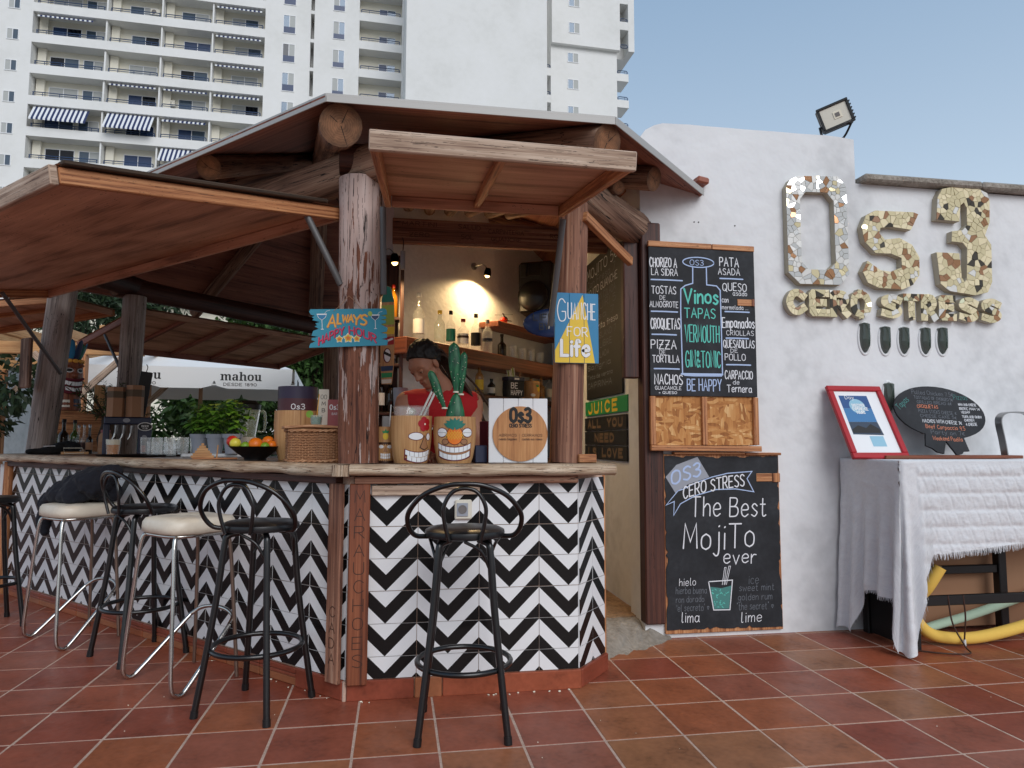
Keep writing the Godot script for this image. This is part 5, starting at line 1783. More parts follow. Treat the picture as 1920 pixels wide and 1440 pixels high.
func build_surroundings():
	# trees and shrubs
	tree("leafy_tree", Vector3(-6.6, 0, -10.8), 3.4, 1.5, "leaf_dark", "dark leafy tree behind the timber pergola", 0.16, 0.07, 0.35)
	tree("leafy_tree", Vector3(-5.6, 0, -14.5), 6.2, 1.7, "leaf_dark", "tall dark tree rising behind the pavilion post", 0.2, 0.05, 0.5)
	tree("leafy_tree", Vector3(-2.3, 0, -17.5), 4.6, 2.3, "leaf_mid", "broad green tree behind the parasol and the peeling post", 0.17, 0.09, 0.3)
	tree("leafy_tree", Vector3(-5.0, 0, -19.0), 4.2, 2.2, "leaf_mid", "green tree beyond the parasol pole", 0.17, 0.09, 0.3, 1200)
	var labels := ["large leaved tropical plant under the parasol edge", "large leaved tropical plant behind the basil pots", "large leaved tropical plant behind the blender", "large leaved tropical plant beside the parasol pole", "large leaved tropical plant behind the wooden tub"]
	var spots := [Vector3(-3.6, 0, -9.7), Vector3(-2.75, 0, -9.9), Vector3(-2.25, 0, -10.9), Vector3(-3.9, 0, -11.3), Vector3(-1.75, 0, -11.7)]
	for i in 5:
		var o = thing("tropical_plant", labels[i], "plant", spots[i], 0.0, "tropical plants behind the bar")
		var st := begin()
		var ls := begin()
		for k in 46:
			var a := rng.randf() * TAU
			var el := rng.randf_range(0.35, 1.35)
			var d := Vector3(cos(a) * cos(el), sin(el), sin(a) * cos(el))
			var l := rng.randf_range(0.6, 1.25)
			var tip := d * l + Vector3(0, 0.15, 0)
			tube(st, [Vector3(0, 0.05, 0), d * l * 0.5 + Vector3(0, 0.2, 0), tip], 0.008, 4)
			for q in 5:
				var f := Basis(Vector3.UP, (q - 2) * 0.5) * (Vector3(cos(a), -0.15, sin(a))).normalized()
				leaf(ls, tip, f, Vector3.UP, 0.34, 0.11, 0.45)
		part("stems", st, mats.leaf_mid, o)
		part("leaves", ls, mats[["leaf_tropic", "leaf_mid", "leaf_tropic", "leaf_tropic", "leaf_dark"][i]], o)
	# low white walls and a white house far back on the left
	var st2 := begin()
	box_at(st2, Vector3(-6.0, 0.55, -24.0), Vector3(24.0, 1.1, 0.3), 0.02)
	single("garden_wall", st2, mats.plaster, "low white garden wall far behind the bar", "wall")
	var hs = thing("white_house", "white house with a flat roof beyond the timber pergola", "house", Vector3(-11.0, 0, -17.0))
	st2 = begin()
	box_at(st2, Vector3(0, 1.4, 0), Vector3(6.0, 2.8, 3.0), 0.03)
	part("wall", st2, mats.plaster, hs)
	st2 = begin()
	box_at(st2, Vector3(0, 0.95, 1.75), Vector3(6.4, 0.55, 0.5), 0.03)
	part("terrace_parapet", st2, mats.white_paint, hs)
	st2 = begin()
	box_at(st2, Vector3(1.5, 1.85, 1.52), Vector3(1.0, 1.2, 0.06), 0.01)
	part("shutter", st2, mats.ivory, hs)
	st2 = begin()
	box_at(st2, Vector3(0, 2.86, 0), Vector3(6.3, 0.12, 3.3), 0.02)
	part("roof_slab", st2, mats.white_paint, hs)
	# timber pergola
	var pg = thing("timber_pergola", "pale timber pergola with diagonal braces left of the bar", "pergola", Vector3(-4.9, 0, -10.0))
	for q in [Vector3(-1.3, 0, 0.2), Vector3(0.85, 0, 0.2), Vector3(-1.3, 0, -2.2), Vector3(0.85, 0, -2.2)]:
		st2 = begin()
		box_at(st2, q + Vector3(0, 1.15, 0), Vector3(0.12, 2.3, 0.12), 0.008)
		part("post", st2, mats.pine, pg)
	for z in [0.2, -2.2]:
		st2 = begin()
		board(st2, Vector3(-2.2, 2.38, z), Vector3(1.6, 2.38, z), 0.16, 0.07, 0.006)
		part("beam", st2, mats.light_wood, pg)
		for sx in [-1.3, 0.85]:
			for dx in [-0.55, 0.55]:
				st2 = begin()
				board(st2, Vector3(sx, 1.75, z + 0.07), Vector3(sx + dx, 2.31, z + 0.07), 0.08, 0.05, 0.005)
				part("brace", st2, mats.weathered, pg)
	for k in 7:
		st2 = begin()
		board(st2, Vector3(-2.0 + k * 0.55, 2.54, 0.8), Vector3(-2.0 + k * 0.55, 2.54, -2.8), 0.14, 0.06, 0.006)
		part("roof_beam", st2, mats.light_wood, pg)
	# parasol
	var pa = thing("market_parasol", "white square beer parasol with lettered valances behind the bar", "parasol", Vector3(-3.25, 0, -12.35), deg_to_rad(5.0))
	var hw := 1.55
	var cn := [Vector3(-hw, 2.27, hw), Vector3(hw, 2.27, hw), Vector3(hw, 2.27, -hw), Vector3(-hw, 2.27, -hw)]
	st2 = begin()
	for i in 4:
		var a: Vector3 = cn[i]
		var b: Vector3 = cn[(i + 1) % 4]
		tri(st2, a, b, Vector3(0, 2.95, 0))
	part("canopy", st2, mats.canvas, pa)
	for i in 4:
		st2 = begin()
		var a: Vector3 = cn[i]
		var b: Vector3 = cn[(i + 1) % 4]
		var out := ((a + b) * 0.5 * Vector3(1, 0, 1)).normalized() * 0.03
		var x := (b - a).normalized()
		var shape := PackedVector2Array([Vector2(-hw, 0)])
		for e in [[-hw, -0.45], [-0.45, 0.45], [0.45, hw]]:
			shape.append_array(PackedVector2Array([Vector2(e[0] + 0.008, -0.20), Vector2(e[0] + 0.035, -0.27), Vector2(e[0] + 0.18, -0.31), Vector2(e[1] - 0.18, -0.31), Vector2(e[1] - 0.035, -0.27), Vector2(e[1] - 0.008, -0.20)]))
		shape.append(Vector2(hw, 0))
		var xf := Transform3D(Basis(x, Vector3.UP, x.cross(Vector3.UP)), (a + b) * 0.5 + out)
		prism(st2, shape, 0.004, xf)
		var va = part("valance", st2, mats.canvas, pa)
		for tx in [0.40, -0.98]:
			var tm := TextMesh.new()
			var f := SystemFont.new()
			f.font_names = PackedStringArray(["Droid Serif"])
			f.font_weight = 700
			tm.font = f
			tm.text = "mahou"
			tm.font_size = 32
			tm.pixel_size = 0.0052
			tm.depth = 0.002
			part("brand_print", tm, mats.ink, va, xf * Transform3D(Basis(), Vector3(tx + 0.42, -0.13, 0.0065)))
			st2 = begin()
			write(st2, strokes("DESDE 1890", tx + 0.18, -0.265, 0.46, 0.04), 0.008, 0.0065, xf)
			part("date_print", st2, mats.grey_ink, va)
	st2 = begin()
	rod(st2, Vector3.ZERO, Vector3(0, 2.9, 0), 0.035, 0.03, 12)
	part("pole", st2, mats.kraft, pa)
	for c in cn:
		st2 = begin()
		rod(st2, Vector3(0, 2.86, 0), c + Vector3(0, -0.02, 0), 0.014, 0.012, 6)
		part("rib", st2, mats.kraft, pa)
	st2 = begin()
	box_at(st2, Vector3(0, 0.04, 0), Vector3(0.8, 0.08, 0.8), 0.01)
	part("base", st2, mats.concrete, pa)

# ---------------------------------------------------------------- mosaic letters, chalkboards and floodlight on the wall
func clip_half(poly: PackedVector2Array, p: Vector2, n: Vector2) -> PackedVector2Array:
	var out := PackedVector2Array()
	for i in poly.size():
		var a := poly[i]
		var b := poly[(i + 1) % poly.size()]
		var da := (a - p).dot(n)
		var db := (b - p).dot(n)
		if da <= 0.0:
			out.append(a)
		if da * db < 0.0:
			out.append(a.lerp(b, da / (da - db)))
	return out

# broken pieces of tile and mirror set over the letter shapes «polys» (no holes, not overlapping), each a part of its own
func mosaic(o, polys: Array, seeds: int, names: Array, z: float, gap := 0.0013, tilt := 0.05):
	var box2 := Rect2(polys[0][0], Vector2.ZERO)
	for p in polys:
		for q in p:
			box2 = box2.expand(q)
	var pts := []
	var tries := 0
	var far := sqrt(box2.get_area() / (seeds * 1.9))
	while pts.size() < seeds and tries < seeds * 60:
		tries += 1
		var c := Vector2(rng.randf_range(box2.position.x, box2.end.x), rng.randf_range(box2.position.y, box2.end.y))
		var ok := false
		for p in polys:
			if Geometry2D.is_point_in_polygon(c, p):
				ok = true
		for q in pts:
			if q.distance_to(c) < far * 0.62:
				ok = false
				break
		if ok:
			pts.append(c)
	for i in pts.size():
		var c: Vector2 = pts[i]
		var cell := PackedVector2Array([c + Vector2(-0.2, -0.2), c + Vector2(0.2, -0.2), c + Vector2(0.2, 0.2), c + Vector2(-0.2, 0.2)])
		for j in pts.size():
			if j != i and pts[j].distance_to(c) < 0.3:
				cell = clip_half(cell, (c + pts[j]) * 0.5, pts[j] - c)
		var bits := []
		for p in polys:
			bits.append_array(Geometry2D.intersect_polygons(cell, p))
		var nm: String = names[rng.randi() % names.size()]
		for bit in bits:
			for shrunk in Geometry2D.offset_polygon(bit, -gap):
				if shrunk.size() < 3:
					continue
				var area := 0.0
				var mid := Vector2.ZERO
				for k in shrunk.size():
					area += shrunk[k].cross(shrunk[(k + 1) % shrunk.size()])
					mid += shrunk[k] / shrunk.size()
				if absf(area) < 0.00006:
					continue
				var rel := PackedVector2Array()
				for q in shrunk:
					rel.append(q - mid)
				var st := begin()
				prism(st, rel, 0.004)
				var b := Basis.from_euler(Vector3(rng.randfn() * tilt, rng.randfn() * tilt, 0))
				part("mosaic_piece", st, mats[nm], o, Transform3D(b, Vector3(mid.x, mid.y, z)))

func letter_base(o, polys: Array, deep: float, m: Material):
	for p in polys:
		var st := begin()
		prism(st, p, deep)
		part("letter_block", st, m, o)

func shift(poly: Array, by: Vector2) -> PackedVector2Array:
	var out := PackedVector2Array()
	for p in poly:
		out.append(p - by)
	return out

func build_wall_things():
	var zo := [Vector2(2.579, 2.934), Vector2(2.862, 2.950), Vector2(2.925, 2.883), Vector2(2.925, 2.289), Vector2(2.855, 2.216), Vector2(2.569, 2.212), Vector2(2.490, 2.285), Vector2(2.490, 2.855), Vector2(2.520, 2.905)]
	var zi := [Vector2(2.628, 2.828), Vector2(2.781, 2.833), Vector2(2.829, 2.776), Vector2(2.829, 2.363), Vector2(2.775, 2.315), Vector2(2.635, 2.312), Vector2(2.587, 2.359), Vector2(2.587, 2.776)]
	var silver := ["mirror", "glaze_white", "mirror", "glaze_white", "mirror", "glaze_white", "mirror", "mirror_gold", "mirror", "mirror_tan", "glaze_white"]
	var gold := ["mirror_gold", "glaze_cream", "mirror_gold", "glaze_cream", "mirror_gold", "glaze_cream", "glaze_tan", "mirror_gold", "mirror_tan", "glaze_cream", "mirror_gold", "glaze_white", "glaze_cream", "mirror_gold", "glaze_cream", "mirror_gold", "glaze_tan", "glaze_cream", "mirror_gold", "mirror_gold", "glaze_dark"]
	var o = thing("mosaic_numeral", "big numeral zero of silver mirror mosaic on the white wall", "letter", Vector3(2.7, 2.21, WALL), 0.0, "mosaic letters on the white wall")
	var halves := []
	for s in [[2.4, 2.7075], [2.7075, 3.0]]:
		var r := PackedVector2Array([Vector2(s[0], 2.1), Vector2(s[1], 2.1), Vector2(s[1], 3.05), Vector2(s[0], 3.05)])
		for p in Geometry2D.clip_polygons(PackedVector2Array(zo), PackedVector2Array(zi)):
			pass
		for p in Geometry2D.intersect_polygons(r, PackedVector2Array(zo)):
			for q in Geometry2D.clip_polygons(p, PackedVector2Array(zi)):
				halves.append(shift(Array(q), Vector2(2.7, 2.21)))
	letter_base(o, halves, 0.046, mats.mortar)
	mosaic(o, halves, 150, silver, 0.0475, 0.0012, 0.035)
	var es := [Vector2(3.456, 2.726), Vector2(3.394, 2.613), Vector2(3.245, 2.627), Vector2(3.166, 2.615), Vector2(3.156, 2.579), Vector2(3.194, 2.538), Vector2(3.304, 2.555), Vector2(3.397, 2.512), Vector2(3.449, 2.427), Vector2(3.442, 2.305), Vector2(3.391, 2.238), Vector2(3.311, 2.202), Vector2(3.139, 2.207), Vector2(3.056, 2.239), Vector2(3.020, 2.315), Vector2(3.062, 2.388), Vector2(3.153, 2.328), Vector2(3.230, 2.321), Vector2(3.310, 2.353), Vector2(3.313, 2.417), Vector2(3.236, 2.443), Vector2(3.124, 2.441), Vector2(3.045, 2.516), Vector2(3.026, 2.615), Vector2(3.063, 2.696), Vector2(3.132, 2.733), Vector2(3.417, 2.738)]
	o = thing("mosaic_letter", "big lower case letter s of cream and tan mosaic on the white wall", "letter", Vector3(3.24, 2.20, WALL), 0.0, "mosaic letters on the white wall")
	var one := [shift(es, Vector2(3.24, 2.20))]
	letter_base(o, one, 0.046, mats.mortar)
	mosaic(o, one, 125, gold, 0.0475, 0.0012, 0.035)
	var th := [Vector2(3.608, 2.852), Vector2(3.643, 2.913), Vector2(3.726, 2.933), Vector2(3.924, 2.935), Vector2(3.997, 2.905), Vector2(4.013, 2.847), Vector2(4.004, 2.697), Vector2(3.962, 2.606), Vector2(4.007, 2.542), Vector2(3.999, 2.284), Vector2(3.962, 2.209), Vector2(3.862, 2.184), Vector2(3.669, 2.205), Vector2(3.599, 2.253), Vector2(3.579, 2.470), Vector2(3.757, 2.471), Vector2(3.763, 2.303), Vector2(3.786, 2.272), Vector2(3.804, 2.305), Vector2(3.816, 2.510), Vector2(3.785, 2.545), Vector2(3.701, 2.549), Vector2(3.708, 2.622), Vector2(3.791, 2.634), Vector2(3.826, 2.673), Vector2(3.829, 2.791), Vector2(3.810, 2.827), Vector2(3.781, 2.803), Vector2(3.769, 2.692), Vector2(3.591, 2.697)]
	o = thing("mosaic_numeral", "big numeral three of cream and gold mosaic on the white wall", "letter", Vector3(3.8, 2.18, WALL), 0.0, "mosaic letters on the white wall")
	one = [shift(th, Vector2(3.8, 2.18))]
	letter_base(o, one, 0.046, mats.mortar)
	mosaic(o, one, 170, gold, 0.0475, 0.0012, 0.035)
	# CERO STRESS
	var which := {"C": "first", "E": "first", "R": "first", "O": "only", "S": "first", "T": "only"}
	var small := [["C", 2.466, 2.008, 0.147, 0.171, "small mosaic letter C at the start of the lower word row"], ["E", 2.629, 2.004, 0.149, 0.178, "small mosaic letter E between the C and an R"], ["R", 2.779, 2.003, 0.144, 0.178, "small mosaic letter R beside the round O"], ["O", 2.925, 2.002, 0.155, 0.186, "small round mosaic letter O ending the first word"], ["S", 3.141, 2.006, 0.165, 0.165, "small mosaic letter S starting the second word"], ["T", 3.315, 2.003, 0.12, 0.176, "small mosaic letter T under the big letter s"], ["R", 3.445, 1.999, 0.125, 0.181, "small mosaic letter R after the T"], ["E", 3.579, 2.004, 0.135, 0.175, "small mosaic letter E under the numeral three"], ["S", 3.726, 1.999, 0.16, 0.172, "small mosaic letter S after the E of the second word"], ["S", 3.897, 1.999, 0.165, 0.170, "last small mosaic letter S of the second word"]]
	for q in small:
		var org := Vector2(q[1] + q[3] * 0.5, q[2])
		o = thing("mosaic_letter", q[5], "letter", Vector3(org.x, org.y, WALL), 0.0, "mosaic letters on the white wall")
		var thick := 0.025
		var polys := []
		for s in strokes(q[0], q[1] + thick, q[2] + thick, q[3] - 2 * thick, q[4] - 2 * thick):
			var line := PackedVector2Array()
			for p in s:
				line.append(p - org)
			for p in Geometry2D.offset_polyline(line, thick, Geometry2D.JOIN_ROUND, Geometry2D.END_SQUARE):
				if Geometry2D.is_polygon_clockwise(p):
					continue
				var left := [p]
				for e in polys:
					var keep := []
					for r in left:
						for w in Geometry2D.clip_polygons(r, e):
							if not Geometry2D.is_polygon_clockwise(w):
								keep.append(w)
					left = keep
				polys.append_array(left)
		letter_base(o, polys, 0.042, mats.mortar)
		mosaic(o, polys, 20, gold, 0.0435, 0.001, 0.05)
	menu_board()
	mojito_board()
	# floodlight on the wall top
	var f = thing("floodlight", "black square floodlight tilted on top of the white wall", "floodlight", Vector3(2.93, 3.24, WALL - 0.06))
	var tiltb := Basis.from_euler(Vector3(0.10, -0.45, 0.32))
	var c := Vector3(-0.035, 0.145, 0.06)
	var st := begin()
	box(st, Transform3D(tiltb, c), Vector3(0.205, 0.17, 0.05), 0.012)
	part("housing", st, mats.black_plastic, f)
	st = begin()
	var rim := 0.018
	for e in [[Vector3(0, 0.076, 0.03), Vector3(0.205, rim, 0.016)], [Vector3(0, -0.076, 0.03), Vector3(0.205, rim, 0.016)], [Vector3(-0.0935, 0, 0.03), Vector3(rim, 0.134, 0.016)], [Vector3(0.0935, 0, 0.03), Vector3(rim, 0.134, 0.016)]]:
		box(st, Transform3D(tiltb, c + tiltb * e[0]), e[1], 0.003)
	part("front_rim", st, mats.black_metal, f)
	st = begin()
	box(st, Transform3D(tiltb, c + tiltb * Vector3(0, 0, 0.027)), Vector3(0.168, 0.134, 0.006), 0.0)
	var rf = part("reflector", st, mats.ivory, f)
	st = begin()
	box(st, Transform3D(tiltb, c + tiltb * Vector3(0.012, 0.0, 0.032)), Vector3(0.05, 0.05, 0.004), 0.001)
	part("lamp_chip", st, mats.foam, rf)
	st = begin()
	box(st, Transform3D(tiltb, c + tiltb * Vector3(0.012, 0.0, 0.0355)), Vector3(0.028, 0.028, 0.002), 0.0)
	part("lamp_chip", st, mats.grey_ink, rf)
	for i in 6:
		st = begin()
		box(st, Transform3D(tiltb, c + tiltb * Vector3(0.106, 0.06 - i * 0.024, 0)), Vector3(0.014, 0.008, 0.06), 0.001)
		part("cooling_fin", st, mats.black_plastic, f)
	st = begin()
	tube(st, [c + tiltb * Vector3(-0.11, -0.03, 0), Vector3(-0.10, 0.01, 0.03), Vector3(0.03, 0.004, 0.03), c + tiltb * Vector3(0.112, -0.05, 0)], 0.008, 6)
	part("bracket", st, mats.black_plastic, f)
	st = begin()
	write(st, strokes("IP65", 0.03, -0.078, 0.04, 0.010), 0.0018, 0.0392, Transform3D(tiltb, c))
	write(st, strokes("50W", 0.035, -0.0735 - 0.008 + 0.002, 0.03, 0.001), 0.0012, 0.0392, Transform3D(tiltb, c))
	part("rating_print", st, mats.grey_ink, f)

func menu_board():
	var o = thing("menu_chalkboard", "tapas menu chalkboard with a drawn bottle and bare chipboard below", "chalkboard", Vector3(1.53, 1.138, WALL + 0.042))
	var w := 0.712
	var st := begin()
	box_at(st, Vector3(w * 0.5, 0.80, 0.022), Vector3(w - 0.006, 0.935, 0.012), 0.002)
	part("slate_panel", st, mats.slate, o)
	st = begin()
	board(st, Vector3(0.0, 1.285, 0.022), Vector3(0.42, 1.283, 0.022), 0.035, 0.026)
	part("frame_board", st, mats.pine, o)
	st = begin()
	board(st, Vector3(0.423, 1.283, 0.022), Vector3(w - 0.002, 1.281, 0.022), 0.035, 0.026)
	part("frame_board", st, mats.pine, o)
	for x in [0.178, 0.535]:
		st = begin()
		box_at(st, Vector3(x, 0.19, 0.008), Vector3(0.335, 0.32, 0.012), 0.001, 1)
		part("chipboard_panel", st, mats.osb, o)
	for x in [0.017, 0.352, w - 0.018]:
		st = begin()
		board(st, Vector3(x, 0.032, 0.022), Vector3(x, 0.33, 0.022), 0.026, 0.034, 0.003, Vector3.BACK)
		part("frame_board", st, mats.pine, o)
	st = begin()
	board(st, Vector3(0.0, 0.014, 0.024), Vector3(w + 0.012, 0.008, 0.024), 0.034, 0.03)
	part("frame_board", st, mats.pine, o)
	st = begin()
	box_at(st, Vector3(0.645, 0.932, 0.0295), Vector3(0.115, 0.042, 0.006), 0.002)
	part("wood_patch", st, mats.pine, o)
	st = begin()
	box_at(st, Vector3(0.693, 0.932, 0.0345), Vector3(0.018, 0.046, 0.006), 0.002)
	part("wood_patch", st, mats.shelf_wood, o)
	var z := 0.0288
	var lines := [["CHORIZO A", -0.005, 1.139, 0.177, 0.057, "w"], ["LA SIDRA", 0.006, 1.086, 0.171, 0.042, "w"], ["TOSTAS", 0.005, 0.970, 0.159, 0.047, "w"], ["DE", 0.058, 0.932, 0.037, 0.025, "w"], ["ALMOGROTE", -0.008, 0.885, 0.185, 0.036, "w"], ["CROQUETAS", -0.003, 0.749, 0.190, 0.064, "w"], ["PIZZA", -0.003, 0.625, 0.163, 0.053, "w"], ["DE", 0.051, 0.591, 0.038, 0.026, "w"], ["TORTILLA", 0.005, 0.540, 0.173, 0.044, "w"], ["NACHOS", 0.017, 0.404, 0.18, 0.059, "w"], ["GUACAMOLE", 0.019, 0.371, 0.169, 0.021, "w"], ["+ QUESO", 0.043, 0.346, 0.116, 0.015, "w"], ["PATA", 0.460, 1.162, 0.128, 0.055, "w"], ["ASADA", 0.449, 1.107, 0.146, 0.040, "w"], ["QUESO", 0.477, 1.005, 0.161, 0.049, "w"], ["asado", 0.545, 0.975, 0.095, 0.030, "w"], ["con", 0.470, 0.930, 0.043, 0.034, "w"], ["mermelada ...", 0.468, 0.886, 0.177, 0.026, "w"], ["Empanados", 0.469, 0.770, 0.216, 0.063, "w"], ["CRIOLLAS", 0.495, 0.722, 0.184, 0.030, "w"], ["QUESADILLAS", 0.474, 0.643, 0.208, 0.048, "w"], ["DE", 0.521, 0.612, 0.046, 0.023, "w"], ["POLLO", 0.482, 0.563, 0.137, 0.040, "w"], ["CARPACCIO", 0.479, 0.446, 0.185, 0.050, "w"], ["de", 0.532, 0.412, 0.041, 0.028, "w"], ["Ternera", 0.491, 0.362, 0.166, 0.045, "w"], ["OS3", 0.261, 1.161, 0.090, 0.034, "b"], ["Vinos", 0.219, 0.919, 0.222, 0.088, "G"], ["TAPAS", 0.219, 0.825, 0.203, 0.060, "g"], ["VERMOUTH", 0.220, 0.673, 0.226, 0.104, "g"], ["GIN&TONIC", 0.220, 0.516, 0.230, 0.100, "g"], ["BE HAPPY", 0.228, 0.368, 0.225, 0.070, "b"]]
	for q in lines:
		st = begin()
		var h: float = q[4]
		var wd := clampf(h * 0.105, 0.0028, 0.0062)
		if q[5] == "G":
			wd = 0.0125
		elif q[5] == "g":
			wd = 0.0066
		write(st, strokes(q[0], q[1] + 0.014, q[2], q[3], h, 0.25), wd, z)
		part("lettering", st, mats[{"w": "chalk", "b": "chalk_blue", "G": "chalk_green", "g": "chalk_green"}[q[5]]], o)
	for q in [[0.003, 1.057, 0.205], [0.001, 0.857, 0.172], [0.004, 0.713, 0.159], [0.015, 0.500, 0.163], [0.460, 1.082, 0.155], [0.489, 0.871, 0.164], [0.492, 0.702, 0.151], [0.490, 0.534, 0.163]]:
		st = begin()
		ribbon(st, [Vector2(q[0] + 0.014, q[1]), Vector2(q[0] + q[2] * 0.5 + 0.014, q[1] + 0.001), Vector2(q[0] + q[2] + 0.014, q[1])], 0.0085, z)
		part("chalk_rule", st, mats.chalk_blue, o)
	var out := []
	for p in [Vector2(0.278, 1.146), Vector2(0.276, 1.043), Vector2(0.226, 1.027), Vector2(0.196, 1.003), Vector2(0.193, 0.858), Vector2(0.198, 0.472), Vector2(0.212, 0.462), Vector2(0.268, 0.460), Vector2(0.455, 0.462), Vector2(0.462, 0.474), Vector2(0.461, 0.753), Vector2(0.459, 1.005), Vector2(0.435, 1.032), Vector2(0.369, 1.037), Vector2(0.369, 1.150)]:
		out.append(p + Vector2(0.014, 0))
	st = begin()
	ribbon(st, out, 0.0075, z + 0.0016)
	part("chalk_bottle", st, mats.chalk_blue, o)
	st = begin()
	ribbon(st, [Vector2(0.205, 0.47), Vector2(0.33, 0.470), Vector2(0.475, 0.471)], 0.012, z + 0.0022)
	part("chalk_bottle", st, mats.chalk_blue, o)
	st = begin()
	var ring := []
	for i in 29:
		ring.append(Vector2(0.330 + cos(TAU * i / 28) * 0.104, 1.178 + sin(TAU * i / 28) * 0.032))
	ribbon(st, ring, 0.007, z + 0.0028)
	part("chalk_bottle", st, mats.chalk_blue, o)

func mojito_board():
	var o = thing("mojito_chalkboard", "mojito chalkboard with chipped edges standing against the white wall", "chalkboard", Vector3(1.631, 0.03, WALL))
	var w := 0.762
	var st := begin()
	# chipped outline of the dark face over a bare wooden backing
	box_at(st, Vector3(w * 0.5, 0.54, 0.012), Vector3(w + 0.008, 1.085, 0.018), 0.003)
	part("backing_board", st, mats.pine, o)
	var rim := PackedVector2Array()
	var per := [Vector2(0, 0.02), Vector2(w, 0.012), Vector2(w, 1.072), Vector2(0, 1.075)]
	for k in 4:
		var a: Vector2 = per[k]
		var b: Vector2 = per[(k + 1) % 4]
		var n := int(a.distance_to(b) / 0.02)
		for i in n:
			var p := a.lerp(b, float(i) / n)
			var chip := maxf(0.0, lump.get_noise_2d(p.x * 4.0 + k * 5.0, p.y * 4.0) * 0.05 - 0.008)
			if k == 1 and p.y > 0.90 and p.y < 0.965:
				chip = 0.004
			var inw := (Vector2(w * 0.5, 0.54) - p).normalized()
			rim.append(p + inw * (0.003 + minf(chip, 0.014)))
	st = begin()
	prism(st, rim, 0.005, Transform3D(Basis(), Vector3(0, 0, 0.0215)))
	part("slate_panel", st, mats.slate, o)
	for q in [[0.06, 0.53, 1.0905], [0.535, w + 0.012, 1.086]]:
		st = begin()
		board(st, Vector3(q[0], q[2], 0.02), Vector3(q[1], q[2] - 0.002, 0.02), 0.016, 0.05)
		part("top_board", st, mats.pine, o)
	st = begin()
	box_at(st, Vector3(0.66, 0.937, 0.029), Vector3(0.105, 0.05, 0.006), 0.002)
	part("wood_patch", st, mats.pine, o)
	st = begin()
	box_at(st, Vector3(0.742, 0.935, 0.030), Vector3(0.05, 0.056, 0.007), 0.002)
	part("wood_patch", st, mats.pine, o)
	var z := 0.0272
	st = begin()
	flat(st, [Vector2(-0.002 + 0.01, 0.943), Vector2(0.079, 1.017), Vector2(0.218, 1.066), Vector2(0.294, 0.941), Vector2(0.151, 0.897), Vector2(0.071, 0.843)], z)
	part("paper_patch", st, mats.pot_grey, o)
	var ban := [Vector2(0.086, 0.858), Vector2(0.118, 0.868), Vector2(0.204, 0.907), Vector2(0.311, 0.941), Vector2(0.415, 0.964), Vector2(0.579, 0.975), Vector2(0.545, 0.930), Vector2(0.588, 0.848), Vector2(0.466, 0.867), Vector2(0.337, 0.864), Vector2(0.197, 0.827), Vector2(0.101, 0.779), Vector2(0.056, 0.710), Vector2(0.061, 0.794), Vector2(0.008, 0.772), Vector2(0.086, 0.858)]
	st = begin()
	flat(st, PackedVector2Array(ban.slice(0, 15)), z + 0.0006)
	part("chalk_banner", st, mats.black_board, o)
	st = begin()
	ribbon(st, ban, 0.006, z + 0.0012)
	part("chalk_banner", st, mats.chalk_blue, o)
	st = begin()
	write(st, strokes("CERO STRESS", 0.120, 0.810, 0.405, 0.072, 0.2, 0.012, 0.075), 0.0075, z + 0.0013)
	part("lettering", st, mats.chalk, o)
	st = begin()
	write(st, strokes("OS3", 0.045, 0.895, 0.19, 0.082, 0.2, 0.0, 0.055), 0.012, z + 0.0013)
	part("lettering", st, mats.chalk_blue, o)
	for q in [["The Best", 0.165, 0.699, 0.50, 0.119, 0.0075], ["MojiTo", 0.115, 0.504, 0.465, 0.148, 0.0085], ["ever", 0.375, 0.409, 0.215, 0.085, 0.0065], ["hielo", 0.085, 0.285, 0.105, 0.044, 0.0032], ["hierba buena", 0.062, 0.235, 0.20, 0.040, 0.003], ["ron dorado", 0.062, 0.185, 0.18, 0.036, 0.003], ["'el secreto' *", 0.064, 0.132, 0.209, 0.040, 0.003], ["lima", 0.095, 0.066, 0.115, 0.058, 0.0042], ["ice", 0.538, 0.281, 0.066, 0.052, 0.003], ["sweet mint", 0.475, 0.240, 0.232, 0.040, 0.003], ["golden rum", 0.466, 0.185, 0.226, 0.040, 0.003], ["\"the secret\" *", 0.456, 0.127, 0.243, 0.042, 0.003], ["lime", 0.482, 0.052, 0.135, 0.06, 0.0042]]:
		st = begin()
		var faint: bool = q[5] < 0.0031
		write(st, strokes(q[0], q[1], q[2], q[3], q[4], 0.25, 0.0, 0.0, 0.06), q[5], z)
		part("lettering", st, mats.chalk_faint if faint else mats.chalk, o)
	# the drawn glass
	st = begin()
	flat(st, [Vector2(0.284, 0.272), Vector2(0.309, 0.139), Vector2(0.405, 0.138), Vector2(0.424, 0.276), Vector2(0.36, 0.262)], z)
	part("chalk_drink", st, mats.chalk_teal_dim, o)
	st = begin()
	for i in 26:
		var p := Vector2(rng.randf_range(0.30, 0.405), rng.randf_range(0.148, 0.262))
		ribbon(st, [p, p + Vector2(rng.randf_range(-0.012, 0.012), rng.randf_range(-0.012, 0.012))], 0.004, z + 0.0006 + i * 0.00002)
	part("chalk_drink", st, mats.chalk_green, o)
	st = begin()
	ribbon(st, [Vector2(0.274, 0.304), Vector2(0.431, 0.309), Vector2(0.410, 0.131), Vector2(0.304, 0.133), Vector2(0.274, 0.304)], 0.006, z + 0.0014)
	ribbon(st, [Vector2(0.363, 0.283), Vector2(0.381, 0.387), Vector2(0.391, 0.387), Vector2(0.375, 0.283)], 0.0035, z + 0.0018)
	ribbon(st, [Vector2(0.380, 0.283), Vector2(0.409, 0.394), Vector2(0.420, 0.394), Vector2(0.390, 0.283)], 0.0035, z + 0.0021)
	part("chalk_drink", st, mats.chalk, o)

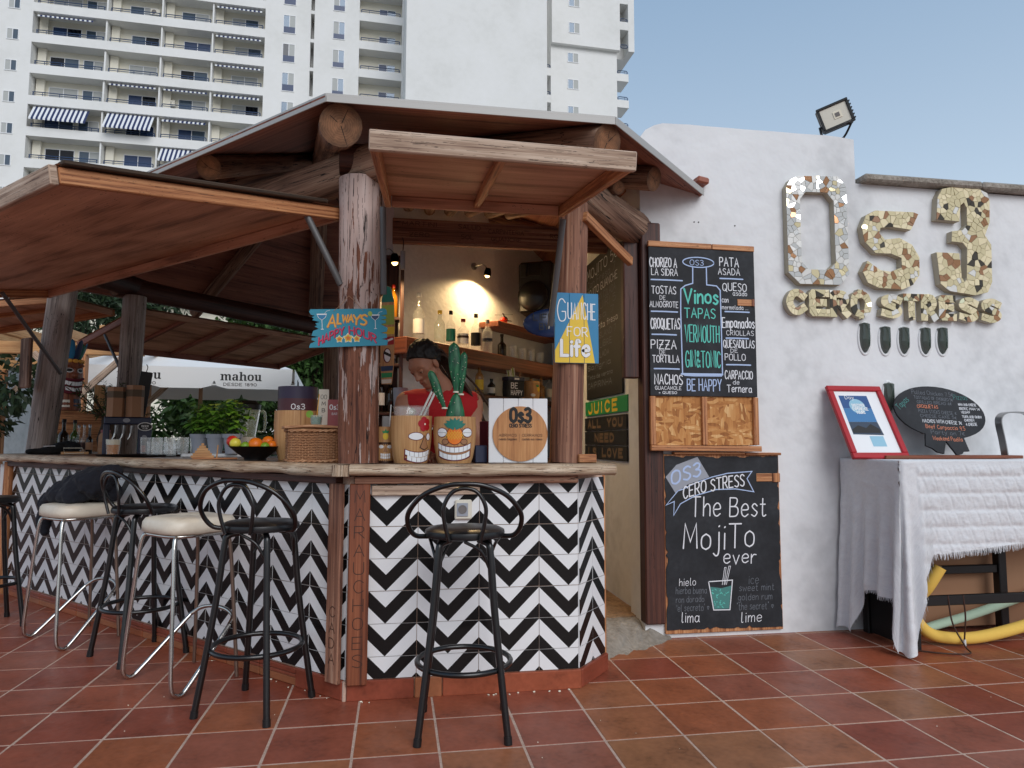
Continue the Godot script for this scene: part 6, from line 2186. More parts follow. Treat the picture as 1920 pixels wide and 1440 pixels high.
# ---------------------------------------------------------------- the cloth covered table on the right
func cloth_low(s: float) -> float:
	# height of the hem along the perimeter: back edge at 0, front corner at 0.5, then along the front
	if s < 0.12:
		return 0.015 + 0.03 * absf(sin(s * 40.0))
	if s < 0.20:
		return lerpf(0.05, 0.30, (s - 0.12) / 0.08)
	if s < 0.37:
		return 0.305 + 0.01 * sin(s * 30.0)
	if s < 0.45:
		return lerpf(0.30, 0.01, (s - 0.37) / 0.08)
	if s < 0.57:
		return 0.006 + 0.02 * absf(sin(s * 31.0))
	if s < 0.70:
		return lerpf(0.03, 0.56, pow((s - 0.57) / 0.13, 0.8))
	return 0.56 + (s - 0.70) * 0.085

func build_table():
	var x0 := 2.83
	var zf := -3.60
	var zb := -4.11
	var x1 := 4.75
	var h := 1.085
	var t = thing("side_table", "black framed table hidden under the white fringed cloth", "table", Vector3(3.77, 0, -3.86))
	var st := begin()
	box_at(st, Vector3(0.0, h - 0.02, 0.0), Vector3(1.78, 0.03, 0.46), 0.003)
	part("tabletop", st, mats.dark_wood, t)
	for q in [Vector3(-0.82, 0, 0.19), Vector3(-0.82, 0, -0.19), Vector3(0.0, 0, -0.05), Vector3(0.85, 0, 0.19), Vector3(0.85, 0, -0.19)]:
		st = begin()
		box_at(st, q + Vector3(0, 0.525, 0), Vector3(0.055, 1.048, 0.055), 0.004)
		part("leg", st, mats.black_plastic, t)
	st = begin()
	box_at(st, Vector3(-0.825, 0.20, 0.0), Vector3(0.02, 0.38, 0.32), 0.003)
	part("end_panel", st, mats.black_plastic, t)
	for q in [[Vector3(0.0, 0.275, 0.19), Vector3(1.64, 0.055, 0.035)], [Vector3(-0.41, 0.40, -0.05), Vector3(0.76, 0.05, 0.03)], [Vector3(-0.41, 0.60, -0.05), Vector3(0.76, 0.20, 0.03)]]:
		st = begin()
		box_at(st, q[0], q[1], 0.004)
		part("rail", st, mats.black_plastic, t)
	st = begin()
	box_at(st, Vector3(-0.02, 0.40, -0.16), Vector3(1.5, 0.75, 0.04), 0.004)
	part("back_board", st, mats.kraft, t)
	# the cloth: one sheet over the top and down two sides, with folds and woven puckers
	var rows := []
	var n := 330
	var m := 64
	var length := 2.35
	for i in n + 1:
		var s := length * i / n
		var base: Vector3
		var out: Vector3
		if s < 0.45:
			base = Vector3(x0, h, lerpf(zb, zf + 0.03, s / 0.45))
			out = Vector3(-1, 0, 0)
		elif s < 0.55:
			var a := (s - 0.45) / 0.10 * PI * 0.5
			base = Vector3(x0 + 0.03 - cos(a) * 0.03, h, zf + sin(a) * 0.03)
			out = Vector3(-cos(a), 0, sin(a))
		else:
			base = Vector3(x0 + 0.03 + (s - 0.55), h, zf + 0.03)
			out = Vector3(0, 0, 1)
		var low := cloth_low(s)
		var row := []
		for j in m + 1:
			var v := float(j) / m
			var y := lerpf(h, low, v)
			var drop := h - y
			var p := Vector3(base.x, y, base.z)
			var soft := smoothstep(0.0, 0.06, drop)
			var fold := 0.0
			if s < 0.66:
				fold = 0.022 * sin(s * 62.0 + 0.6) * smoothstep(0.05, 0.7, drop) + 0.045 * drop * drop
			else:
				fold = 0.010 * sin(s * 9.0) * drop + 0.02 * drop
			# puckered squares of the weave on the front
			if s > 0.62:
				var row_n := floorf(drop / 0.095)
				var cell := absf(fposmod((s - drop * 0.30) / 0.074 + row_n * 0.13 + 0.35 * lump.get_noise_2d(row_n * 7.0, s), 1.0) - 0.5) * 2.0
				var inrow := fposmod(drop, 0.095) / 0.095
				fold += 0.0055 * smoothstep(0.0, 0.16 + 0.1 * lump.get_noise_2d(s * 9.0, row_n), cell) * smoothstep(0.0, 0.12, inrow) * smoothstep(1.0, 0.7, inrow) + 0.003 * sin(inrow * PI) + 0.005 * lump.get_noise_2d(s * 14.0, drop * 6.0)
			else:
				fold += 0.0018 * absf(sin(drop * TAU * 9.0)) * absf(sin(s * TAU * 9.0))
			fold += 0.006 * lump.get_noise_2d(s * 3.0, drop * 3.0) * soft
			# the corner hangs in a narrowing tail
			if s > 0.38 and s < 0.72:
				p += (Vector3(x0 - 0.0, y, zf + 0.02) - p) * 0.30 * smoothstep(0.35, 1.0, drop) * Vector3(1, 0, 1)
			p += out * (0.005 + fold * soft)
			p.x += 0.0
			if p.z < zb + 0.004:
				p.z = zb + 0.004
			row.append(p)
		rows.append(row)
	st = begin()
	st.set_smooth_group(0)
	for i in n:
		for j in m:
			for q in [[i, j], [i + 1, j], [i + 1, j + 1], [i, j], [i + 1, j + 1], [i, j + 1]]:
				st.set_uv(Vector2(q[0] * length / n, q[1] * 0.02))
				st.add_vertex(rows[q[0]][q[1]])
	# the top sheet
	for i in n:
		var a: Vector3 = rows[i][0]
		var b: Vector3 = rows[i + 1][0]
		var a2 := Vector3(clampf(a.x, x0 + 0.02, x1), h + 0.001, zb)
		var b2 := Vector3(clampf(b.x, x0 + 0.02, x1), h + 0.001, zb)
		if i * length / n < 0.5:
			a2 = Vector3(x0 + 0.3, h + 0.001, a.z)
			b2 = Vector3(x0 + 0.3, h + 0.001, b.z)
			if i * length / n > 0.44:
				continue
			a2.x = x0 + 0.035
			b2.x = x0 + 0.035
		for p in [a, a2, b2, a, b2, b]:
			st.set_uv(Vector2(p.x, p.z))
			st.add_vertex(p)
	st.generate_normals()
	var cl = thing("table_cloth", "white woven cloth with fringe draped over the side table", "cloth")
	part("cloth_sheet", st, mats.linen, cl)
	st = begin()
	for i in range(0, n * 2):
		var s := length * i / (n * 2.0)
		var k := mini(int(float(i) / 2.0), n - 1)
		var f := i / 2.0 - k
		var p: Vector3 = (rows[k][m] as Vector3).lerp(rows[k + 1][m], f)
		var dirv: Vector3 = (rows[k + 1][m] - rows[k][m]).normalized()
		var l := rng.randf_range(0.022, 0.042) * (1.0 if s > 0.6 else 0.6)
		if p.y < 0.05:
			continue
		var tip := p + Vector3(rng.randf_range(-0.008, 0.008), -l, rng.randf_range(-0.004, 0.006))
		var w := dirv * 0.0016
		quad(st, p - w, p + w, tip + w * 0.6, tip - w * 0.6, Vector2(0, 0), Vector2(0.01, 0), Vector2(0.01, 0.02), Vector2(0, 0.02))
	var fr = part("fringe", st, mats.linen, cl)
	fr.set_meta("kind", "stuff")
	# red picture frame leaning against the wall
	var lean := Basis.from_euler(Vector3(-0.50, 0, 0))
	var o = thing("picture_frame", "red picture frame with a blue poster leaning on the wall", "picture frame", Vector3(2.925, h + 0.004, -3.845))
	o.basis = lean
	var fw := 0.385
	var fh := 0.525
	for q in [[Vector3(0, 0.019, 0), Vector3(fw, 0.038, 0.026)], [Vector3(0, fh - 0.019, 0), Vector3(fw, 0.038, 0.026)], [Vector3(-fw * 0.5 + 0.019, fh * 0.5, 0), Vector3(0.038, fh - 0.076, 0.026)], [Vector3(fw * 0.5 - 0.019, fh * 0.5, 0), Vector3(0.038, fh - 0.076, 0.026)]]:
		st = begin()
		box_at(st, q[0], q[1], 0.004)
		part("frame_bar", st, mats.red, o)
	st = begin()
	box_at(st, Vector3(0, fh * 0.5, -0.004), Vector3(fw - 0.074, fh - 0.074, 0.006), 0.0)
	var po = part("poster", st, mats.white_paint, o)
	mat("poster_sky", Color(0.22, 0.46, 0.66), 0.5)
	mat("poster_deep", Color(0.12, 0.30, 0.52), 0.5)
	mat("poster_dark", Color(0.17, 0.24, 0.32), 0.5)
	mat("poster_pale", Color(0.56, 0.74, 0.82), 0.5)
	for q in [[[-0.125, 0.455], [0.075, 0.455], [0.075, 0.36], [-0.125, 0.36], "poster_deep", 0.0], [[-0.125, 0.3595], [0.075, 0.3595], [0.075, 0.26], [-0.125, 0.26], "poster_sky", 0.0], [[-0.125, 0.2595], [0.075, 0.2595], [0.085, 0.165], [-0.125, 0.17], "poster_dark", 0.0], [[-0.02, 0.158], [0.075, 0.158], [0.075, 0.085], [-0.02, 0.085], "poster_pale", 0.0]]:
		st = begin()
		flat(st, [Vector2(q[3][0], q[3][1]), Vector2(q[2][0], q[2][1]), Vector2(q[1][0], q[1][1]), Vector2(q[0][0], q[0][1])], -0.0004)
		part("poster_print", st, mats[q[4]], po)
	st = begin()
	flat(st, ellipse(Vector2(-0.02, 0.375), 0.055, 0.055, 28), 0.0002)
	part("poster_print", st, mats.poster_pale, po)
	st = begin()
	flat(st, [Vector2(-0.12, 0.205), Vector2(-0.07, 0.235), Vector2(-0.02, 0.215), Vector2(0.02, 0.245), Vector2(0.07, 0.21), Vector2(0.07, 0.18), Vector2(-0.12, 0.18)], 0.0006)
	part("poster_print", st, mats.ink, po)
	st = begin()
	for q in [["Day", -0.085, 0.428, 0.06, 0.026, 0.003], ["DISCOVER", -0.055, 0.372, 0.085, 0.02, 0.004], ["EXPERIENCE", -0.06, 0.345, 0.105, 0.02, 0.004], ["YOURS", -0.045, 0.32, 0.06, 0.018, 0.004]]:
		write(st, strokes(q[0], q[1], q[2], q[3], q[4]), q[5], 0.0008)
	part("poster_lettering", st, mats.white_paint, po)
	# the plank and the oval menu board
	st = begin()
	box_at(st, Vector3(3.42, h + 0.014, -3.90), Vector3(0.96, 0.02, 0.16), 0.003)
	single("plank", st, mats.shelf_wood, "brown plank lying on the cloth under the oval board", "plank")
	var ov = thing("oval_chalkboard", "oval chalkboard on a forked foot leaning against the wall", "chalkboard", Vector3(3.455, h + 0.0255, -3.93))
	ov.basis = Basis.from_euler(Vector3(-0.30, 0.0, -0.09))
	var shape := PackedVector2Array()
	for i in 40:
		var a := -PI * 0.5 + TAU * i / 40.0
		var p := Vector2(cos(a) * 0.325, 0.285 + sin(a) * 0.178)
		if absf(p.x) > 0.14 or p.y > 0.3:
			shape.append(p)
	var foot := PackedVector2Array([Vector2(-0.13, 0.16), Vector2(-0.15, 0.045), Vector2(-0.105, 0.03), Vector2(-0.075, 0.008), Vector2(-0.03, 0.002), Vector2(0.0, 0.09), Vector2(0.06, 0.0), Vector2(0.10, 0.012), Vector2(0.115, 0.03), Vector2(0.155, 0.035), Vector2(0.125, 0.16)])
	var both := Geometry2D.merge_polygons(shape, foot)
	st = begin()
	prism(st, both[0], 0.012)
	part("board", st, mats.slate, ov)
	var zt := 0.0126
	for q in [["Pulled Chicken 7.5$", -0.18, 0.395, 0.30, 0.028, "chalk_faint"], ["TOSTADAS OF CHORIZO 5$", -0.17, 0.362, 0.28, 0.020, "chalk_faint"], ["GRILLED BREAD 4$", -0.155, 0.332, 0.25, 0.020, "chalk_faint"], ["CROQUETAS", -0.16, 0.300, 0.15, 0.022, "chalk_orange"], ["PIZZA STICKS CHEESE 6$", -0.155, 0.268, 0.27, 0.022, "chalk_faint"], ["CHEESE CAKE 5$", -0.15, 0.238, 0.26, 0.020, "chalk_faint"], ["NACHOS WITH CHEESE 7$", -0.14, 0.203, 0.28, 0.022, "chalk"], ["Beef Carpaccio 9.5", -0.125, 0.165, 0.28, 0.026, "chalk_orange"], ["Party on 7$", -0.095, 0.128, 0.24, 0.026, "chalk_faint"], ["Weekend Paella", -0.09, 0.088, 0.21, 0.026, "chalk_orange"], ["HAM AND CHEESE", 0.145, 0.345, 0.13, 0.016, "chalk"], ["IBERIC HAM 12$", 0.145, 0.317, 0.15, 0.016, "chalk"], ["VEGAN", 0.155, 0.290, 0.06, 0.016, "chalk"], ["TUNA AND ONION", 0.155, 0.262, 0.14, 0.016, "chalk"], ["CHICKEN", 0.165, 0.236, 0.07, 0.016, "chalk"], ["4 CHEESE", 0.17, 0.208, 0.08, 0.018, "chalk"], ["Pizzas", 0.12, 0.385, 0.10, 0.034, "chalk_teal_dim"]]:
		st = begin()
		write(st, strokes(q[0], q[1], q[2], q[3], q[4], 0.4, 0.0, 0.008), 0.0024, zt)
		part("lettering", st, mats[q[5]], ov)
	st = begin()
	write(st, strokes("Tapas", 0, 0, 0.11, 0.04, 0.3), 0.0035, zt, Transform3D(Basis(Vector3.BACK, 0.75), Vector3(-0.29, 0.27, 0)))
	part("lettering", st, mats.chalk_teal_dim, ov)
	# bent steel bar standing on the plank
	var ha = thing("steel_handle", "bent flat steel bar standing at the end of the plank", "handle", Vector3(3.80, h + 0.0255, -3.87))
	st = begin()
	var path := [Vector2(0.015, 0), Vector2(0, 0.10), Vector2(-0.018, 0.20), Vector2(-0.008, 0.245), Vector2(0.035, 0.268), Vector2(0.12, 0.272), Vector2(0.19, 0.262), Vector2(0.222, 0.22), Vector2(0.235, 0.1), Vector2(0.24, 0)]
	var fine := curve(path, 5)
	var ring := PackedVector2Array()
	for i in fine.size():
		ring.append(fine[i])
	for p in Geometry2D.offset_polyline(ring, 0.0035, Geometry2D.JOIN_ROUND, Geometry2D.END_BUTT):
		prism(st, p, 0.05, Transform3D(Basis(), Vector3(0, 0, -0.025)))
		break
	part("bar", st, mats.steel, ha)
	# pool noodles and cables under the table
	st = begin()
	tube(st, [Vector3(3.10, 0.475, -3.62), Vector3(3.035, 0.35, -3.655), Vector3(3.005, 0.26, -3.72), Vector3(3.03, 0.15, -3.74), Vector3(3.12, 0.066, -3.73), Vector3(3.30, 0.042, -3.71), Vector3(3.50, 0.060, -3.70), Vector3(3.80, 0.11, -3.72), Vector3(4.2, 0.2, -3.75)], 0.034, 16)
	var no = single("pool_noodle", st, mats.noodle_yellow, "yellow foam pool noodle bent under the table rail", "pool noodle")
	st = begin()
	rod(st, Vector3(3.10, 0.475, -3.62), Vector3(3.1025, 0.480, -3.6186), 0.007, -1, 10)
	part("core_hole", st, mats.kraft_dark, no)
	st = begin()
	tube(st, [Vector3(2.98, 0.042, -3.80), Vector3(3.25, 0.08, -3.86), Vector3(3.55, 0.135, -3.88), Vector3(4.1, 0.27, -3.90)], 0.027, 14)
	single("pool_noodle", st, mats.noodle_green, "pale green foam pool noodle lying behind the yellow one", "pool noodle")
	st = begin()
	tube(st, [Vector3(3.17, 0.305, -3.655), Vector3(3.18, 0.15, -3.64), Vector3(3.22, 0.03, -3.60), Vector3(3.20, 0.006, -3.55), Vector3(3.05, 0.006, -3.58), Vector3(2.93, 0.008, -3.66)], 0.0045, 6)
	single("power_cable", st, mats.brown_paint, "thin brown cable looping down to the floor under the table", "cable")
	st = begin()
	tube(st, [Vector3(3.27, 0.305, -3.655), Vector3(3.275, 0.18, -3.65), Vector3(3.27, 0.05, -3.66)], 0.0045, 6)
	var pc = single("power_cable", st, mats.brown_paint, "short cable with a white plug hanging under the table", "cable")
	st = begin()
	rod(st, Vector3(3.27, 0.05, -3.66), Vector3(3.27, 0.015, -3.66), 0.008, -1, 8)
	part("plug", st, mats.white_plastic, pc)

# ---------------------------------------------------------------- bar stools
func black_stool(at: Vector3, turn: float, label: String):
	var o = thing("bar_stool", label, "bar stool", at, turn, "black metal bar stools along the counter")
	var st := begin()
	lathe(st, [Vector2(0, 0.785), Vector2(0.155, 0.785), Vector2(0.168, 0.790), Vector2(0.171, 0.802), Vector2(0.168, 0.815), Vector2(0.150, 0.824), Vector2(0.08, 0.829), Vector2(0, 0.830)], 36)
	part("seat", st, mats.black_vinyl, o)
	for q in [[-1, -1], [1, -1], [-1, 1], [1, 1]]:
		var d := Vector3(q[0], 0, q[1])
		st = begin()
		tube(st, [d * 0.060 + Vector3(0, 0.778, 0), d * 0.098 + Vector3(0, 0.765, 0), d * 0.108 + Vector3(0, 0.72, 0), d * 0.125 + Vector3(0, 0.5, 0), d * 0.151 + Vector3(0, 0.25, 0), d * 0.178 + Vector3(0, 0.012, 0)], 0.0145, 10)
		var lg = part("leg", st, mats.black_metal, o)
		st = begin()
		rod(st, d * 0.1785 + Vector3(0, 0.0, 0), d * 0.176 + Vector3(0, 0.03, 0), 0.017, -1, 10)
		part("rubber_foot", st, mats.black_plastic, lg)
	# curved brackets under the seat
	for k in 4:
		var a := TAU * k / 4.0
		var d1 := Vector3(cos(a), 0, sin(a))
		var l := Basis(Vector3.UP, PI / 4) * d1
		st = begin()
		tube(st, [l * 0.150 + Vector3(0, 0.66, 0), d1.lerp(l, 0.6) * 0.158 + Vector3(0, 0.74, 0), d1 * 0.150 + Vector3(0, 0.783, 0)], 0.007, 8)
		part("bracket", st, mats.black_metal, o)
	st = begin()
	var ring := []
	for i in 28:
		ring.append(Vector3(cos(TAU * i / 28) * 0.196, 0.272, sin(TAU * i / 28) * 0.196))
	tube(st, ring, 0.0115, 10, true, false)
	part("foot_ring", st, mats.black_metal, o)
	# back hoops on the side away from the bar (+z)
	st = begin()
	tube(st, [Vector3(-0.155, 0.79, 0.03), Vector3(-0.205, 0.798, 0.06), Vector3(-0.232, 0.84, 0.09), Vector3(-0.228, 0.90, 0.125), Vector3(-0.17, 0.97, 0.165), Vector3(-0.08, 1.01, 0.19), Vector3(0, 1.018, 0.196), Vector3(0.08, 1.01, 0.19), Vector3(0.17, 0.97, 0.165), Vector3(0.228, 0.90, 0.125), Vector3(0.232, 0.84, 0.09), Vector3(0.205, 0.798, 0.06), Vector3(0.155, 0.79, 0.03)], 0.0105, 10)
	part("back_hoop", st, mats.black_metal, o)
	st = begin()
	tube(st, [Vector3(-0.062, 0.785, 0.168), Vector3(-0.082, 0.87, 0.182), Vector3(-0.083, 0.93, 0.188), Vector3(-0.05, 0.985, 0.188), Vector3(0, 1.0, 0.188), Vector3(0.05, 0.985, 0.188), Vector3(0.083, 0.93, 0.188), Vector3(0.082, 0.87, 0.182), Vector3(0.062, 0.785, 0.168)], 0.0085, 8)
	part("back_hoop", st, mats.black_metal, o)
	return o

func chrome_stool(at: Vector3, turn: float, label: String):
	var o = thing("chrome_stool", label, "bar stool", at, turn, "chrome stools with cream seats")
	# seat: rounded square cushion, front (towards the room) is +z
	var st := begin()
	var rows := []
	var prof := [[0.90, 0.735], [0.99, 0.742], [1.0, 0.765], [0.985, 0.79], [0.93, 0.806], [0.7, 0.813], [0.35, 0.815], [0.0, 0.815]]
	for q in prof:
		var row := []
		for i in 33:
			var a: float = TAU * (i % 32) / 32
			var c := cos(a)
			var s := sin(a)
			var e := 0.188 / pow(pow(absf(c), 4.0) + pow(absf(s), 4.0), 0.25)
			row.append(Vector3(c * e * q[0], q[1] + 0.004 * lump.get_noise_2d(c * 2.0, s * 2.0), s * e * q[0]))
		rows.append(row)
	st.set_smooth_group(0)
	for k in rows.size() - 1:
		for i in 32:
			for p in [rows[k][i], rows[k][i + 1], rows[k + 1][i + 1], rows[k][i], rows[k + 1][i + 1], rows[k + 1][i]]:
				st.add_vertex(p)
	st.generate_normals()
	part("seat_cushion", st, mats.cream_vinyl, o)
	st = begin()
	var ring := []
	for i in 24:
		var a := TAU * i / 24
		var e := 0.165 / pow(pow(absf(cos(a)), 4.0) + pow(absf(sin(a)), 4.0), 0.25)
		ring.append(Vector3(cos(a) * e, 0.728, sin(a) * e))
	tube(st, ring, 0.009, 8, true)
	part("seat_frame", st, mats.chrome, o)
	for s in [-1.0, 1.0]:
		st = begin()
		tube(st, [Vector3(0.10 * s, 0.722, 0.05), Vector3(0.135 * s, 0.722, 0.13), Vector3(0.155 * s, 0.69, 0.158), Vector3(0.185 * s, 0.45, 0.172), Vector3(0.212 * s, 0.20, 0.184), Vector3(0.226 * s, 0.055, 0.186), Vector3(0.228 * s, 0.015, 0.165), Vector3(0.226 * s, 0.013, 0.135), Vector3(0.222 * s, 0.040, 0.10), Vector3(0.20 * s, 0.16, -0.02), Vector3(0.178 * s, 0.27, -0.13)], 0.0105, 8)
		part("front_leg", st, mats.chrome, o)
		st = begin()
		tube(st, [Vector3(0.13 * s, 0.725, -0.10), Vector3(0.148 * s, 0.68, -0.135), Vector3(0.172 * s, 0.35, -0.155), Vector3(0.195 * s, 0.01, -0.17)], 0.0095, 8)
		part("rear_leg", st, mats.old_chrome, o)
	st = begin()
	tube(st, [Vector3(-0.178, 0.272, -0.13), Vector3(-0.15, 0.300, -0.165), Vector3(-0.08, 0.318, -0.18), Vector3(0, 0.322, -0.183), Vector3(0.08, 0.318, -0.18), Vector3(0.15, 0.300, -0.165), Vector3(0.178, 0.272, -0.13)], 0.0105, 8)
	part("footrest", st, mats.chrome, o)
	return o

func build_stools():
	black_stool(Vector3(0.295, 0, -3.005), deg_to_rad(-6), "black bar stool standing alone before the front tiles and socket")
	black_stool(Vector3(-0.605, 0, -3.37), deg_to_rad(-24), "black bar stool nearest the carved corner boards on the long side")
	black_stool(Vector3(-1.40, 0, -4.28), deg_to_rad(-46), "black bar stool between the two cream seats")
	black_stool(Vector3(-2.60, 0, -5.06), deg_to_rad(-50), "black bar stool at the far end beside the pine end post")
	chrome_stool(Vector3(-1.03, 0, -3.80), deg_to_rad(-45), "chrome stool with an empty cream seat between black stools")
	chrome_stool(Vector3(-1.90, 0, -4.68), deg_to_rad(-45), "chrome stool with a navy jacket on its cream seat")
	# jacket thrown over the seat
	var o = thing("navy_jacket", "crumpled navy jacket lying on the cream seat of a chrome stool", "jacket", Vector3(-1.90, 0.815, -4.68), deg_to_rad(-45))
	var bones := [[Vector3(-0.13, 0.05, 0.02), Vector3(0.12, 0.10, 0.0), 0.055, 0.075], [Vector3(0.10, 0.11, -0.02), Vector3(0.20, 0.15, -0.06), 0.06, 0.04], [Vector3(-0.10, 0.04, -0.08), Vector3(0.10, 0.05, -0.09), 0.05, 0.06], [Vector3(0.05, 0.04, 0.06), Vector3(-0.12, 0.035, 0.07), 0.05, 0.045], [Vector3(-0.13, 0.04, 0.04), Vector3(-0.215, 0.0, 0.06), 0.045, 0.04], [Vector3(-0.215, 0.0, 0.06), Vector3(-0.235, -0.10, 0.07), 0.04, 0.03], [Vector3(-0.235, -0.10, 0.07), Vector3(-0.225, -0.16, 0.07), 0.03, 0.02]]
	for b in bones:
		for k in 4:
			b[k] = b[k] * 1.2
	var fold := func(p: Vector3) -> float:
		var d := bones_field(p, bones, 0.035)
		d += 0.022 * lump.get_noise_3dv(p * 3.5) + 0.010 * lump.get_noise_3dv(p * 9.0)
		return maxf(d, -(p.y + 0.0) if absf(p.x) < 0.18 and absf(p.z) < 0.18 else -1.0)
	part("cloth", net(AABB(Vector3(-0.38, -0.24, -0.24), Vector3(0.74, 0.54, 0.44)), 0.012, fold), mats.navy_cloth, o)

# ---------------------------------------------------------------- smooth shapes from distance fields
func bones_field(p: Vector3, bones: Array, k: float) -> float:
	var d := 9.0
	for b in bones:
		var a: Vector3 = b[0]
		var ab: Vector3 = b[1] - a
		var t := clampf((p - a).dot(ab) / maxf(ab.length_squared(), 1e-6), 0.0, 1.0)
		var e: float = p.distance_to(a + ab * t) - lerpf(b[2], b[3], t)
		var h := maxf(k - absf(d - e), 0.0) / k
		d = minf(d, e) - h * h * k * 0.25
	return d

# surface nets over a grid
func net(region: AABB, cell: float, field: Callable) -> ArrayMesh:
	var nx := int(region.size.x / cell) + 2
	var ny := int(region.size.y / cell) + 2
	var nz := int(region.size.z / cell) + 2
	var f := PackedFloat32Array()
	f.resize(nx * ny * nz)
	for z in nz:
		for y in ny:
			for x in nx:
				f[(z * ny + y) * nx + x] = field.call(region.position + Vector3(x, y, z) * cell)
	var ids := PackedInt32Array()
	ids.resize(nx * ny * nz)
	ids.fill(-1)
	var pts := PackedVector3Array()
	for z in nz - 1:
		for y in ny - 1:
			for x in nx - 1:
				var acc := Vector3.ZERO
				var n := 0
				var c := (z * ny + y) * nx + x
				var v := [f[c], f[c + 1], f[c + nx], f[c + nx + 1], f[c + nx * ny], f[c + nx * ny + 1], f[c + nx * ny + nx], f[c + nx * ny + nx + 1]]
				var neg := 0
				for q in v:
					if q < 0.0:
						neg += 1
				if neg == 0 or neg == 8:
					continue
				for e in [[0, 1], [2, 3], [4, 5], [6, 7], [0, 2], [1, 3], [4, 6], [5, 7], [0, 4], [1, 5], [2, 6], [3, 7]]:
					var a: float = v[e[0]]
					var b: float = v[e[1]]
					if (a < 0.0) != (b < 0.0):
						var t := a / (a - b)
						var pa := Vector3(e[0] & 1, (e[0] >> 1) & 1, e[0] >> 2)
						var pb := Vector3(e[1] & 1, (e[1] >> 1) & 1, e[1] >> 2)
						acc += pa.lerp(pb, t)
						n += 1
				ids[c] = pts.size()
				pts.append(region.position + (Vector3(x, y, z) + acc / n) * cell)
	var idx := PackedInt32Array()
	var put := func(a: int, b: int, c: int, d: int, flip: bool):
		if a < 0 or b < 0 or c < 0 or d < 0:
			return
		if flip:
			idx.append_array(PackedInt32Array([a, b, c, a, c, d]))
		else:
			idx.append_array(PackedInt32Array([a, c, b, a, d, c]))
	for z in range(1, nz - 1):
		for y in range(1, ny - 1):
			for x in range(1, nx - 1):
				var c := (z * ny + y) * nx + x
				var s0 := f[c] < 0.0
				var sy := ny * nx
				if s0 != (f[c + 1] < 0.0):
					put.call(ids[c - sy - nx], ids[c - sy], ids[c], ids[c - nx], not s0)
				if s0 != (f[c + nx] < 0.0):
					put.call(ids[c - sy - 1], ids[c - 1], ids[c], ids[c - sy], not s0)
				if s0 != (f[c + sy] < 0.0):
					put.call(ids[c - nx - 1], ids[c - nx], ids[c], ids[c - 1], not s0)
	var nor := PackedVector3Array()
	nor.resize(pts.size())
	var e := cell * 0.7
	for i in pts.size():
		var p := pts[i]
		var g := Vector3(field.call(p + Vector3(e, 0, 0)) - field.call(p - Vector3(e, 0, 0)), field.call(p + Vector3(0, e, 0)) - field.call(p - Vector3(0, e, 0)), field.call(p + Vector3(0, 0, e)) - field.call(p - Vector3(0, 0, e)))
		nor[i] = g.normalized() if g.length() > 1e-9 else Vector3.UP
	# wind every triangle clockwise as seen from outside
	for i in range(0, idx.size(), 3):
		var n := (pts[idx[i + 1]] - pts[idx[i]]).cross(pts[idx[i + 2]] - pts[idx[i]])
		if n.dot(nor[idx[i]] + nor[idx[i + 1]] + nor[idx[i + 2]]) > 0.0:
			var t := idx[i + 1]
			idx[i + 1] = idx[i + 2]
			idx[i + 2] = t
	var arr := []
	arr.resize(Mesh.ARRAY_MAX)
	arr[Mesh.ARRAY_VERTEX] = pts
	arr[Mesh.ARRAY_NORMAL] = nor
	arr[Mesh.ARRAY_INDEX] = idx
	var mesh := ArrayMesh.new()
	mesh.add_surface_from_arrays(Mesh.PRIMITIVE_TRIANGLES, arr)
	return mesh

# ---------------------------------------------------------------- things on the counter
const CT := 1.0785

func facing(p: Vector3) -> float:
	return atan2(-p.x, -p.z)

# paint a flat outline (u around, v up) onto a round pot whose radius at height v is given by «rad»
func wrap_paint(st: SurfaceTool, outline, rad: Callable, lift: float):
	var poly := PackedVector2Array(outline)
	var lo := 9.0
	var hi := -9.0
	for p in poly:
		lo = minf(lo, p.x)
		hi = maxf(hi, p.x)
	var n := maxi(1, int((hi - lo) / 0.010) + 1)
	for i in n:
		var a := lerpf(lo, hi, float(i) / n) - 1e-5
		var b := lerpf(lo, hi, float(i + 1) / n) + 1e-5
		for piece in Geometry2D.intersect_polygons(poly, PackedVector2Array([Vector2(a, -1), Vector2(b, -1), Vector2(b, 1), Vector2(a, 1)])):
			var idx := Geometry2D.triangulate_polygon(piece)
			for k in range(0, idx.size(), 3):
				var q := [piece[idx[k]], piece[idx[k + 1]], piece[idx[k + 2]]]
				if (q[1] - q[0]).cross(q[2] - q[0]) > 0:
					q.reverse()
				for p in q:
					var r: float = rad.call(p.y)
					var an: float = p.x / r
					var nn := Vector3(sin(an), 0, cos(an))
					vert(st, nn * (r + lift) + Vector3(0, p.y, 0), nn, p)

func paint(o, outline, rad: Callable, lift: float, m: String, called := "painted_face"):
	var st := begin()
	wrap_paint(st, outline, rad, lift)
	return part(called, st, mats[m], o)

func pot_shape(prof: Array) -> Callable:
	return func(v: float) -> float:
		for i in prof.size() - 1:
			if v <= prof[i + 1].y:
				return lerpf(prof[i].x, prof[i + 1].x, clampf((v - prof[i].y) / maxf(prof[i + 1].y - prof[i].y, 1e-5), 0, 1))
		return prof[-1].x

func tub(prof: Array, wall := 0.012) -> SurfaceTool:
	var st := begin()
	var full := [Vector2(0, 0)]
	full.append_array(prof)
	var top: Vector2 = prof[-1]
	full.append(top + Vector2(-wall, 0))
	full.append(Vector2(prof[0].x - wall, 0.02))
	full.append(Vector2(0, 0.02))
	lathe(st, full, 32)
	return st

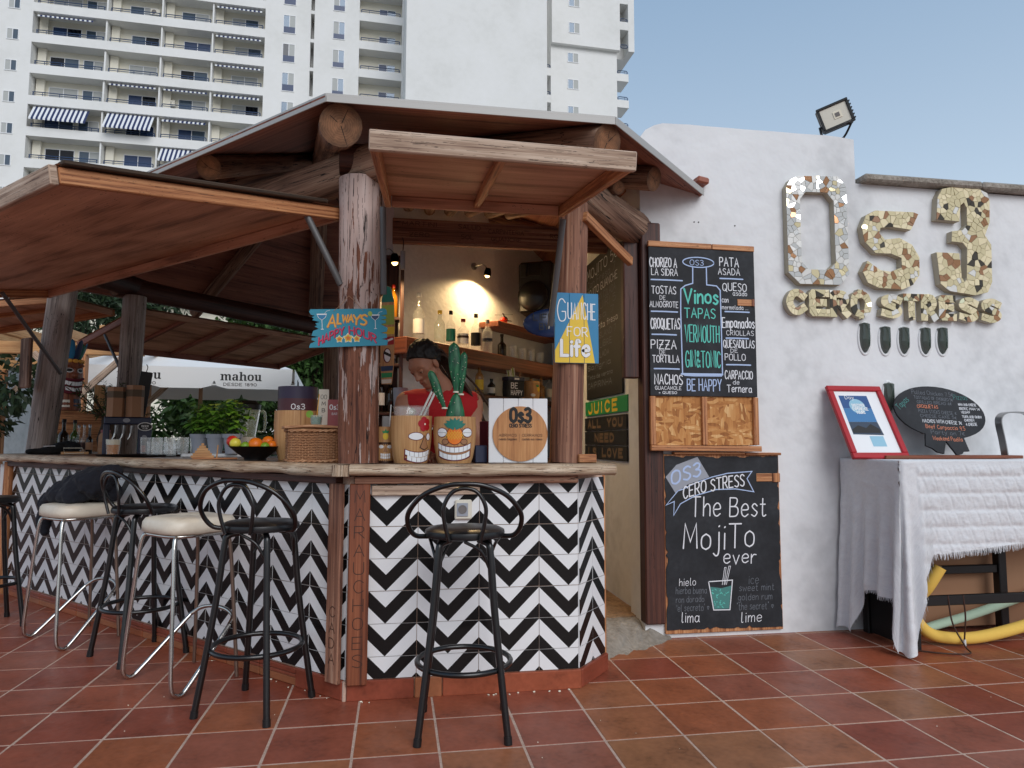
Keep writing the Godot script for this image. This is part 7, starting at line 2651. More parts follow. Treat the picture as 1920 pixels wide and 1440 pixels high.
func band(v0: float, v1: float, u0: float, u1: float, bend: float, n := 10) -> PackedVector2Array:
	# a strip between two heights whose ends turn up (a smile)
	var out := PackedVector2Array()
	for i in n + 1:
		var t := float(i) / n
		out.append(Vector2(lerpf(u0, u1, t), v0 + bend * pow(2 * t - 1, 2.0)))
	for i in n + 1:
		var t := 1.0 - float(i) / n
		out.append(Vector2(lerpf(u0, u1, t), v1 + bend * pow(2 * t - 1, 2.0)))
	return out

func teeth(o, rad, v0: float, v1: float, u0: float, u1: float, bend: float, n: int, lift: float):
	for i in n:
		var a := lerpf(u0, u1, float(i) / n) + 0.0009
		var b := lerpf(u0, u1, float(i + 1) / n) - 0.0009
		var ta := 2.0 * (a - u0) / (u1 - u0) - 1.0
		var tb := 2.0 * (b - u0) / (u1 - u0) - 1.0
		var ya := bend * ta * ta
		var yb := bend * tb * tb
		paint(o, [Vector2(a, v0 + ya), Vector2(b, v0 + yb), Vector2(b, v1 + yb), Vector2(a, v1 + ya)], rad, lift, "white_paint", "painted_tooth")

func build_counter_things():
	# wooden tub with a hibiscus face
	var prof := [Vector2(0.083, 0.0), Vector2(0.092, 0.03), Vector2(0.102, 0.10), Vector2(0.106, 0.17), Vector2(0.105, 0.238)]
	var rad := pot_shape(prof)
	var at := Vector3(0.075, CT, -3.60)
	var o = thing("tiki_tub", "carved wooden tub painted with a red hibiscus and a grin", "tub", at, facing(at) + 0.12, "carved tiki tubs on the counter")
	part("tub_body", tub(prof), mats.light_wood, o)
	var petals := []
	for k in 5:
		var a := TAU * k / 5.0 + 0.5
		var c := Vector2(0.058, 0.196) + Vector2(cos(a), sin(a)) * 0.020
		paint(o, ellipse(c, 0.0185, 0.0185, 14), rad, 0.0012 + 0.0003 * k, "red", "painted_petal")
	paint(o, ellipse(Vector2(0.058, 0.196), 0.005, 0.005, 8), rad, 0.0034, "foam", "painted_petal")
	for e in [[0.012, 0.135, 0.040, 0.021], [0.083, 0.133, 0.016, 0.020]]:
		paint(o, ellipse(Vector2(e[0], e[1]), e[2], e[3], 18), rad, 0.0012, "maroon")
		paint(o, ellipse(Vector2(e[0], e[1]), e[2] - 0.0035, e[3] - 0.0035, 18), rad, 0.002, "white_paint")
	paint(o, [Vector2(0.058, 0.142), Vector2(0.030, 0.078), Vector2(0.058, 0.064), Vector2(0.086, 0.078)], rad, 0.0014, "brown_paint")
	paint(o, [Vector2(0.058, 0.136), Vector2(0.035, 0.080), Vector2(0.058, 0.070), Vector2(0.081, 0.080)], rad, 0.0022, "tan_print")
	paint(o, band(-0.002 + 0.004, 0.058, -0.045, 0.098, 0.016), rad, 0.0014, "maroon")
	teeth(o, rad, 0.031, 0.054, -0.040, 0.094, 0.015, 6, 0.0024)
	teeth(o, rad, 0.006, 0.029, -0.030, 0.088, 0.013, 5, 0.0024)
	# glass bowl, ice and tongs in it
	var bo = thing("glass_bowl", "clear glass ice bowl sitting in the hibiscus tub", "bowl", at + Vector3(0, 0.16, 0))
	var st := begin()
	lathe(st, [Vector2(0, 0.0), Vector2(0.06, 0.0), Vector2(0.086, 0.06), Vector2(0.092, 0.125), Vector2(0.096, 0.128), Vector2(0.089, 0.128), Vector2(0.082, 0.062), Vector2(0.056, 0.006), Vector2(0, 0.006)], 28)
	part("bowl", st, mats.clear_glass, bo)
	for k in 9:
		st = begin()
		box(st, Transform3D(Basis.from_euler(Vector3(rng.randf(), rng.randf() * 6, rng.randf())), Vector3(rng.randf_range(-0.05, 0.05), 0.05 + rng.randf() * 0.055, rng.randf_range(-0.05, 0.05))), Vector3(0.03, 0.03, 0.03), 0.005)
		part("ice_cube", st, mats.pale_glass, bo)
	var tg = thing("ice_tongs", "long steel ice tongs leaning out of the glass bowl", "tongs", at + Vector3(0.05, 0.235, 0.02))
	for s in [-0.006, 0.006]:
		st = begin()
		box(st, Transform3D(Basis.from_euler(Vector3(0, 0.2, -0.45)), Vector3(0.035 + s * 1.5, 0.075, s)), Vector3(0.012, 0.20, 0.004), 0.001)
		part("arm", st, mats.chrome, tg)
	st = begin()
	box(st, Transform3D(Basis.from_euler(Vector3(0, 0.2, -0.45)), Vector3(0.072, 0.155, 0.0)), Vector3(0.02, 0.05, 0.018), 0.004)
	part("grip", st, mats.black_plastic, tg)
	# tub with a pineapple face
	prof = [Vector2(0.084, 0.0), Vector2(0.094, 0.03), Vector2(0.106, 0.10), Vector2(0.110, 0.17), Vector2(0.106, 0.234)]
	rad = pot_shape(prof)
	at = Vector3(0.295, CT, -3.575)
	o = thing("tiki_tub", "carved wooden tub painted with a pineapple nose and two rows of teeth", "tub", at, facing(at), "carved tiki tubs on the counter")
	part("tub_body", tub(prof), mats.light_wood, o)
	for s in [-1.0, 1.0]:
		paint(o, ellipse(Vector2(0.067 * s, 0.154), 0.031, 0.025, 18), rad, 0.0012, "maroon")
		paint(o, ellipse(Vector2(0.067 * s, 0.154), 0.027, 0.021, 18), rad, 0.002, "white_paint")
		paint(o, [Vector2(0.095 * s, 0.1545), Vector2(0.042 * s, 0.1545), Vector2(0.042 * s, 0.1530), Vector2(0.095 * s, 0.1530)], rad, 0.0026, "grey_ink")
		paint(o, ellipse(Vector2(0.048 * s, 0.108), 0.020, 0.016, 14), rad, 0.0012, "brown_paint")
		paint(o, ellipse(Vector2(0.048 * s, 0.108), 0.0165, 0.0125, 14), rad, 0.0019, "tan_print")
	paint(o, ellipse(Vector2(0, 0.140), 0.041, 0.048, 24), rad, 0.0026, "maroon")
	paint(o, ellipse(Vector2(0, 0.140), 0.038, 0.045, 24), rad, 0.0033, "orange_fruit")
	for k in range(-3, 4):
		for s in [-1.0, 1.0]:
			var c := Vector2(k * 0.013 * s, 0.140)
			var d := Vector2(0.6 * s, 0.8)
			var l := 0.030 - absf(k) * 0.005
			var w := Vector2(0.8, -0.6 * s) * 0.0009
			paint(o, [c - d * l - w, c - d * l + w, c + d * l + w, c + d * l - w], rad, 0.004 if s > 0 else 0.0045, "yellow", "painted_line")
	for k in 7:
		var a := PI * (0.12 + 0.76 * k / 6.0)
		var c := Vector2(0, 0.180)
		var d := Vector2(cos(a) * 1.15, sin(a) * 0.95)
		var w := Vector2(-d.y, d.x) * 0.013
		paint(o, [c + w, c - w, c + d * 0.032 - w * 0.8, c + d * 0.052, c + d * 0.032 + w * 0.8], rad, 0.0046 + 0.0002 * k, "teal_paint", "painted_leaf")
	paint(o, band(0.012, 0.084, -0.094, 0.092, 0.022), rad, 0.0012, "maroon")
	paint(o, band(0.044, 0.052, -0.090, 0.088, 0.022), rad, 0.0024, "tan_print")
	teeth(o, rad, 0.054, 0.079, -0.090, 0.088, 0.022, 8, 0.0022)
	teeth(o, rad, 0.017, 0.042, -0.084, 0.083, 0.021, 7, 0.0022)
	# cactus standing in it
	var ca = thing("wooden_cactus", "green painted cactus figure standing in the pineapple tub", "cactus", at + Vector3(-0.005, 0.03, -0.01), facing(at))
	var pads := [[Vector3(0, 0.0, 0), Vector3(0, 0.26, 0), 0.042, 0.050, true], [Vector3(0.004, 0.32, 0), Vector3(-0.012, 0.42, 0), 0.022, 0.032, false]]
	var pad := func(a: Vector3, b: Vector3, r0: float, r1: float, r2: float):
		var s := begin()
		var rows := []
		var n := 18
		for i in n + 1:
			var t := float(i) / n
			var w := lerpf(r0, r1, smoothstep(0.0, 0.6, t)) if t < 0.6 else lerpf(r1, r2, smoothstep(0.6, 1.0, t))
			w *= sqrt(clampf((1.0 - t) / 0.10, 0.0, 1.0)) if t > 0.90 else 1.0
			var c := a.lerp(b, t)
			var ax := (b - a).normalized()
			var sx := ax.cross(Vector3.BACK).normalized()
			var row := []
			for k in 17:
				var an := TAU * (k % 16) / 16
				row.append(c + sx * cos(an) * w + Vector3.BACK * sin(an) * w * 0.5)
			rows.append(row)
		s.set_smooth_group(0)
		for i in n:
			for k in 16:
				for q in [[i, k], [i + 1, k + 1], [i, k + 1], [i, k], [i + 1, k], [i + 1, k + 1]]:
					s.set_uv(Vector2(q[1] / 16.0, q[0] / 18.0))
					s.add_vertex(rows[q[0]][q[1]])
		s.generate_normals()
		return s
	for q in [[Vector3(0, 0, 0), Vector3(0.012, 0.335, 0), 0.038, 0.050, 0.022], [Vector3(0.012, 0.33, 0), Vector3(-0.004, 0.595, 0), 0.014, 0.032, 0.026], [Vector3(0.035, 0.318, 0), Vector3(0.052, 0.545, 0.004), 0.009, 0.020, 0.019], [Vector3(-0.045, 0.245, 0.012), Vector3(-0.125, 0.445, 0.02), 0.009, 0.023, 0.019]]:
		var p = part("pad", pad.call(q[0], q[1], q[2], q[3], q[4]), mats.cactus, ca)
		st = begin()
		for k in 12:
			var t := rng.randf_range(0.15, 0.92)
			var c: Vector3 = (q[0] as Vector3).lerp(q[1], t) + Vector3(rng.randf_range(-1, 1) * q[3] * 0.7, 0, q[3] * 0.42)
			blob(st, c, Vector3(0.0024, 0.0024, 0.003), 6)
		part("painted_spines", st, mats.foam, p).set_meta("kind", "stuff")
	for q in [Vector3(0.010, 0.334, 0), Vector3(0.036, 0.322, 0), Vector3(-0.047, 0.25, 0.012)]:
		st = begin()
		lathe(st, [Vector2(0.0, -0.004), Vector2(0.015, -0.004), Vector2(0.015, 0.004), Vector2(0, 0.004)], 12, Transform3D(Basis(), q))
		part("collar", st, mats.foam, ca)
	# small tiki mug beside the peeling post
	prof = [Vector2(0.042, 0.0), Vector2(0.046, 0.05), Vector2(0.045, 0.12), Vector2(0.048, 0.185)]
	rad = pot_shape(prof)
	at = Vector3(-0.055, CT, -3.70)
	o = thing("tiki_mug", "small brown tiki mug with a pineapple beside the peeling post", "mug", at, facing(at))
	part("mug_body", tub(prof, 0.006), mats.light_wood, o)
	paint(o, band(0.0, 0.105, -0.055, 0.055, 0.0), rad, 0.0006, "brown_paint")
	for s in [-1.0, 1.0]:
		paint(o, ellipse(Vector2(0.022 * s, 0.082), 0.014, 0.009, 12), rad, 0.0014, "white_paint")
	paint(o, [Vector2(0, 0.085), Vector2(-0.012, 0.055), Vector2(0.012, 0.055)], rad, 0.0014, "tan_print")
	teeth(o, rad, 0.034, 0.046, -0.026, 0.026, 0.003, 5, 0.0016)
	teeth(o, rad, 0.020, 0.032, -0.026, 0.026, 0.003, 5, 0.0016)
	paint(o, ellipse(Vector2(0.0, 0.135), 0.014, 0.018, 14), rad, 0.001, "yellow")
	paint(o, [Vector2(-0.014, 0.152), Vector2(0.014, 0.152), Vector2(0.017, 0.166), Vector2(0.005, 0.162), Vector2(0, 0.175), Vector2(-0.006, 0.162), Vector2(-0.018, 0.164)], rad, 0.0014, "green_paint")
	st = begin()
	rod(st, Vector3(0.01, 0.02, 0), Vector3(0.025, 0.30, 0.01), 0.003, -1, 6)
	part("straw", st, mats.white_plastic, o)
	# steel shaker, blue box and dark case behind
	st = begin()
	lathe(st, [Vector2(0, 0), Vector2(0.035, 0), Vector2(0.045, 0.16), Vector2(0.043, 0.17), Vector2(0, 0.17)], 18)
	single("cocktail_shaker", st, mats.pot_grey, "grey steel shaker standing behind the small tiki mug", "shaker", Vector3(0.02, 1.34, -4.25))
	st = begin()
	box_at(st, Vector3(0.015, 0.63, 0), Vector3(0.20, 1.26, 0.16), 0.004)
	single("bar_fridge", st, mats.steel, "narrow steel cupboard behind the counter under the shaker", "cupboard", Vector3(0.0, 0.08, -4.27))
	at = Vector3(0.432, CT, -3.66)
	st = begin()
	box_at(st, Vector3(0, 0.045, 0), Vector3(0.065, 0.09, 0.07), 0.003)
	single("blue_box", st, mats.navy, "small dark blue box between the pineapple tub and the logo sign", "box", Transform3D(Basis(Vector3.UP, 0.2), at))
	st = begin()
	box_at(st, Vector3(0, 0.11, 0), Vector3(0.05, 0.22, 0.10), 0.003)
	single("maroon_folder", st, mats.maroon, "upright maroon folder behind the small blue box", "folder", Transform3D(Basis(Vector3.UP, 0.3), Vector3(0.49, CT, -3.78)))
	# white plank sign with the round wooden logo
	at = Vector3(0.625, CT, -3.58)
	o = thing("logo_sign", "white plank sign with a round wooden bar logo on the counter", "sign", at, deg_to_rad(-6))
	for k in 4:
		st = begin()
		box_at(st, Vector3(-0.1155 + k * 0.077, 0.167, 0), Vector3(0.0755, 0.334, 0.018), 0.0025)
		part("plank", st, mats.white_paint, o)
	st = begin()
	prism(st, ellipse(Vector2(0.010, 0.150), 0.143, 0.143, 56), 0.006, Transform3D(Basis(), Vector3(0, 0, 0.0092)))
	part("wooden_disc", st, mats.tan_disc if mats.has("tan_disc") else tinted("tan_disc", "light_wood", Color(1.0, 0.93, 0.88)), o)
	st = begin()
	var zd := 0.0162
	write(st, strokes("0s3", -0.040, 0.212, 0.105, 0.070), 0.0165, zd)
	part("logo_print", st, mats.ink, o)
	st = begin()
	write(st, strokes("CERO STRESS", -0.046, 0.184, 0.115, 0.017), 0.0042, zd)
	part("logo_print", st, mats.ink, o)
	st = begin()
	write(st, strokes("ABRIMOS", -0.100, 0.136, 0.092, 0.013), 0.0015, zd)
	write(st, strokes("CERRAMOS", 0.020, 0.136, 0.105, 0.013), 0.0015, zd)
	write(st, strokes("cuando llegamos", -0.100, 0.117, 0.092, 0.012), 0.0015, zd)
	write(st, strokes("cuando nos vamos", 0.020, 0.117, 0.105, 0.012), 0.0015, zd)
	ribbon(st, [Vector2(0.006, 0.150), Vector2(0.006, 0.108)], 0.001, zd)
	part("logo_print", st, mats.brown_paint, o)
	st = begin()
	box_at(st, Vector3(0, 0.022, 0), Vector3(0.10, 0.044, 0.06), 0.004)
	single("wood_block", st, mats.pine, "short pine block at the end of the counter beside the reddish post", "block", Transform3D(Basis(Vector3.UP, 0.1), Vector3(0.995, CT, -3.60)))

	# ---- the long side, from the corner away: wicker basket
	var p := Vector3(-0.445, CT, -3.86)
	wicker_basket(p, facing(p) + 0.12)
	# round wooden stool tub and the rolled poster in it
	prof = [Vector2(0.100, 0.0), Vector2(0.125, 0.10), Vector2(0.130, 0.20), Vector2(0.128, 0.285)]
	p = Vector3(-0.575, CT, -4.24)
	o = thing("wooden_tub", "plain turned wooden tub behind the wicker basket", "tub", p, facing(p))
	part("tub_body", tub(prof), mats.light_wood, o)
	st = begin()
	var pts := PackedVector2Array()
	lathe(st, [Vector2(0.112, 0.10), Vector2(0.112, 0.425)], 36)
	mat("poster_night", Color(0.20, 0.17, 0.27), 0.5)
	mat("poster_wine", Color(0.30, 0.15, 0.18), 0.5)
	var ro = single("rolled_poster", st, mats.poster_wine, "rolled dark poster lettered 0s3 standing in the wooden tub", "poster", Transform3D(Basis(Vector3.UP, facing(p)), p))
	st = begin()
	lathe(st, [Vector2(0.1125, 0.355), Vector2(0.1125, 0.4255)], 36)
	part("night_print", st, mats.poster_night, ro)
	var fixed := func(_v): return 0.1125
	for q in strokes("0s3", -0.035, 0.292, 0.075, 0.03):
		var line := PackedVector2Array()
		for z in q:
			line.append(z)
		for w in Geometry2D.offset_polyline(line, 0.002):
			paint(ro, w, fixed, 0.0006, "white_paint", "lettering")
			break
	# menu cards and a drink behind the basket
	p = Vector3(-0.385, CT, -4.0)
	st = begin()
	box_at(st, Vector3(0, 0.30, 0), Vector3(0.055, 0.20, 0.003), 0.0)
	var cd = single("menu_card", st, mats.ivory, "upright white menu card with a thin frame above the basket", "card", Transform3D(Basis(Vector3.UP, facing(p)), p + Vector3(-0.02, 0, -0.02)))
	st = begin()
	write(st, strokes("OO", -0.016, 0.345, 0.032, 0.024), 0.002, 0.0022)
	write(st, strokes("M", -0.010, 0.310, 0.02, 0.02), 0.003, 0.0022)
	write(st, strokes("B", -0.008, 0.272, 0.016, 0.02), 0.003, 0.0022)
	part("lettering", st, mats.ink, cd)
	st = begin()
	box_at(st, Vector3(0, 0.1, 0), Vector3(0.012, 0.2, 0.01), 0.001)
	part("stand", st, mats.kraft, cd)
	mat("pink_card", Color(0.62, 0.33, 0.34), 0.6)
	st = begin()
	box_at(st, Vector3(0, 0.26, 0), Vector3(0.075, 0.16, 0.003), 0.0)
	cd = single("menu_card", st, mats.pink_card, "dusty pink menu card lettered 0s3 beside the peeling post", "card", Transform3D(Basis(Vector3.UP, facing(p) - 0.1), p + Vector3(0.045, 0, 0.03)))
	st = begin()
	write(st, strokes("0s3", -0.026, 0.285, 0.052, 0.026), 0.005, 0.0022)
	write(st, strokes("BAR", -0.014, 0.255, 0.028, 0.012), 0.0014, 0.0022)
	part("lettering", st, mats.white_paint, cd)
	st = begin()
	box_at(st, Vector3(0, 0.09, 0), Vector3(0.07, 0.18, 0.03), 0.003)
	part("stand", st, mats.dark_wood, cd)
	p = Vector3(-0.43, CT + 0.195, -3.90)
	o = thing("iced_drink", "pale green iced drink with a lime slice behind the basket lid", "drink", p)
	st = begin()
	lathe(st, [Vector2(0, 0), Vector2(0.028, 0), Vector2(0.034, 0.055), Vector2(0.032, 0.055), Vector2(0.026, 0.006), Vector2(0, 0.006)], 16)
	part("glass", st, mats.pale_glass, o)
	st = begin()
	lathe(st, [Vector2(0, 0.007), Vector2(0.025, 0.007), Vector2(0.029, 0.046), Vector2(0, 0.046)], 14)
	part("drink", st, mats.chalk_teal_dim, o)
	st = begin()
	lathe(st, [Vector2(0, -0.002), Vector2(0.02, -0.002), Vector2(0.02, 0.002), Vector2(0, 0.002)], 14, Transform3D(Basis.from_euler(Vector3(1.4, 0, 0.3)), Vector3(-0.034, 0.06, 0.01)))
	part("lime_slice", st, mats.lime, o)
	st = begin()
	rod(st, Vector3(0, 0.02, 0), Vector3(0.012, 0.17, -0.01), 0.0025, -1, 6)
	part("straw", st, mats.orange_paint, o)
	# fruit bowl
	p = Vector3(-0.80, CT, -4.22)
	o = thing("fruit_bowl", "wide black bowl on the counter filled with citrus fruit", "bowl", p)
	st = begin()
	lathe(st, [Vector2(0, 0), Vector2(0.06, 0.0), Vector2(0.062, 0.012), Vector2(0.10, 0.04), Vector2(0.145, 0.078), Vector2(0.148, 0.080), Vector2(0.138, 0.078), Vector2(0.09, 0.045), Vector2(0, 0.02)], 32)
	part("bowl", st, mats.black_plastic, o)
	var names := {"orange_fruit": "orange", "lemon": "lemon", "lime": "lime", "apple": "apple"}
	var fr := [["orange_fruit", 0.00, 0.088, 0.055, 0.043, "large orange resting at the front of the black bowl"], ["orange_fruit", 0.068, 0.105, -0.02, 0.036, "orange on top at the right of the black bowl"], ["orange_fruit", 0.085, 0.083, 0.045, 0.032, "small orange at the bowl's right rim"], ["orange_fruit", 0.02, 0.075, -0.05, 0.036, "orange at the back of the black bowl"], ["lime", -0.055, 0.080, 0.06, 0.027, "green lime beside the large orange"], ["lime", 0.050, 0.078, 0.088, 0.026, "yellow green lime at the front rim of the bowl"], ["lime", 0.118, 0.082, 0.02, 0.024, "lime at the outer rim of the bowl"], ["apple", -0.125, 0.108, -0.01, 0.034, "red apple behind the pale lemon"], ["lemon", -0.108, 0.096, 0.045, 0.032, "pale lemon at the left rim of the bowl"]]
	for q in fr:
		st = begin()
		blob(st, Vector3.ZERO, Vector3(q[4], q[4] * 0.95, q[4]), 18, 0.03)
		var fo = single(names[q[0]], st, mats[q[0]], q[5], names[q[0]], p + Basis(Vector3.UP, facing(p)) * Vector3(q[1], q[2], q[3]), "fruit in the black bowl")
		st = begin()
		blob(st, Vector3(0.2 * q[4], q[4] * 0.9, 0.1 * q[4]), Vector3(0.004, 0.003, 0.004), 6)
		part("stalk_end", st, mats.leaf_dark, fo)
	# stepped wooden card holder on its board
	p = Vector3(-1.13, CT, -4.46)
	o = thing("card_holder", "stepped wooden card holder on a thin board at the counter edge", "holder", p, facing(p))
	st = begin()
	box_at(st, Vector3(0.05, 0.004, 0), Vector3(0.25, 0.008, 0.09), 0.001)
	part("board", st, mats.pine, o)
	for k in 6:
		st = begin()
		var w := 0.128 - k * 0.0225
		box_at(st, Vector3(-0.02, 0.0155 + k * 0.0146, 0), Vector3(w, 0.0142, 0.045), 0.001)
		part("step", st, mats.light_wood, o)
	st = begin()
	rod(st, Vector3(0.06, 0.008, 0), Vector3(0.065, 0.085, 0), 0.004, -1, 8)
	part("peg", st, mats.light_wood, o)
	# basil in three grey pots on a white tray
	p = Vector3(-1.20, CT, -5.02)
	st = begin()
	box_at(st, Vector3(0, 0.012, 0), Vector3(0.42, 0.024, 0.17), 0.008)
	single("white_tray", st, mats.white_plastic, "white plastic tray under the three basil pots", "tray", Transform3D(Basis(Vector3.UP, facing(p) - 0.25), p))
	var bl := ["grey pot of basil at the outer end of the white tray", "grey pot of basil in the middle of the white tray", "grey pot of basil beside the fruit bowl"]
	var bp := [Vector3(-1.345, CT + 0.0245, -5.13), Vector3(-1.215, CT + 0.0245, -5.03), Vector3(-1.085, CT + 0.0245, -4.93)]
	for k in 3:
		o = thing("basil_pot", bl[k], "potted herb", bp[k], 0.0, "basil pots on the white tray")
		st = begin()
		lathe(st, [Vector2(0, 0), Vector2(0.042, 0), Vector2(0.056, 0.105), Vector2(0.063, 0.105), Vector2(0.065, 0.132), Vector2(0.058, 0.132), Vector2(0.052, 0.11), Vector2(0, 0.11)], 24)
		part("pot", st, mats.pot_grey, o)
		st = begin()
		var ls := begin()
		var lp := begin()
		for s in 26:
			var a := rng.randf() * TAU
			var r := rng.randf_range(0.0, 0.115)
			var hh := rng.randf_range(0.20, 0.40) - r * 0.6
			var top := Vector3(cos(a) * r, hh, sin(a) * r)
			tube(st, [Vector3(cos(a) * 0.02, 0.10, sin(a) * 0.02), Vector3(cos(a) * r * 0.6, hh * 0.7, sin(a) * r * 0.6), top], 0.0022, 4)
			for q in 7:
				var t := rng.randf_range(0.55, 1.0)
				var b := rng.randf() * TAU
				var c := Vector3(cos(a) * r * t, lerpf(0.12, hh, t), sin(a) * r * t)
				leaf(lp if rng.randf() < 0.14 else ls, c, Vector3(cos(b), rng.randf_range(-0.2, 0.35), sin(b)).normalized(), Vector3.UP, rng.randf_range(0.05, 0.088), rng.randf_range(0.034, 0.058), 0.3)
		part("stems", st, mats.leaf_mid, o)
		part("leaves", ls, mats.leaf_basil, o)
		part("pale_leaves", lp, mats.leaf_pale, o)
	# blender
	p = Vector3(-1.08, CT, -5.36)
	o = thing("blender", "glass jug blender with a black lid behind the basil", "blender", p, facing(p))
	st = begin()
	lathe(st, [Vector2(0, 0), Vector2(0.085, 0), Vector2(0.088, 0.02), Vector2(0.065, 0.14), Vector2(0, 0.14)], 20)
	part("motor_base", st, mats.white_plastic, o)
	st = begin()
	lathe(st, [Vector2(0, 0.14), Vector2(0.058, 0.14), Vector2(0.088, 0.345), Vector2(0.084, 0.345), Vector2(0.054, 0.146), Vector2(0, 0.146)], 10)
	part("jug", st, mats.pale_glass, o)
	st = begin()
	lathe(st, [Vector2(0, 0.340), Vector2(0.09, 0.340), Vector2(0.093, 0.375), Vector2(0.075, 0.385), Vector2(0.06, 0.405), Vector2(0.0, 0.41)], 20)
	part("lid", st, mats.black_plastic, o)
	st = begin()
	tube(st, [Vector3(0.08, 0.325, 0), Vector3(0.118, 0.32, 0), Vector3(0.118, 0.19, 0), Vector3(0.068, 0.18, 0)], 0.009, 8)
	part("handle", st, mats.pale_glass, o)
	# tray, glasses and beer
	p = bar_at(2.52, 0.30, CT)
	st = begin()
	lathe(st, [Vector2(0, 0), Vector2(0.27, 0), Vector2(0.285, 0.012), Vector2(0.28, 0.012), Vector2(0.265, 0.004), Vector2(0, 0.004)], 40)
	single("serving_tray", st, mats.black_plastic, "round black serving tray by the counter edge", "tray", p)
	for k in 8:
		var q := bar_at(2.93 - k * 0.09, 0.54 + 0.04 * (k % 2), CT)
		tumbler(q, 0.135, 0.037, "clear handled beer glass in the row on the counter", "beer glasses in a row on the counter", true)
	for k in 3:
		tumbler(bar_at(2.45 - k * 0.13, 0.34, CT + 0.0045), 0.10, 0.034, "clear tumbler standing on the black tray", "tumblers on the black tray")
	p = bar_at(3.06, 0.36, CT)
	o = thing("beer_glass", "plastic cup of golden beer with foam near the tap box", "drink", p)
	st = begin()
	lathe(st, [Vector2(0, 0), Vector2(0.044, 0), Vector2(0.052, 0.122), Vector2(0.050, 0.122), Vector2(0.042, 0.003), Vector2(0, 0.003)], 20)
	part("cup", st, mats.clear_glass, o)
	st = begin()
	lathe(st, [Vector2(0, 0.004), Vector2(0.041, 0.004), Vector2(0.0455, 0.078), Vector2(0, 0.078)], 20)
	part("beer", st, mats.beer, o)
	st = begin()
	lathe(st, [Vector2(0, 0.0785), Vector2(0.0455, 0.0785), Vector2(0.0485, 0.118), Vector2(0, 0.118)], 20)
	part("foam", st, mats.foam, o)
	# tap tower and the two cartons on it
	p = bar_at(3.30, 0.58, CT)
	var fa := facing(p)
	o = thing("tap_tower", "navy beer tap tower with steel taps and an oval badge", "beer tap", p, fa)
	st = begin()
	box_at(st, Vector3(0.0, 0.272, -0.03), Vector3(0.34, 0.06, 0.10), 0.008)
	part("head", st, mats.navy, o)
	for x in [-0.15, 0.125]:
		st = begin()
		box_at(st, Vector3(x, 0.122, -0.01), Vector3(0.045 if x < 0 else 0.10, 0.243, 0.09), 0.006)
		part("column", st, mats.navy, o)
	for k in 3:
		st = begin()
		tube(st, [Vector3(-0.085 + k * 0.055, 0.235, 0.03), Vector3(-0.085 + k * 0.055, 0.19, 0.055), Vector3(-0.092 + k * 0.055, 0.145, 0.06), Vector3(-0.105 + k * 0.055, 0.12, 0.06)], 0.008, 8)
		var ta = part("tap", st, mats.chrome, o)
		st = begin()
		rod(st, Vector3(-0.085 + k * 0.055, 0.165, 0.062), Vector3(-0.078 + k * 0.055, 0.232, 0.068), 0.008, 0.013, 8)
		part("tap_handle", st, mats.steel, ta)
	for e in [[0.055, 0.035, 0.0, "white_paint"], [0.049, 0.029, 0.002, "ink"]]:
		st = begin()
		flat(st, ellipse(Vector2(0.125, 0.225), e[0], e[1], 28), 0.0365 + e[2])
		part("badge", st, mats[e[3]], o)
	st = begin()
	write(st, strokes("BEER", 0.100, 0.222, 0.05, 0.014), 0.003, 0.0395)
	write(st, strokes("CLUB", 0.108, 0.205, 0.034, 0.010), 0.002, 0.0395)
	part("badge_lettering", st, mats.white_paint, o)
	st = begin()
	box_at(st, Vector3(0.118, 0.045, 0.036), Vector3(0.032, 0.055, 0.002), 0.0)
	part("sticker", st, mats.pink_card, o)
	st = begin()
	flat(st, ellipse(Vector2(0.122, 0.135), 0.020, 0.022, 18), 0.0368)
	part("sticker", st, mats.pot_grey, o)
	st = begin()
	flat(st, ellipse(Vector2(-0.01, 0.275), 0.026, 0.018, 20), 0.0215)
	part("badge", st, mats.pot_grey, o)
	for k in 2:
		var q: Vector3 = p + Basis(Vector3.UP, fa) * Vector3(-0.09 + k * 0.135, 0.303, -0.02 + k * 0.01)
		o = thing("hexagon_carton", ["six sided brown carton on the tap tower, the narrower one", "six sided brown carton on the tap tower beside the dark post"][k], "carton", q, fa + 0.2, "brown cartons on the tap tower")
		var hs := 0.24 + 0.02 * k
		for z in [[0.0, 0.64, 0.067, "kraft"], [0.64, 0.86, 0.069, "kraft_dark"], [0.86, 1.0, 0.067, "kraft"]]:
			st = begin()
			var hexa := PackedVector2Array()
			for i in 6:
				hexa.append(Vector2(cos(TAU * i / 6), sin(TAU * i / 6)) * z[2])
			prism(st, hexa, hs * (z[1] - z[0]) - 0.0005, Transform3D(Basis(Vector3.RIGHT, Vector3.FORWARD, Vector3.UP), Vector3(0, hs * z[0], 0)))
			part("carton_side", st, mats[z[3]], o)
	# bottles, spice tray and jar
	var bg := "bottles at the far end of the counter"
	bottle(Vector3(-3.04, CT, -6.86), 0.30, 0.042, "green_glass", "ink", "", "bright green bottle behind the black cap", bg, 0.45)
	bottle(Vector3(-2.906, CT, -6.742), 0.30, 0.042, "dark_glass", "ink", "", "dark brown bottle beside the bright green one", bg, 0.45)
	bottle(Vector3(-2.77, CT, -6.63), 0.29, 0.036, "green_glass", "ink", "bottle_green", "slim green bottle beside the small sauce bottles", bg, 0.45)
	for k in 3:
		bottle(bar_at(3.97 - k * 0.10, 0.50, CT), 0.245, 0.026, "clear_glass" if k < 2 else "dark_glass", "steel", "kraft" if k == 2 else "dark_wood", ["first small sauce bottle with a steel spout after the slim green bottle", "middle small sauce bottle with a steel spout", "small sauce bottle with a kraft label and steel spout"][k], bg, 0.5)
	p = bar_at(3.62, 0.33, CT)
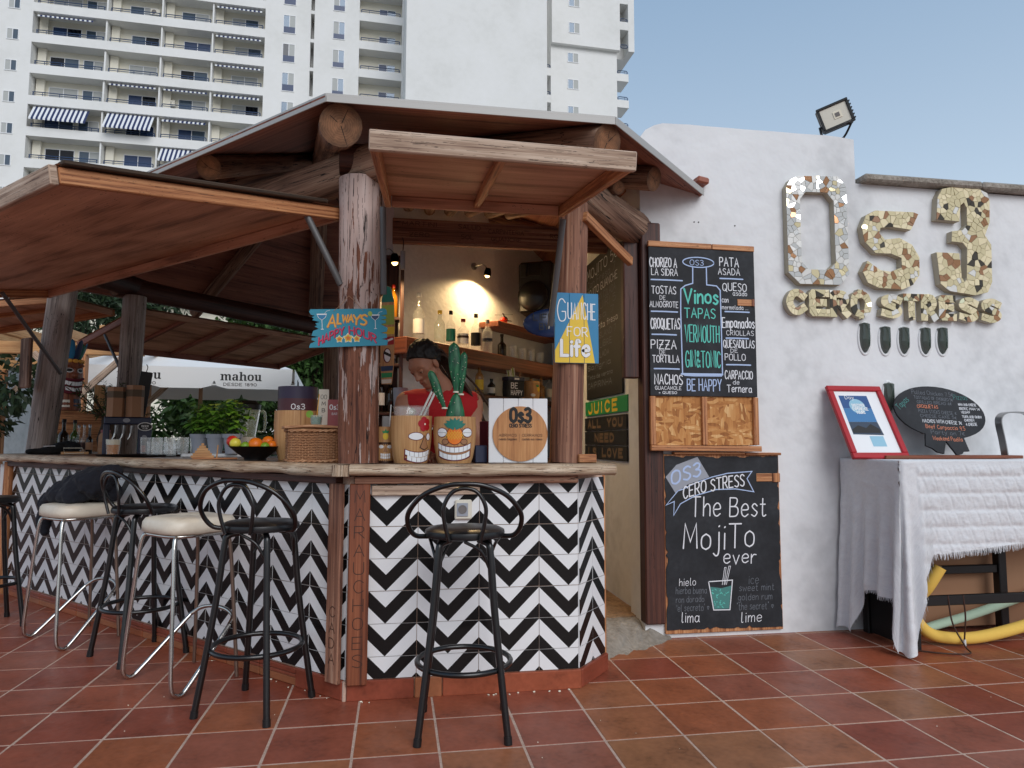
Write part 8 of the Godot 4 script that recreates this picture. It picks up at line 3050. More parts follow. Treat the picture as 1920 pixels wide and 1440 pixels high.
	o = thing("spice_tray", "small wooden tray with a thin front frame by the bottles", "tray", p, facing(p))
	st = begin()
	box_at(st, Vector3(0, 0.01, 0), Vector3(0.19, 0.02, 0.08), 0.002)
	part("base", st, mats.light_wood, o)
	st = begin()
	tube(st, [Vector3(-0.08, 0.05, 0.042), Vector3(0.05, 0.05, 0.042), Vector3(0.06, 0.008, 0.042), Vector3(-0.07, 0.008, 0.042)], 0.003, 6, true, false)
	part("front_frame", st, mats.ivory, o)
	p = bar_at(3.60, 0.55, CT)
	o = thing("spice_jar", "squat jar with a brown wrap beside the tap tower", "jar", p)
	st = begin()
	lathe(st, [Vector2(0, 0), Vector2(0.05, 0), Vector2(0.053, 0.02), Vector2(0.05, 0.15), Vector2(0.035, 0.175), Vector2(0, 0.18)], 20)
	part("jar_body", st, mats.kraft, o)
	st = begin()
	lathe(st, [Vector2(0.0525, 0.05), Vector2(0.0525, 0.10)], 20)
	part("wrap", st, mats.tan_print, o)
	st = begin()
	lathe(st, [Vector2(0, 0.178), Vector2(0.036, 0.178), Vector2(0.036, 0.2), Vector2(0, 0.202)], 16)
	part("lid", st, mats.pink_card, o)
	# cap
	p = bar_at(3.80, 0.24, CT)
	o = thing("black_cap", "soft black cap lying at the far end of the counter", "cap", p, facing(p) + 0.15)
	var bones := [[Vector3(-0.02, 0.03, 0), Vector3(0.13, 0.045, -0.02), 0.045, 0.06], [Vector3(0.05, 0.06, 0), Vector3(0.10, 0.085, -0.02), 0.03, 0.02], [Vector3(0.14, 0.03, 0.0), Vector3(0.17, 0.06, -0.02), 0.04, 0.025], [Vector3(-0.03, 0.02, 0.02), Vector3(-0.17, 0.022, 0.05), 0.035, 0.022], [Vector3(-0.03, 0.02, -0.02), Vector3(-0.16, 0.018, -0.02), 0.03, 0.02]]
	var fold := func(q: Vector3) -> float:
		return maxf(bones_field(q, bones, 0.03) + 0.006 * lump.get_noise_3dv(q * 8.0), -q.y)
	part("cap_body", net(AABB(Vector3(-0.23, -0.02, -0.12), Vector3(0.48, 0.15, 0.24)), 0.009, fold), mats.black_cloth, o)
	st = begin()
	box(st, Transform3D(Basis.from_euler(Vector3(-0.5, 0, 0.05)), Vector3(-0.03, 0.063, 0.035)), Vector3(0.08, 0.006, 0.012), 0.002)
	part("badge", st, mats.white_paint, o)
	# plywood stand and the carved tiki head on it
	p = Vector3(-3.10, CT, -7.40)
	o = thing("plywood_stand", "orange plywood stand under the carved tiki head", "stand", p, facing(p) + 0.05)
	st = begin()
	box_at(st, Vector3(0, 0.20, 0), Vector3(0.46, 0.40, 0.12), 0.003)
	part("front_panel", st, mats.pine, o)
	st = begin()
	box_at(st, Vector3(0.20, 0.53, 0), Vector3(0.09, 0.26, 0.10), 0.003)
	part("side_upright", st, mats.light_wood, o)
	tiki_head(p + Vector3(-0.06, 0.401, 0.02), facing(p) + 0.45)
	# rosemary plant behind the cartons
	p = Vector3(-2.55, CT, -6.75)
	o = thing("rosemary_plant", "spiky rosemary plant in a dark vase behind the cartons", "plant", p)
	st = begin()
	lathe(st, [Vector2(0, 0), Vector2(0.06, 0), Vector2(0.085, 0.12), Vector2(0.05, 0.26), Vector2(0.055, 0.30), Vector2(0, 0.30)], 18)
	part("vase", st, mats.bark, o)
	st = begin()
	var lv := begin()
	for k in 26:
		var a := rng.randf() * TAU
		var el := rng.randf_range(0.2, 1.4)
		var d := Vector3(cos(a) * cos(el), sin(el), sin(a) * cos(el))
		var l := rng.randf_range(0.25, 0.48)
		var base := Vector3(0, 0.28, 0)
		tube(st, [base, base + d * l * 0.5, base + d * l + Vector3(0, -0.02, 0)], 0.004, 4)
		for q in 26:
			var t := rng.randf_range(0.25, 1.0)
			leaf(lv, base + d * l * t, (d * 0.5 + rand_dir()).normalized(), rand_dir(), 0.055, 0.010, 0.0)
	part("stems", st, mats.bark, o)
	part("needles", lv, mats.leaf_mid, o)
	# black menu sleeve hanging on the second far post
	p = Vector3(-2.33, 1.62, -6.93)
	o = thing("hanging_sleeve", "long black menu sleeve hanging from the dark far post", "sleeve", p, facing(p))
	st = begin()
	box(st, Transform3D(Basis.from_euler(Vector3(0, 0, -0.12)), Vector3.ZERO), Vector3(0.10, 0.42, 0.02), 0.004)
	part("sleeve", st, mats.black_plastic, o)
	st = begin()
	tube(st, [Vector3(0.02, 0.21, 0), Vector3(0.03, 0.25, 0), Vector3(0.02, 0.28, -0.02)], 0.004, 6)
	part("cord", st, mats.ink, o)

func wicker_basket(at: Vector3, turn: float):
	var o = thing("wicker_basket", "lidded wicker basket standing against the peeling post", "basket", at, turn)
	var w := 0.255
	var h := 0.165
	var d := 0.16
	var st := begin()
	box_at(st, Vector3(0, h * 0.5, 0), Vector3(w - 0.03, h - 0.02, d - 0.03), 0.004)
	part("lining", st, mats.dark_wood, o)
	var per := []
	var step := 0.0145
	for i in int(w / step) + 1:
		per.append([Vector3(-w * 0.5 + i * step, 0, d * 0.5), Vector3(0, 0, 1)])
	for i in range(1, int(d / step) + 1):
		per.append([Vector3(w * 0.5, 0, d * 0.5 - i * step), Vector3(1, 0, 0)])
	for i in range(1, int(w / step) + 1):
		per.append([Vector3(w * 0.5 - i * step, 0, -d * 0.5), Vector3(0, 0, -1)])
	for i in range(1, int(d / step)):
		per.append([Vector3(-w * 0.5, 0, -d * 0.5 + i * step), Vector3(-1, 0, 0)])
	var stakes := begin()
	for k in per.size():
		rod(stakes, per[k][0] + Vector3(0, 0.006, 0) - per[k][1] * 0.004, per[k][0] + Vector3(0, h - 0.004, 0) - per[k][1] * 0.004, 0.0022, -1, 5, 0.0, 1, false)
	var sk = part("stakes", stakes, mats.wicker, o)
	sk.set_meta("kind", "stuff")
	var weave := begin()
	var rows := 17
	for r in rows:
		var y := 0.012 + r * (h - 0.026) / (rows - 1)
		var pts := []
		for k in per.size():
			var s := 1.0 if (k + r) % 2 else -1.0
			pts.append(per[k][0] + Vector3(0, y + rng.randf_range(-0.0008, 0.0008), 0) + per[k][1] * (0.0042 * s - 0.003))
		tube(weave, pts, 0.0036, 5, true, false)
	var wv = part("weave", weave, mats.wicker, o)
	wv.set_meta("kind", "stuff")
	for y in [0.006, h]:
		for q in 2:
			var rim := begin()
			var pts := []
			for k in per.size():
				pts.append(per[k][0] + Vector3(0, y + 0.004 * sin(k * 1.6 + q * PI), 0) + per[k][1] * (0.005 + 0.003 * cos(k * 1.6 + q * PI)))
			tube(rim, pts, 0.0062, 6, true, false)
			part("plaited_rim", rim, mats.wicker, o)
	var lid := begin()
	for i in 12:
		var z := -d * 0.5 - 0.006 + i * (d + 0.012) / 11.0
		tube(lid, [Vector3(-w * 0.5 - 0.022, h + 0.016, z), Vector3(0, h + 0.021 + 0.002 * (i % 2), z), Vector3(w * 0.5 + 0.01, h + 0.016, z)], 0.0085, 6)
	part("lid", lid, mats.wicker, o)

func tiki_head(at: Vector3, turn: float):
	var o = thing("tiki_statue", "tall carved tiki head with a blue feather crown and white teeth", "statue", at, turn)
	var prof := [Vector2(0.105, 0.0), Vector2(0.112, 0.06), Vector2(0.100, 0.12), Vector2(0.112, 0.20), Vector2(0.118, 0.30), Vector2(0.112, 0.42), Vector2(0.115, 0.47), Vector2(0.09, 0.50)]
	var rad := pot_shape(prof)
	var st := begin()
	var full := [Vector2(0, 0)]
	full.append_array(prof)
	full.append(Vector2(0, 0.50))
	lathe(st, full, 28)
	part("carved_trunk", st, mats.shelf_wood, o)
	for s in [-1.0, 1.0]:
		paint(o, ellipse(Vector2(0.052 * s, 0.385), 0.036, 0.022, 16), rad, 0.002, "white_paint")
		paint(o, ellipse(Vector2(0.052 * s, 0.387), 0.027, 0.016, 14), rad, 0.004, "ink")
		st = begin()
		blob(st, Vector3(0.05 * s, 0.425, 0.098), Vector3(0.045, 0.014, 0.02), 12, 0.0, Basis(Vector3.BACK, 0.35 * s))
		part("brow", st, mats.shelf_wood, o)
	st = begin()
	blob(st, Vector3(0, 0.335, 0.115), Vector3(0.034, 0.03, 0.03), 14)
	blob(st, Vector3(0, 0.375, 0.112), Vector3(0.018, 0.04, 0.02), 12)
	part("nose", st, mats.shelf_wood, o)
	paint(o, band(0.165, 0.29, -0.095, 0.095, 0.02), rad, 0.002, "maroon")
	teeth(o, rad, 0.235, 0.272, -0.082, 0.082, 0.015, 6, 0.005)
	teeth(o, rad, 0.182, 0.215, -0.075, 0.075, 0.015, 6, 0.005)
	for q in [0.163, 0.292]:
		st = begin()
		var pts := []
		for i in 13:
			var an := lerpf(-0.9, 0.9, i / 12.0)
			var r: float = rad.call(q)
			pts.append(Vector3(sin(an) * (r + 0.004), q + 0.02 * pow(an / 0.9, 2.0), cos(an) * (r + 0.004)))
		tube(st, pts, 0.011, 8)
		part("lip", st, mats.maroon, o)
	paint(o, band(0.03, 0.10, -0.15, -0.03, 0.0), rad, 0.003, "ivory")
	paint(o, band(0.04, 0.11, 0.0, 0.14, 0.0), rad, 0.003, "navy")
	for k in 13:
		var an := TAU * k / 13.0
		st = begin()
		blob(st, Vector3(sin(an) * 0.112, 0.478, cos(an) * 0.112), Vector3(0.030, 0.020, 0.014), 10, 0.0, Basis(Vector3.UP, an))
		part("crown_petal", st, mats.orange_paint, o)
	for k in 11:
		var an := TAU * k / 11.0 + 0.2
		var l := 0.13 + 0.06 * absf(cos(k * 1.9))
		st = begin()
		var d := Vector3(sin(an) * 0.35, 1.0, cos(an) * 0.35).normalized()
		blob(st, Vector3(sin(an) * 0.08, 0.49, cos(an) * 0.08) + d * l * 0.5, Vector3(0.034, l * 0.6, 0.012), 10, 0.0, Basis(Vector3.UP, an) * Basis(Vector3.RIGHT, 0.33))
		part("feather", st, mats[["window_blue", "teal_paint", "sign_blue", "green_paint"][k % 4]], o)
	st = begin()
	blob(st, Vector3(0.05, 0.60, 0.03), Vector3(0.032, 0.05, 0.03), 12)
	part("carved_bird", st, mats.orange_paint, o)

# ---------------------------------------------------------------- painted signs
func build_signs():
	# ALWAYS HAPPY HOUR on the peeling post
	var o = thing("happy_hour_sign", "turquoise plank sign lettered ALWAYS HAPPY HOUR hung on the peeling post", "sign", Vector3(-0.433, 1.648, -3.540))
	o.basis = Basis.from_euler(Vector3(0.0, 0.05, 0.055))
	var w := 0.386
	var h := 0.192
	var edge := PackedVector2Array([Vector2(0, 0), Vector2(w - 0.005, 0.004), Vector2(w, 0.03), Vector2(w - 0.03, 0.036), Vector2(w - 0.004, 0.042), Vector2(w - 0.005, 0.062), Vector2(w - 0.035, 0.068), Vector2(w - 0.004, 0.074), Vector2(w + 0.001, 0.092), Vector2(w - 0.034, 0.113), Vector2(w - 0.006, 0.118), Vector2(w - 0.008, 0.13), Vector2(w - 0.034, 0.134), Vector2(w - 0.004, 0.140), Vector2(w - 0.006, 0.150), Vector2(w - 0.032, 0.156), Vector2(w, 0.162), Vector2(w - 0.002, h - 0.008), Vector2(w - 0.012, h), Vector2(0.012, h), Vector2(0.006, h - 0.012), Vector2(0.014, 0.165), Vector2(0.032, 0.160), Vector2(0.018, 0.153), Vector2(0.028, 0.146), Vector2(0.020, 0.138), Vector2(0.056, 0.128), Vector2(0.034, 0.121), Vector2(0.042, 0.111), Vector2(0.030, 0.106), Vector2(0.050, 0.094), Vector2(0.022, 0.083), Vector2(0.014, 0.060), Vector2(0.046, 0.054), Vector2(0.014, 0.048), Vector2(0.013, 0.038), Vector2(0.032, 0.031), Vector2(0.006, 0.020)])
	var st := begin()
	prism(st, edge, 0.010)
	part("sign_board", st, mats.turquoise, o)
	var z := 0.0104
	var caps := [["A", 0.092, 0.102, 0.038, 0.056], ["L", 0.140, 0.118, 0.016, 0.048], ["W", 0.164, 0.128, 0.026, 0.032], ["A", 0.192, 0.126, 0.024, 0.032], ["Y", 0.214, 0.112, 0.034, 0.048], ["S", 0.252, 0.110, 0.028, 0.050]]
	for pass_i in 2:
		for q in caps:
			st = begin()
			var dx := 0.0018 if pass_i == 0 else 0.0
			write(st, strokes(q[0], q[1] + dx, q[2] - dx, q[3], q[4], 0.0, 0.0, 0.0, 0.12), 0.0092, z + 0.0007 * pass_i)
			part("lettering", st, mats.apple if pass_i == 0 else mats.orange_paint, o)
	for pass_i in 2:
		st = begin()
		var dx := 0.0022 if pass_i == 0 else 0.0
		write(st, strokes("HAPPY", 0.046 + dx, 0.012 - dx, 0.122, 0.036, 0.0, 0.004, 0.052, 0.1), 0.0062, z + 0.0007 * pass_i)
		write(st, strokes("HOUR", 0.196 + dx, 0.066 - dx, 0.130, 0.038, 0.0, 0.006, -0.048, 0.0), 0.0066, z + 0.0007 * pass_i)
		part("lettering", st, mats.maroon if pass_i == 0 else mats.pink_paint, o)
	for f in [[0.147, 0.040, 0.021], [0.190, 0.044, 0.027], [0.232, 0.040, 0.021]]:
		for k in 5:
			var a := TAU * k / 5.0 + PI * 0.5
			var c := Vector2(f[0], f[1])
			var d := Vector2(cos(a), sin(a))
			var n := Vector2(-d.y, d.x)
			for e in [[1.0, "foam", 0.0], [0.80, "yellow", 0.0006], [0.46, "orange_fruit", 0.0012]]:
				st = begin()
				var l: float = f[2] * e[0]
				flat(st, [c, c + d * l * 0.55 - n * l * 0.36, c + d * l, c + d * l * 0.55 + n * l * 0.36], z + e[2] + 0.00008 * k)
				part("painted_flower", st, mats[e[1]], o)
	for g in [[0.066, 0.122, 1.0], [0.326, 0.118, 0.92]]:
		var c := Vector2(g[0], g[1])
		var k: float = g[2]
		st = begin()
		flat(st, [c + Vector2(-0.025, 0.047) * k, c + Vector2(-0.018, 0.028) * k, c + Vector2(0, 0.013) * k, c + Vector2(0.018, 0.028) * k, c + Vector2(0.025, 0.047) * k], z + 0.0002)
		part("painted_glass", st, mats.white_paint, o)
		st = begin()
		flat(st, [c + Vector2(-0.021, 0.041) * k, c + Vector2(-0.015, 0.028) * k, c + Vector2(0, 0.016) * k, c + Vector2(0.015, 0.028) * k, c + Vector2(0.021, 0.041) * k], z + 0.0007)
		part("painted_drink", st, mats.window_blue if g[0] > 0.2 else mats.sign_blue, o)
		st = begin()
		ribbon(st, [c + Vector2(0, 0.014) * k, c + Vector2(0, -0.030) * k], 0.0028, z + 0.0002)
		ribbon(st, [c + Vector2(-0.006, -0.031) * k, c + Vector2(0.006, -0.031) * k], 0.003, z + 0.0004)
		ribbon(st, [c + Vector2(0.014, 0.048) * k, c + Vector2(0.024, 0.060) * k, c + Vector2(0.040, 0.064) * k], 0.0016, z + 0.0004)
		part("painted_glass", st, mats.white_paint, o)
	st = begin()
	flat(st, ellipse(Vector2(0.302, 0.166), 0.011, 0.013, 16), z + 0.0011)
	part("painted_lime", st, mats.leaf_pale, o)
	st = begin()
	tube(st, [Vector3(0.125, 0.182, 0.011), Vector3(0.16, 0.215, 0.004), Vector3(0.20, 0.262, -0.006)], 0.0014, 5)
	tube(st, [Vector3(0.268, 0.180, 0.011), Vector3(0.235, 0.225, 0.004), Vector3(0.20, 0.262, -0.006)], 0.0014, 5)
	part("string", st, mats.kraft, o)
	# GUANCHE FOR LIFE on the reddish post
	o = thing("guanche_sign", "blue and yellow plank sign lettered GUANCHE FOR Life on the reddish post", "sign", Vector3(0.818, 1.603, -3.568))
	for k in 3:
		st = begin()
		box_at(st, Vector3(0.040 + k * 0.0803, 0.1885, 0), Vector3(0.0795, 0.377, 0.014), 0.002)
		part("plank", st, mats.sign_blue, o)
	z = 0.0074
	for k in 3:
		for piece in Geometry2D.intersect_polygons(PackedVector2Array([Vector2(0.001, 0.002), Vector2(0.219, 0.002), Vector2(0.153, 0.368), Vector2(0.001, 0.066)]), PackedVector2Array([Vector2(0.0012 + k * 0.0803, 0), Vector2(0.0788 + k * 0.0803, 0), Vector2(0.0788 + k * 0.0803, 0.4), Vector2(0.0012 + k * 0.0803, 0.4)])):
			st = begin()
			flat(st, piece, z)
			part("painted_triangle", st, mats.yellow, o)
	z = 0.0080
	for q in [["G", 0.014, 0.222, 0.046, 0.120, 0.0055], ["UANCHE", 0.072, 0.236, 0.150, 0.085, 0.0055], ["FOR", 0.068, 0.145, 0.110, 0.048, 0.0052]]:
		st = begin()
		write(st, strokes(q[0], q[1], q[2], q[3], q[4], 0.2, 0.0, 0.0, 0.0), q[5], z)
		part("lettering", st, mats.white_paint, o)
	for pass_i in 2:
		st = begin()
		write(st, strokes("Life", 0.036, 0.040, 0.150, 0.082), 0.0205 if pass_i == 0 else 0.017, z + pass_i * 0.0012)
		part("lettering", st, mats.grey_ink if pass_i == 0 else mats.white_paint, o)
	# boards on the white side wall of the entry; they face the bar
	var face := Basis(Vector3(0, 0, 1), Vector3.UP, Vector3(-1, 0, 0))
	o = thing("drinks_chalkboard", "tall drinks chalkboard with faint writing on the entry side wall", "chalkboard", Vector3(1.553, 1.525, -5.52))
	o.basis = face
	st = begin()
	box_at(st, Vector3(0.455, 0.56, 0.010), Vector3(0.91, 1.12, 0.016), 0.012)
	part("slate_panel", st, mats.black_board, o)
	var y := 0.98
	for q in [["MOJITO 5$", 1, 0.10, 0.95], ["Con Fresa 7", 0, 0.07, 0.9], ["MOJITO GUANCHE", 1, 0.07, 0.95], ["CARIBBEAN COLADA", 0, 0.065, 0.9], ["DAIQUIRI 5", 0, 0.07, 0.9], ["Fresa 7", 0, 0.06, 0.85], ["Margarita fresa", 1, 0.06, 0.95], ["LONG ISLAND 7", 0, 0.055, 0.9], ["CUBA LIBRE 6", 0, 0.055, 0.85], ["PINA COLADA", 0, 0.05, 0.7], ["Sangria", 0, 0.05, 0.75], ["Tinto de verano", 0, 0.04, 0.8], ["CAIPIRINHA 6", 0, 0.055, 0.85]]:
		st = begin()
		write(st, strokes(q[0], 0.04, y, 0.83 * q[3], q[2] * 0.8, 0.3), 0.006, 0.0184)
		part("lettering", st, mats.chalk if q[1] else mats.chalk_faint, o)
		y -= 0.0745
	o = thing("juice_board", "green board lettered JUICE in yellow on the entry side wall", "sign", Vector3(1.553, 1.395, -5.58))
	o.basis = face
	st = begin()
	box_at(st, Vector3(0.53, 0.058, 0.007), Vector3(1.06, 0.116, 0.012), 0.002)
	part("board", st, mats.green_paint, o)
	for k in 5:
		st = begin()
		write(st, strokes("JUICE"[k], [0.10, 0.27, 0.45, 0.55, 0.73][k], 0.022, [0.10, 0.11, 0.012, 0.11, 0.11][k], 0.072), 0.022, 0.0136)
		part("letter", st, mats.yellow, o)
	var words := ["ALL YOU", "NEED", "IS LOVE"]
	for k in 3:
		o = thing("word_board", "black board with brown letters %s on the entry side wall" % words[k], "sign", Vector3(1.553, 1.275 - k * 0.110, -5.60), 0.0, "black word boards on the entry side wall")
		o.basis = face
		st = begin()
		box_at(st, Vector3(0.53, 0.052, 0.007), Vector3(1.06, 0.105, 0.012), 0.002)
		part("board", st, mats.black_board, o)
		var n: int = words[k].length()
		for i in n:
			if words[k][i] != " ":
				st = begin()
				write(st, strokes(words[k][i], 0.56 + (i - n * 0.5) * 0.13, 0.028, 0.012 if words[k][i] == "I" else 0.085, 0.052), 0.020, 0.0136)
				part("letter", st, mats.bark_paint if mats.has("bark_paint") else mat("bark_paint", Color(0.46, 0.37, 0.28), 0.7), o)
	o = thing("fresh_letters", "coloured letters FRESH running down the entry wall edge", "sign", Vector3(1.553, 1.22, -4.47))
	o.basis = face
	for k in 5:
		st = begin()
		write(st, strokes("FRESH"[k], 0.0, 0.29 - k * 0.066, 0.06, 0.045), 0.012, 0.002)
		part("letter", st, mats[["pot_grey", "maroon", "pot_grey", "navy", "pink_paint"][k]], o)
	# small blue surfboard and painted totem hanging inside
	o = thing("mini_surfboard", "small dark blue surfboard with lettering hanging behind the reddish post", "surfboard", Vector3(0.80, 1.86, -4.35))
	st = begin()
	blob(st, Vector3(0.19, 0.095, 0), Vector3(0.20, 0.095, 0.02), 24, 0.0, Basis(Vector3.BACK, 0.08))
	part("board", st, mats.navy_surf if mats.has("navy_surf") else mat("navy_surf", Color(0.10, 0.19, 0.36), 0.25), o)
	st = begin()
	write(st, strokes("LIFE", 0.055, 0.105, 0.13, 0.042), 0.006, 0.0205)
	write(st, strokes("BY", 0.095, 0.045, 0.06, 0.04), 0.006, 0.0205)
	part("lettering", st, mats.ink, o)
	st = begin()
	tube(st, [Vector3(0.155, 0.05, 0.022), Vector3(0.165, 0.15, 0.024), Vector3(0.17, 0.24, 0.02)], 0.004, 6)
	part("hanging_cord", st, mats.ivory, o)
	o = thing("painted_totem", "narrow brightly painted totem board hanging beside the peeling post", "totem", Vector3(-0.062, 1.535, -4.30), -0.1)
	st = begin()
	var outl := PackedVector2Array([Vector2(-0.030, 0.0), Vector2(0.030, 0.0), Vector2(0.041, 0.12), Vector2(0.043, 0.35), Vector2(0.036, 0.52), Vector2(0.015, 0.60), Vector2(-0.02, 0.61), Vector2(-0.04, 0.52), Vector2(-0.043, 0.3), Vector2(-0.04, 0.12)])
	prism(st, outl, 0.014)
	part("board", st, mats.light_wood, o)
	for q in [[0.50, 0.61, "teal_paint"], [0.36, 0.49, "leaf_pale"], [0.30, 0.355, "yellow"], [0.235, 0.295, "red"], [0.075, 0.115, "window_blue"], [0.035, 0.073, "green_paint"], [0.0, 0.033, "ivory"]]:
		for piece in Geometry2D.intersect_polygons(Geometry2D.offset_polygon(outl, -0.002)[0], PackedVector2Array([Vector2(-0.06, q[0]), Vector2(0.06, q[0] + 0.01), Vector2(0.06, q[1]), Vector2(-0.06, q[1] - 0.008)])):
			st = begin()
			flat(st, piece, 0.0145)
			part("painted_band", st, mats[q[2]], o)
	st = begin()
	flat(st, ellipse(Vector2(0.0, 0.175), 0.024, 0.046, 20), 0.0146)
	part("painted_eye", st, mats.maroon, o)
	st = begin()
	flat(st, ellipse(Vector2(0.002, 0.175), 0.019, 0.040, 20), 0.0152)
	part("painted_eye", st, mats.white_paint, o)
	st = begin()
	flat(st, [Vector2(-0.022, 0.185), Vector2(0.022, 0.165), Vector2(0.024, 0.182), Vector2(-0.020, 0.203)], 0.0158)
	part("painted_eye", st, mats.ink, o)
	st = begin()
	ribbon(st, [Vector2(-0.025, 0.255), Vector2(0.030, 0.278)], 0.012, 0.0152)
	part("painted_stripe", st, mats.white_paint, o)

# ---------------------------------------------------------------- the person behind the counter
func build_person():
	var o = thing("person", "person in a red sleeveless shirt with long dreadlocks bending over the bar", "person", Vector3(0.28, 0.1, -4.15))
	var g := Vector3(-0.28, -0.1, 4.15)
	var head := Vector3(0.155, 1.625, -3.985) + g
	var neck := Vector3(0.25, 1.50, -4.085) + g
	var chest := Vector3(0.265, 1.30, -4.14) + g
	var waist := Vector3(0.28, 1.06, -4.24) + g
	var hip := Vector3(0.28, 0.90, -4.30) + g
	var sl := Vector3(0.060, 1.405, -4.02) + g      # shoulder at the viewer's left
	var sr := Vector3(0.440, 1.415, -4.16) + g
	var el := Vector3(-0.005, 1.17, -3.965) + g
	var er := Vector3(0.475, 1.15, -4.06) + g
	var wl := Vector3(0.13, 1.13, -3.80) + g
	var wr := Vector3(0.36, 1.12, -3.85) + g
	var torso := [[neck, chest, 0.062, 0.125], [sl, sr, 0.062, 0.062], [chest, waist, 0.135, 0.125], [waist, hip, 0.125, 0.14], [sl.lerp(chest, 0.35), sr.lerp(chest, 0.35), 0.10, 0.10]]
	var limbs := [[sl, el, 0.055, 0.042], [el, wl, 0.042, 0.028], [sr, er, 0.055, 0.043], [er, wr, 0.043, 0.028], [neck, head, 0.058, 0.06]]
	var legs := [[hip + Vector3(-0.09, 0, 0), Vector3(0.17, 0.52, -4.24) + g, 0.095, 0.062], [Vector3(0.17, 0.52, -4.24) + g, Vector3(0.17, 0.18, -4.30) + g, 0.062, 0.045], [hip + Vector3(0.09, 0, 0), Vector3(0.39, 0.52, -4.24) + g, 0.095, 0.062], [Vector3(0.39, 0.52, -4.24) + g, Vector3(0.39, 0.18, -4.30) + g, 0.062, 0.045], [Vector3(0.17, 0.15, -4.30) + g, Vector3(0.17, 0.135, -4.16) + g, 0.042, 0.035], [Vector3(0.39, 0.15, -4.30) + g, Vector3(0.39, 0.135, -4.16) + g, 0.042, 0.035]]
	var all := []
	all.append_array(torso)
	all.append_array(limbs)
	all.append_array(legs)
	var body := net(AABB(Vector3(-0.40, -0.02, -0.34), Vector3(0.72, 1.58, 0.76)), 0.017, func(p): return bones_field(p, all, 0.05))
	# head in its own frame: f forward (towards the viewer's lower left), u up, r to the person's left
	var f := Vector3(-0.52, -0.72, 0.55).normalized()
	var r := Vector3.UP.cross(f).normalized()
	var u := f.cross(r).normalized()
	r = Basis(f, 0.10) * r
	u = f.cross(r).normalized()
	var hx := Transform3D(Basis(r, u, f), head)
	var skull := func(p: Vector3) -> float:
		var d := ((p - Vector3(0, 0.025, -0.015)) / Vector3(0.074, 0.092, 0.094)).length() * 0.085 - 0.085
		var face := bones_field(p, [[Vector3(0, 0.02, 0.035), Vector3(0, -0.055, 0.045), 0.058, 0.045], [Vector3(-0.042, -0.045, 0.02), Vector3(0, -0.092, 0.064), 0.030, 0.024], [Vector3(0.042, -0.045, 0.02), Vector3(0, -0.092, 0.064), 0.030, 0.024], [Vector3(-0.045, 0.0, 0.05), Vector3(-0.035, -0.02, 0.058), 0.022, 0.02], [Vector3(0.045, 0.0, 0.05), Vector3(0.035, -0.02, 0.058), 0.022, 0.02], [Vector3(-0.04, 0.036, 0.066), Vector3(0.04, 0.036, 0.066), 0.014, 0.014]], 0.018)
		var k := 0.02
		var h := maxf(k - absf(d - face), 0.0) / k
		d = minf(d, face) - h * h * k * 0.25
		var nose := bones_field(p, [[Vector3(0, 0.022, 0.082), Vector3(0, -0.022, 0.108), 0.009, 0.0125], [Vector3(-0.012, -0.027, 0.095), Vector3(0.012, -0.027, 0.095), 0.009, 0.009], [Vector3(-0.017, -0.056, 0.088), Vector3(0.017, -0.056, 0.088), 0.006, 0.006], [Vector3(-0.014, -0.067, 0.086), Vector3(0.014, -0.067, 0.086), 0.007, 0.007]], 0.008)
		k = 0.01
		h = maxf(k - absf(d - nose), 0.0) / k
		d = minf(d, nose) - h * h * k * 0.25
		# eye sockets
		for s in [-1.0, 1.0]:
			var e := p.distance_to(Vector3(0.032 * s, 0.014, 0.096)) - 0.016
			d = maxf(d, -e)
			d = minf(d, ((p - Vector3(0.078 * s, -0.005, -0.005)) / Vector3(0.010, 0.032, 0.018)).length() * 0.018 - 0.018)
		return d
	var hm := net(AABB(Vector3(-0.10, -0.14, -0.13), Vector3(0.20, 0.28, 0.26)), 0.0058, skull)
	var st := SurfaceTool.new()
	st.begin(Mesh.PRIMITIVE_TRIANGLES)
	st.append_from(body, 0, Transform3D())
	st.append_from(hm, 0, hx)
	for w in [[el, wl, 1.0], [er, wr, -1.0]]:
		var d: Vector3 = (w[1] - w[0]).normalized()
		var side: Vector3 = d.cross(Vector3.UP).normalized() * w[2]
		var dn := Vector3(0, -0.5, 0)
		var wrist: Vector3 = w[1]
		var hb := [[wrist - d * 0.02, wrist + d * 0.05, 0.027, 0.026], [wrist + d * 0.02 + side * 0.018, wrist + d * 0.06 + side * 0.02, 0.018, 0.016], [wrist + d * 0.02 - side * 0.018, wrist + d * 0.06 - side * 0.02, 0.018, 0.016]]
		for k in 4:
			var s: Vector3 = side * (-0.028 + 0.0187 * k)
			var len: float = [0.034, 0.042, 0.040, 0.030][k]
			var a: Vector3 = wrist + d * 0.072 + s
			var b: Vector3 = a + (d + dn * 0.5).normalized() * len
			hb.append([a - d * 0.02, b, 0.0092, 0.0085])
			hb.append([b, b + (d * 0.3 + dn * 1.4).normalized() * len * 0.85, 0.0085, 0.0072])
		var tb: Vector3 = wrist + d * 0.02 - side * 0.028
		hb.append([tb, tb + (d - side * 0.8 + dn * 0.4).normalized() * 0.042, 0.012, 0.0095])
		hb.append([tb + (d - side * 0.8 + dn * 0.4).normalized() * 0.042, tb + (d - side * 0.8 + dn * 0.4).normalized() * 0.042 + (d + dn * 0.7).normalized() * 0.03, 0.0095, 0.008])
		var c: Vector3 = wrist + d * 0.06
		var hand := net(AABB(c - Vector3(0.115, 0.10, 0.115), Vector3(0.23, 0.19, 0.23)), 0.006, func(p): return bones_field(p, hb, 0.007))
		st.append_from(hand, 0, Transform3D())
	part("body", st, mats.skin, o)
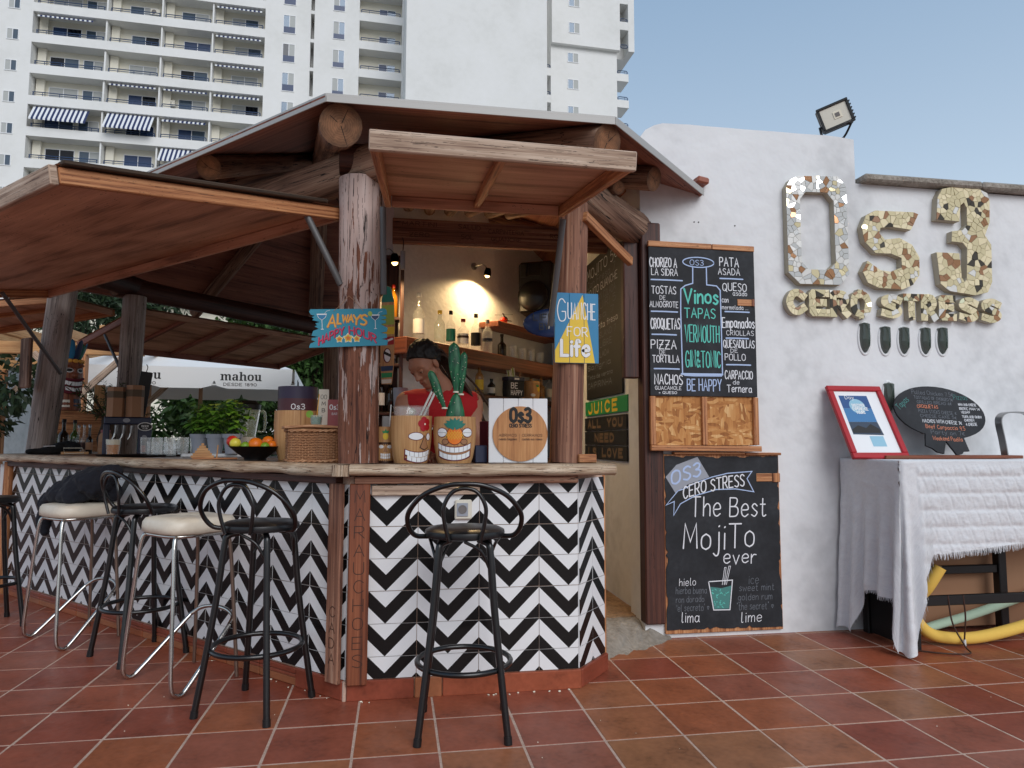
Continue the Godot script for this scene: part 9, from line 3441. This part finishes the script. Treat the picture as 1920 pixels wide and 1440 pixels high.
	# red sleeveless shirt
	var shirt := func(p: Vector3) -> float:
		var d := bones_field(p, torso, 0.05) - 0.009 + 0.004 * lump.get_noise_3dv(p * 6.0)
		for s in [[sl, 1.0], [sr, -1.0]]:
			var c: Vector3 = s[0]
			d = maxf(d, 0.066 - p.distance_to(c + Vector3(-0.035 * s[1], -0.01, 0.0)))
		d = maxf(d, 0.055 - p.distance_to(neck + Vector3(-0.035, 0.012, 0.05)))
		d = maxf(d, p.y - (neck.y + 0.012))
		return maxf(d, (hip.y - 0.05) - p.y)
	part("shirt", net(AABB(Vector3(-0.34, 0.70, -0.36), Vector3(0.64, 0.78, 0.62)), 0.0125, shirt), mats.red_shirt, o)
	var tr := func(p: Vector3) -> float:
		return maxf(bones_field(p, legs.slice(0, 4), 0.05) - 0.014, maxf(p.y - hip.y - 0.02, 0.12 - p.y))
	part("trousers", net(AABB(Vector3(-0.30, 0.06, -0.36), Vector3(0.60, 0.90, 0.50)), 0.026, tr), mats.black_cloth, o)
	# printed letters on the chest
	var lx := Transform3D(Basis.from_euler(Vector3(-0.22, -0.05, 0.0)), chest + Vector3(0.0, -0.02, 0.148))
	var ls := begin()
	write(ls, strokes("space", -0.085, -0.03, 0.17, 0.06), 0.009, 0.0, lx)
	part("shirt_print", ls, mats.white_paint, o)
	# hair: a swept back cap and long locks
	var cap := func(p: Vector3) -> float:
		var d := ((p - Vector3(0, 0.035, -0.025)) / Vector3(0.089, 0.106, 0.108)).length() * 0.09 - 0.09
		d += 0.010 * lump.get_noise_3d(p.x * 20.0, p.y * 6.0, p.z * 6.0) + 0.006 * lump.get_noise_3dv(p * 9.0)
		# hairline: cut away the face
		d = maxf(d, (p.z - 0.022) * 0.75 - (p.y - 0.050) * 0.66 + 0.0)
		return maxf(d, -(p.y + 0.055))
	var hm2 := net(AABB(Vector3(-0.12, -0.09, -0.16), Vector3(0.24, 0.26, 0.28)), 0.0068, cap)
	part("hair", hm2, mats.hair, o, hx)
	var dl := begin()
	for k in 24:
		var a := -0.9 + 1.8 * (k % 12) / 11.0
		var lay := 0.0 if k < 12 else 0.03
		var s := hx * Vector3(sin(a) * 0.075, 0.03 - lay, -0.05 - cos(a) * 0.045)
		var back := Vector3(0.10, 0.0, -0.06)
		var e := Vector3(0.115 + 0.012 * k * 0.6 + rng.randf() * 0.04, neck.y - 0.14 - rng.randf() * 0.32, -0.03 - rng.randf() * 0.10)
		if k % 5 == 0:
			e = Vector3(0.225 + rng.randf() * 0.03, neck.y - 0.25 - rng.randf() * 0.1, 0.02)
		tube(dl, [s, s + back * 0.5 + Vector3(0, -0.01, 0), s.lerp(e, 0.5) + Vector3(0.05, 0.01, -0.03), s.lerp(e, 0.8) + Vector3(0.02, 0, 0), e], rng.randf_range(0.0055, 0.009), 7)
	part("dreadlocks", dl, mats.dread, o)
	# eyes, brows and mouth line
	for s in [-1.0, 1.0]:
		var eb := begin()
		blob(eb, Vector3(0.032 * s, 0.012, 0.076), Vector3(0.0125, 0.0125, 0.0125), 12)
		part("eye", eb, mats.ivory, o, hx)
		eb = begin()
		blob(eb, Vector3(0.032 * s, 0.007, 0.0855), Vector3(0.0058, 0.0058, 0.0045), 10)
		part("iris", eb, mats.brown_paint, o, hx)
		eb = begin()
		blob(eb, Vector3(0.032 * s, 0.0150, 0.0775), Vector3(0.0155, 0.0115, 0.0135), 12)
		part("eyelid", eb, mats.skin, o, hx)
		eb = begin()
		tube(eb, [Vector3(0.014 * s, 0.033, 0.083), Vector3(0.032 * s, 0.040, 0.081), Vector3(0.052 * s, 0.034, 0.067)], 0.0042, 6)
		part("eyebrow", eb, mats.hair, o, hx)
	var mo := begin()
	tube(mo, [Vector3(-0.022, -0.0615, 0.086), Vector3(0, -0.0605, 0.0945), Vector3(0.022, -0.0615, 0.086)], 0.0016, 5)
	part("mouth_line", mo, mats.maroon, o, hx)
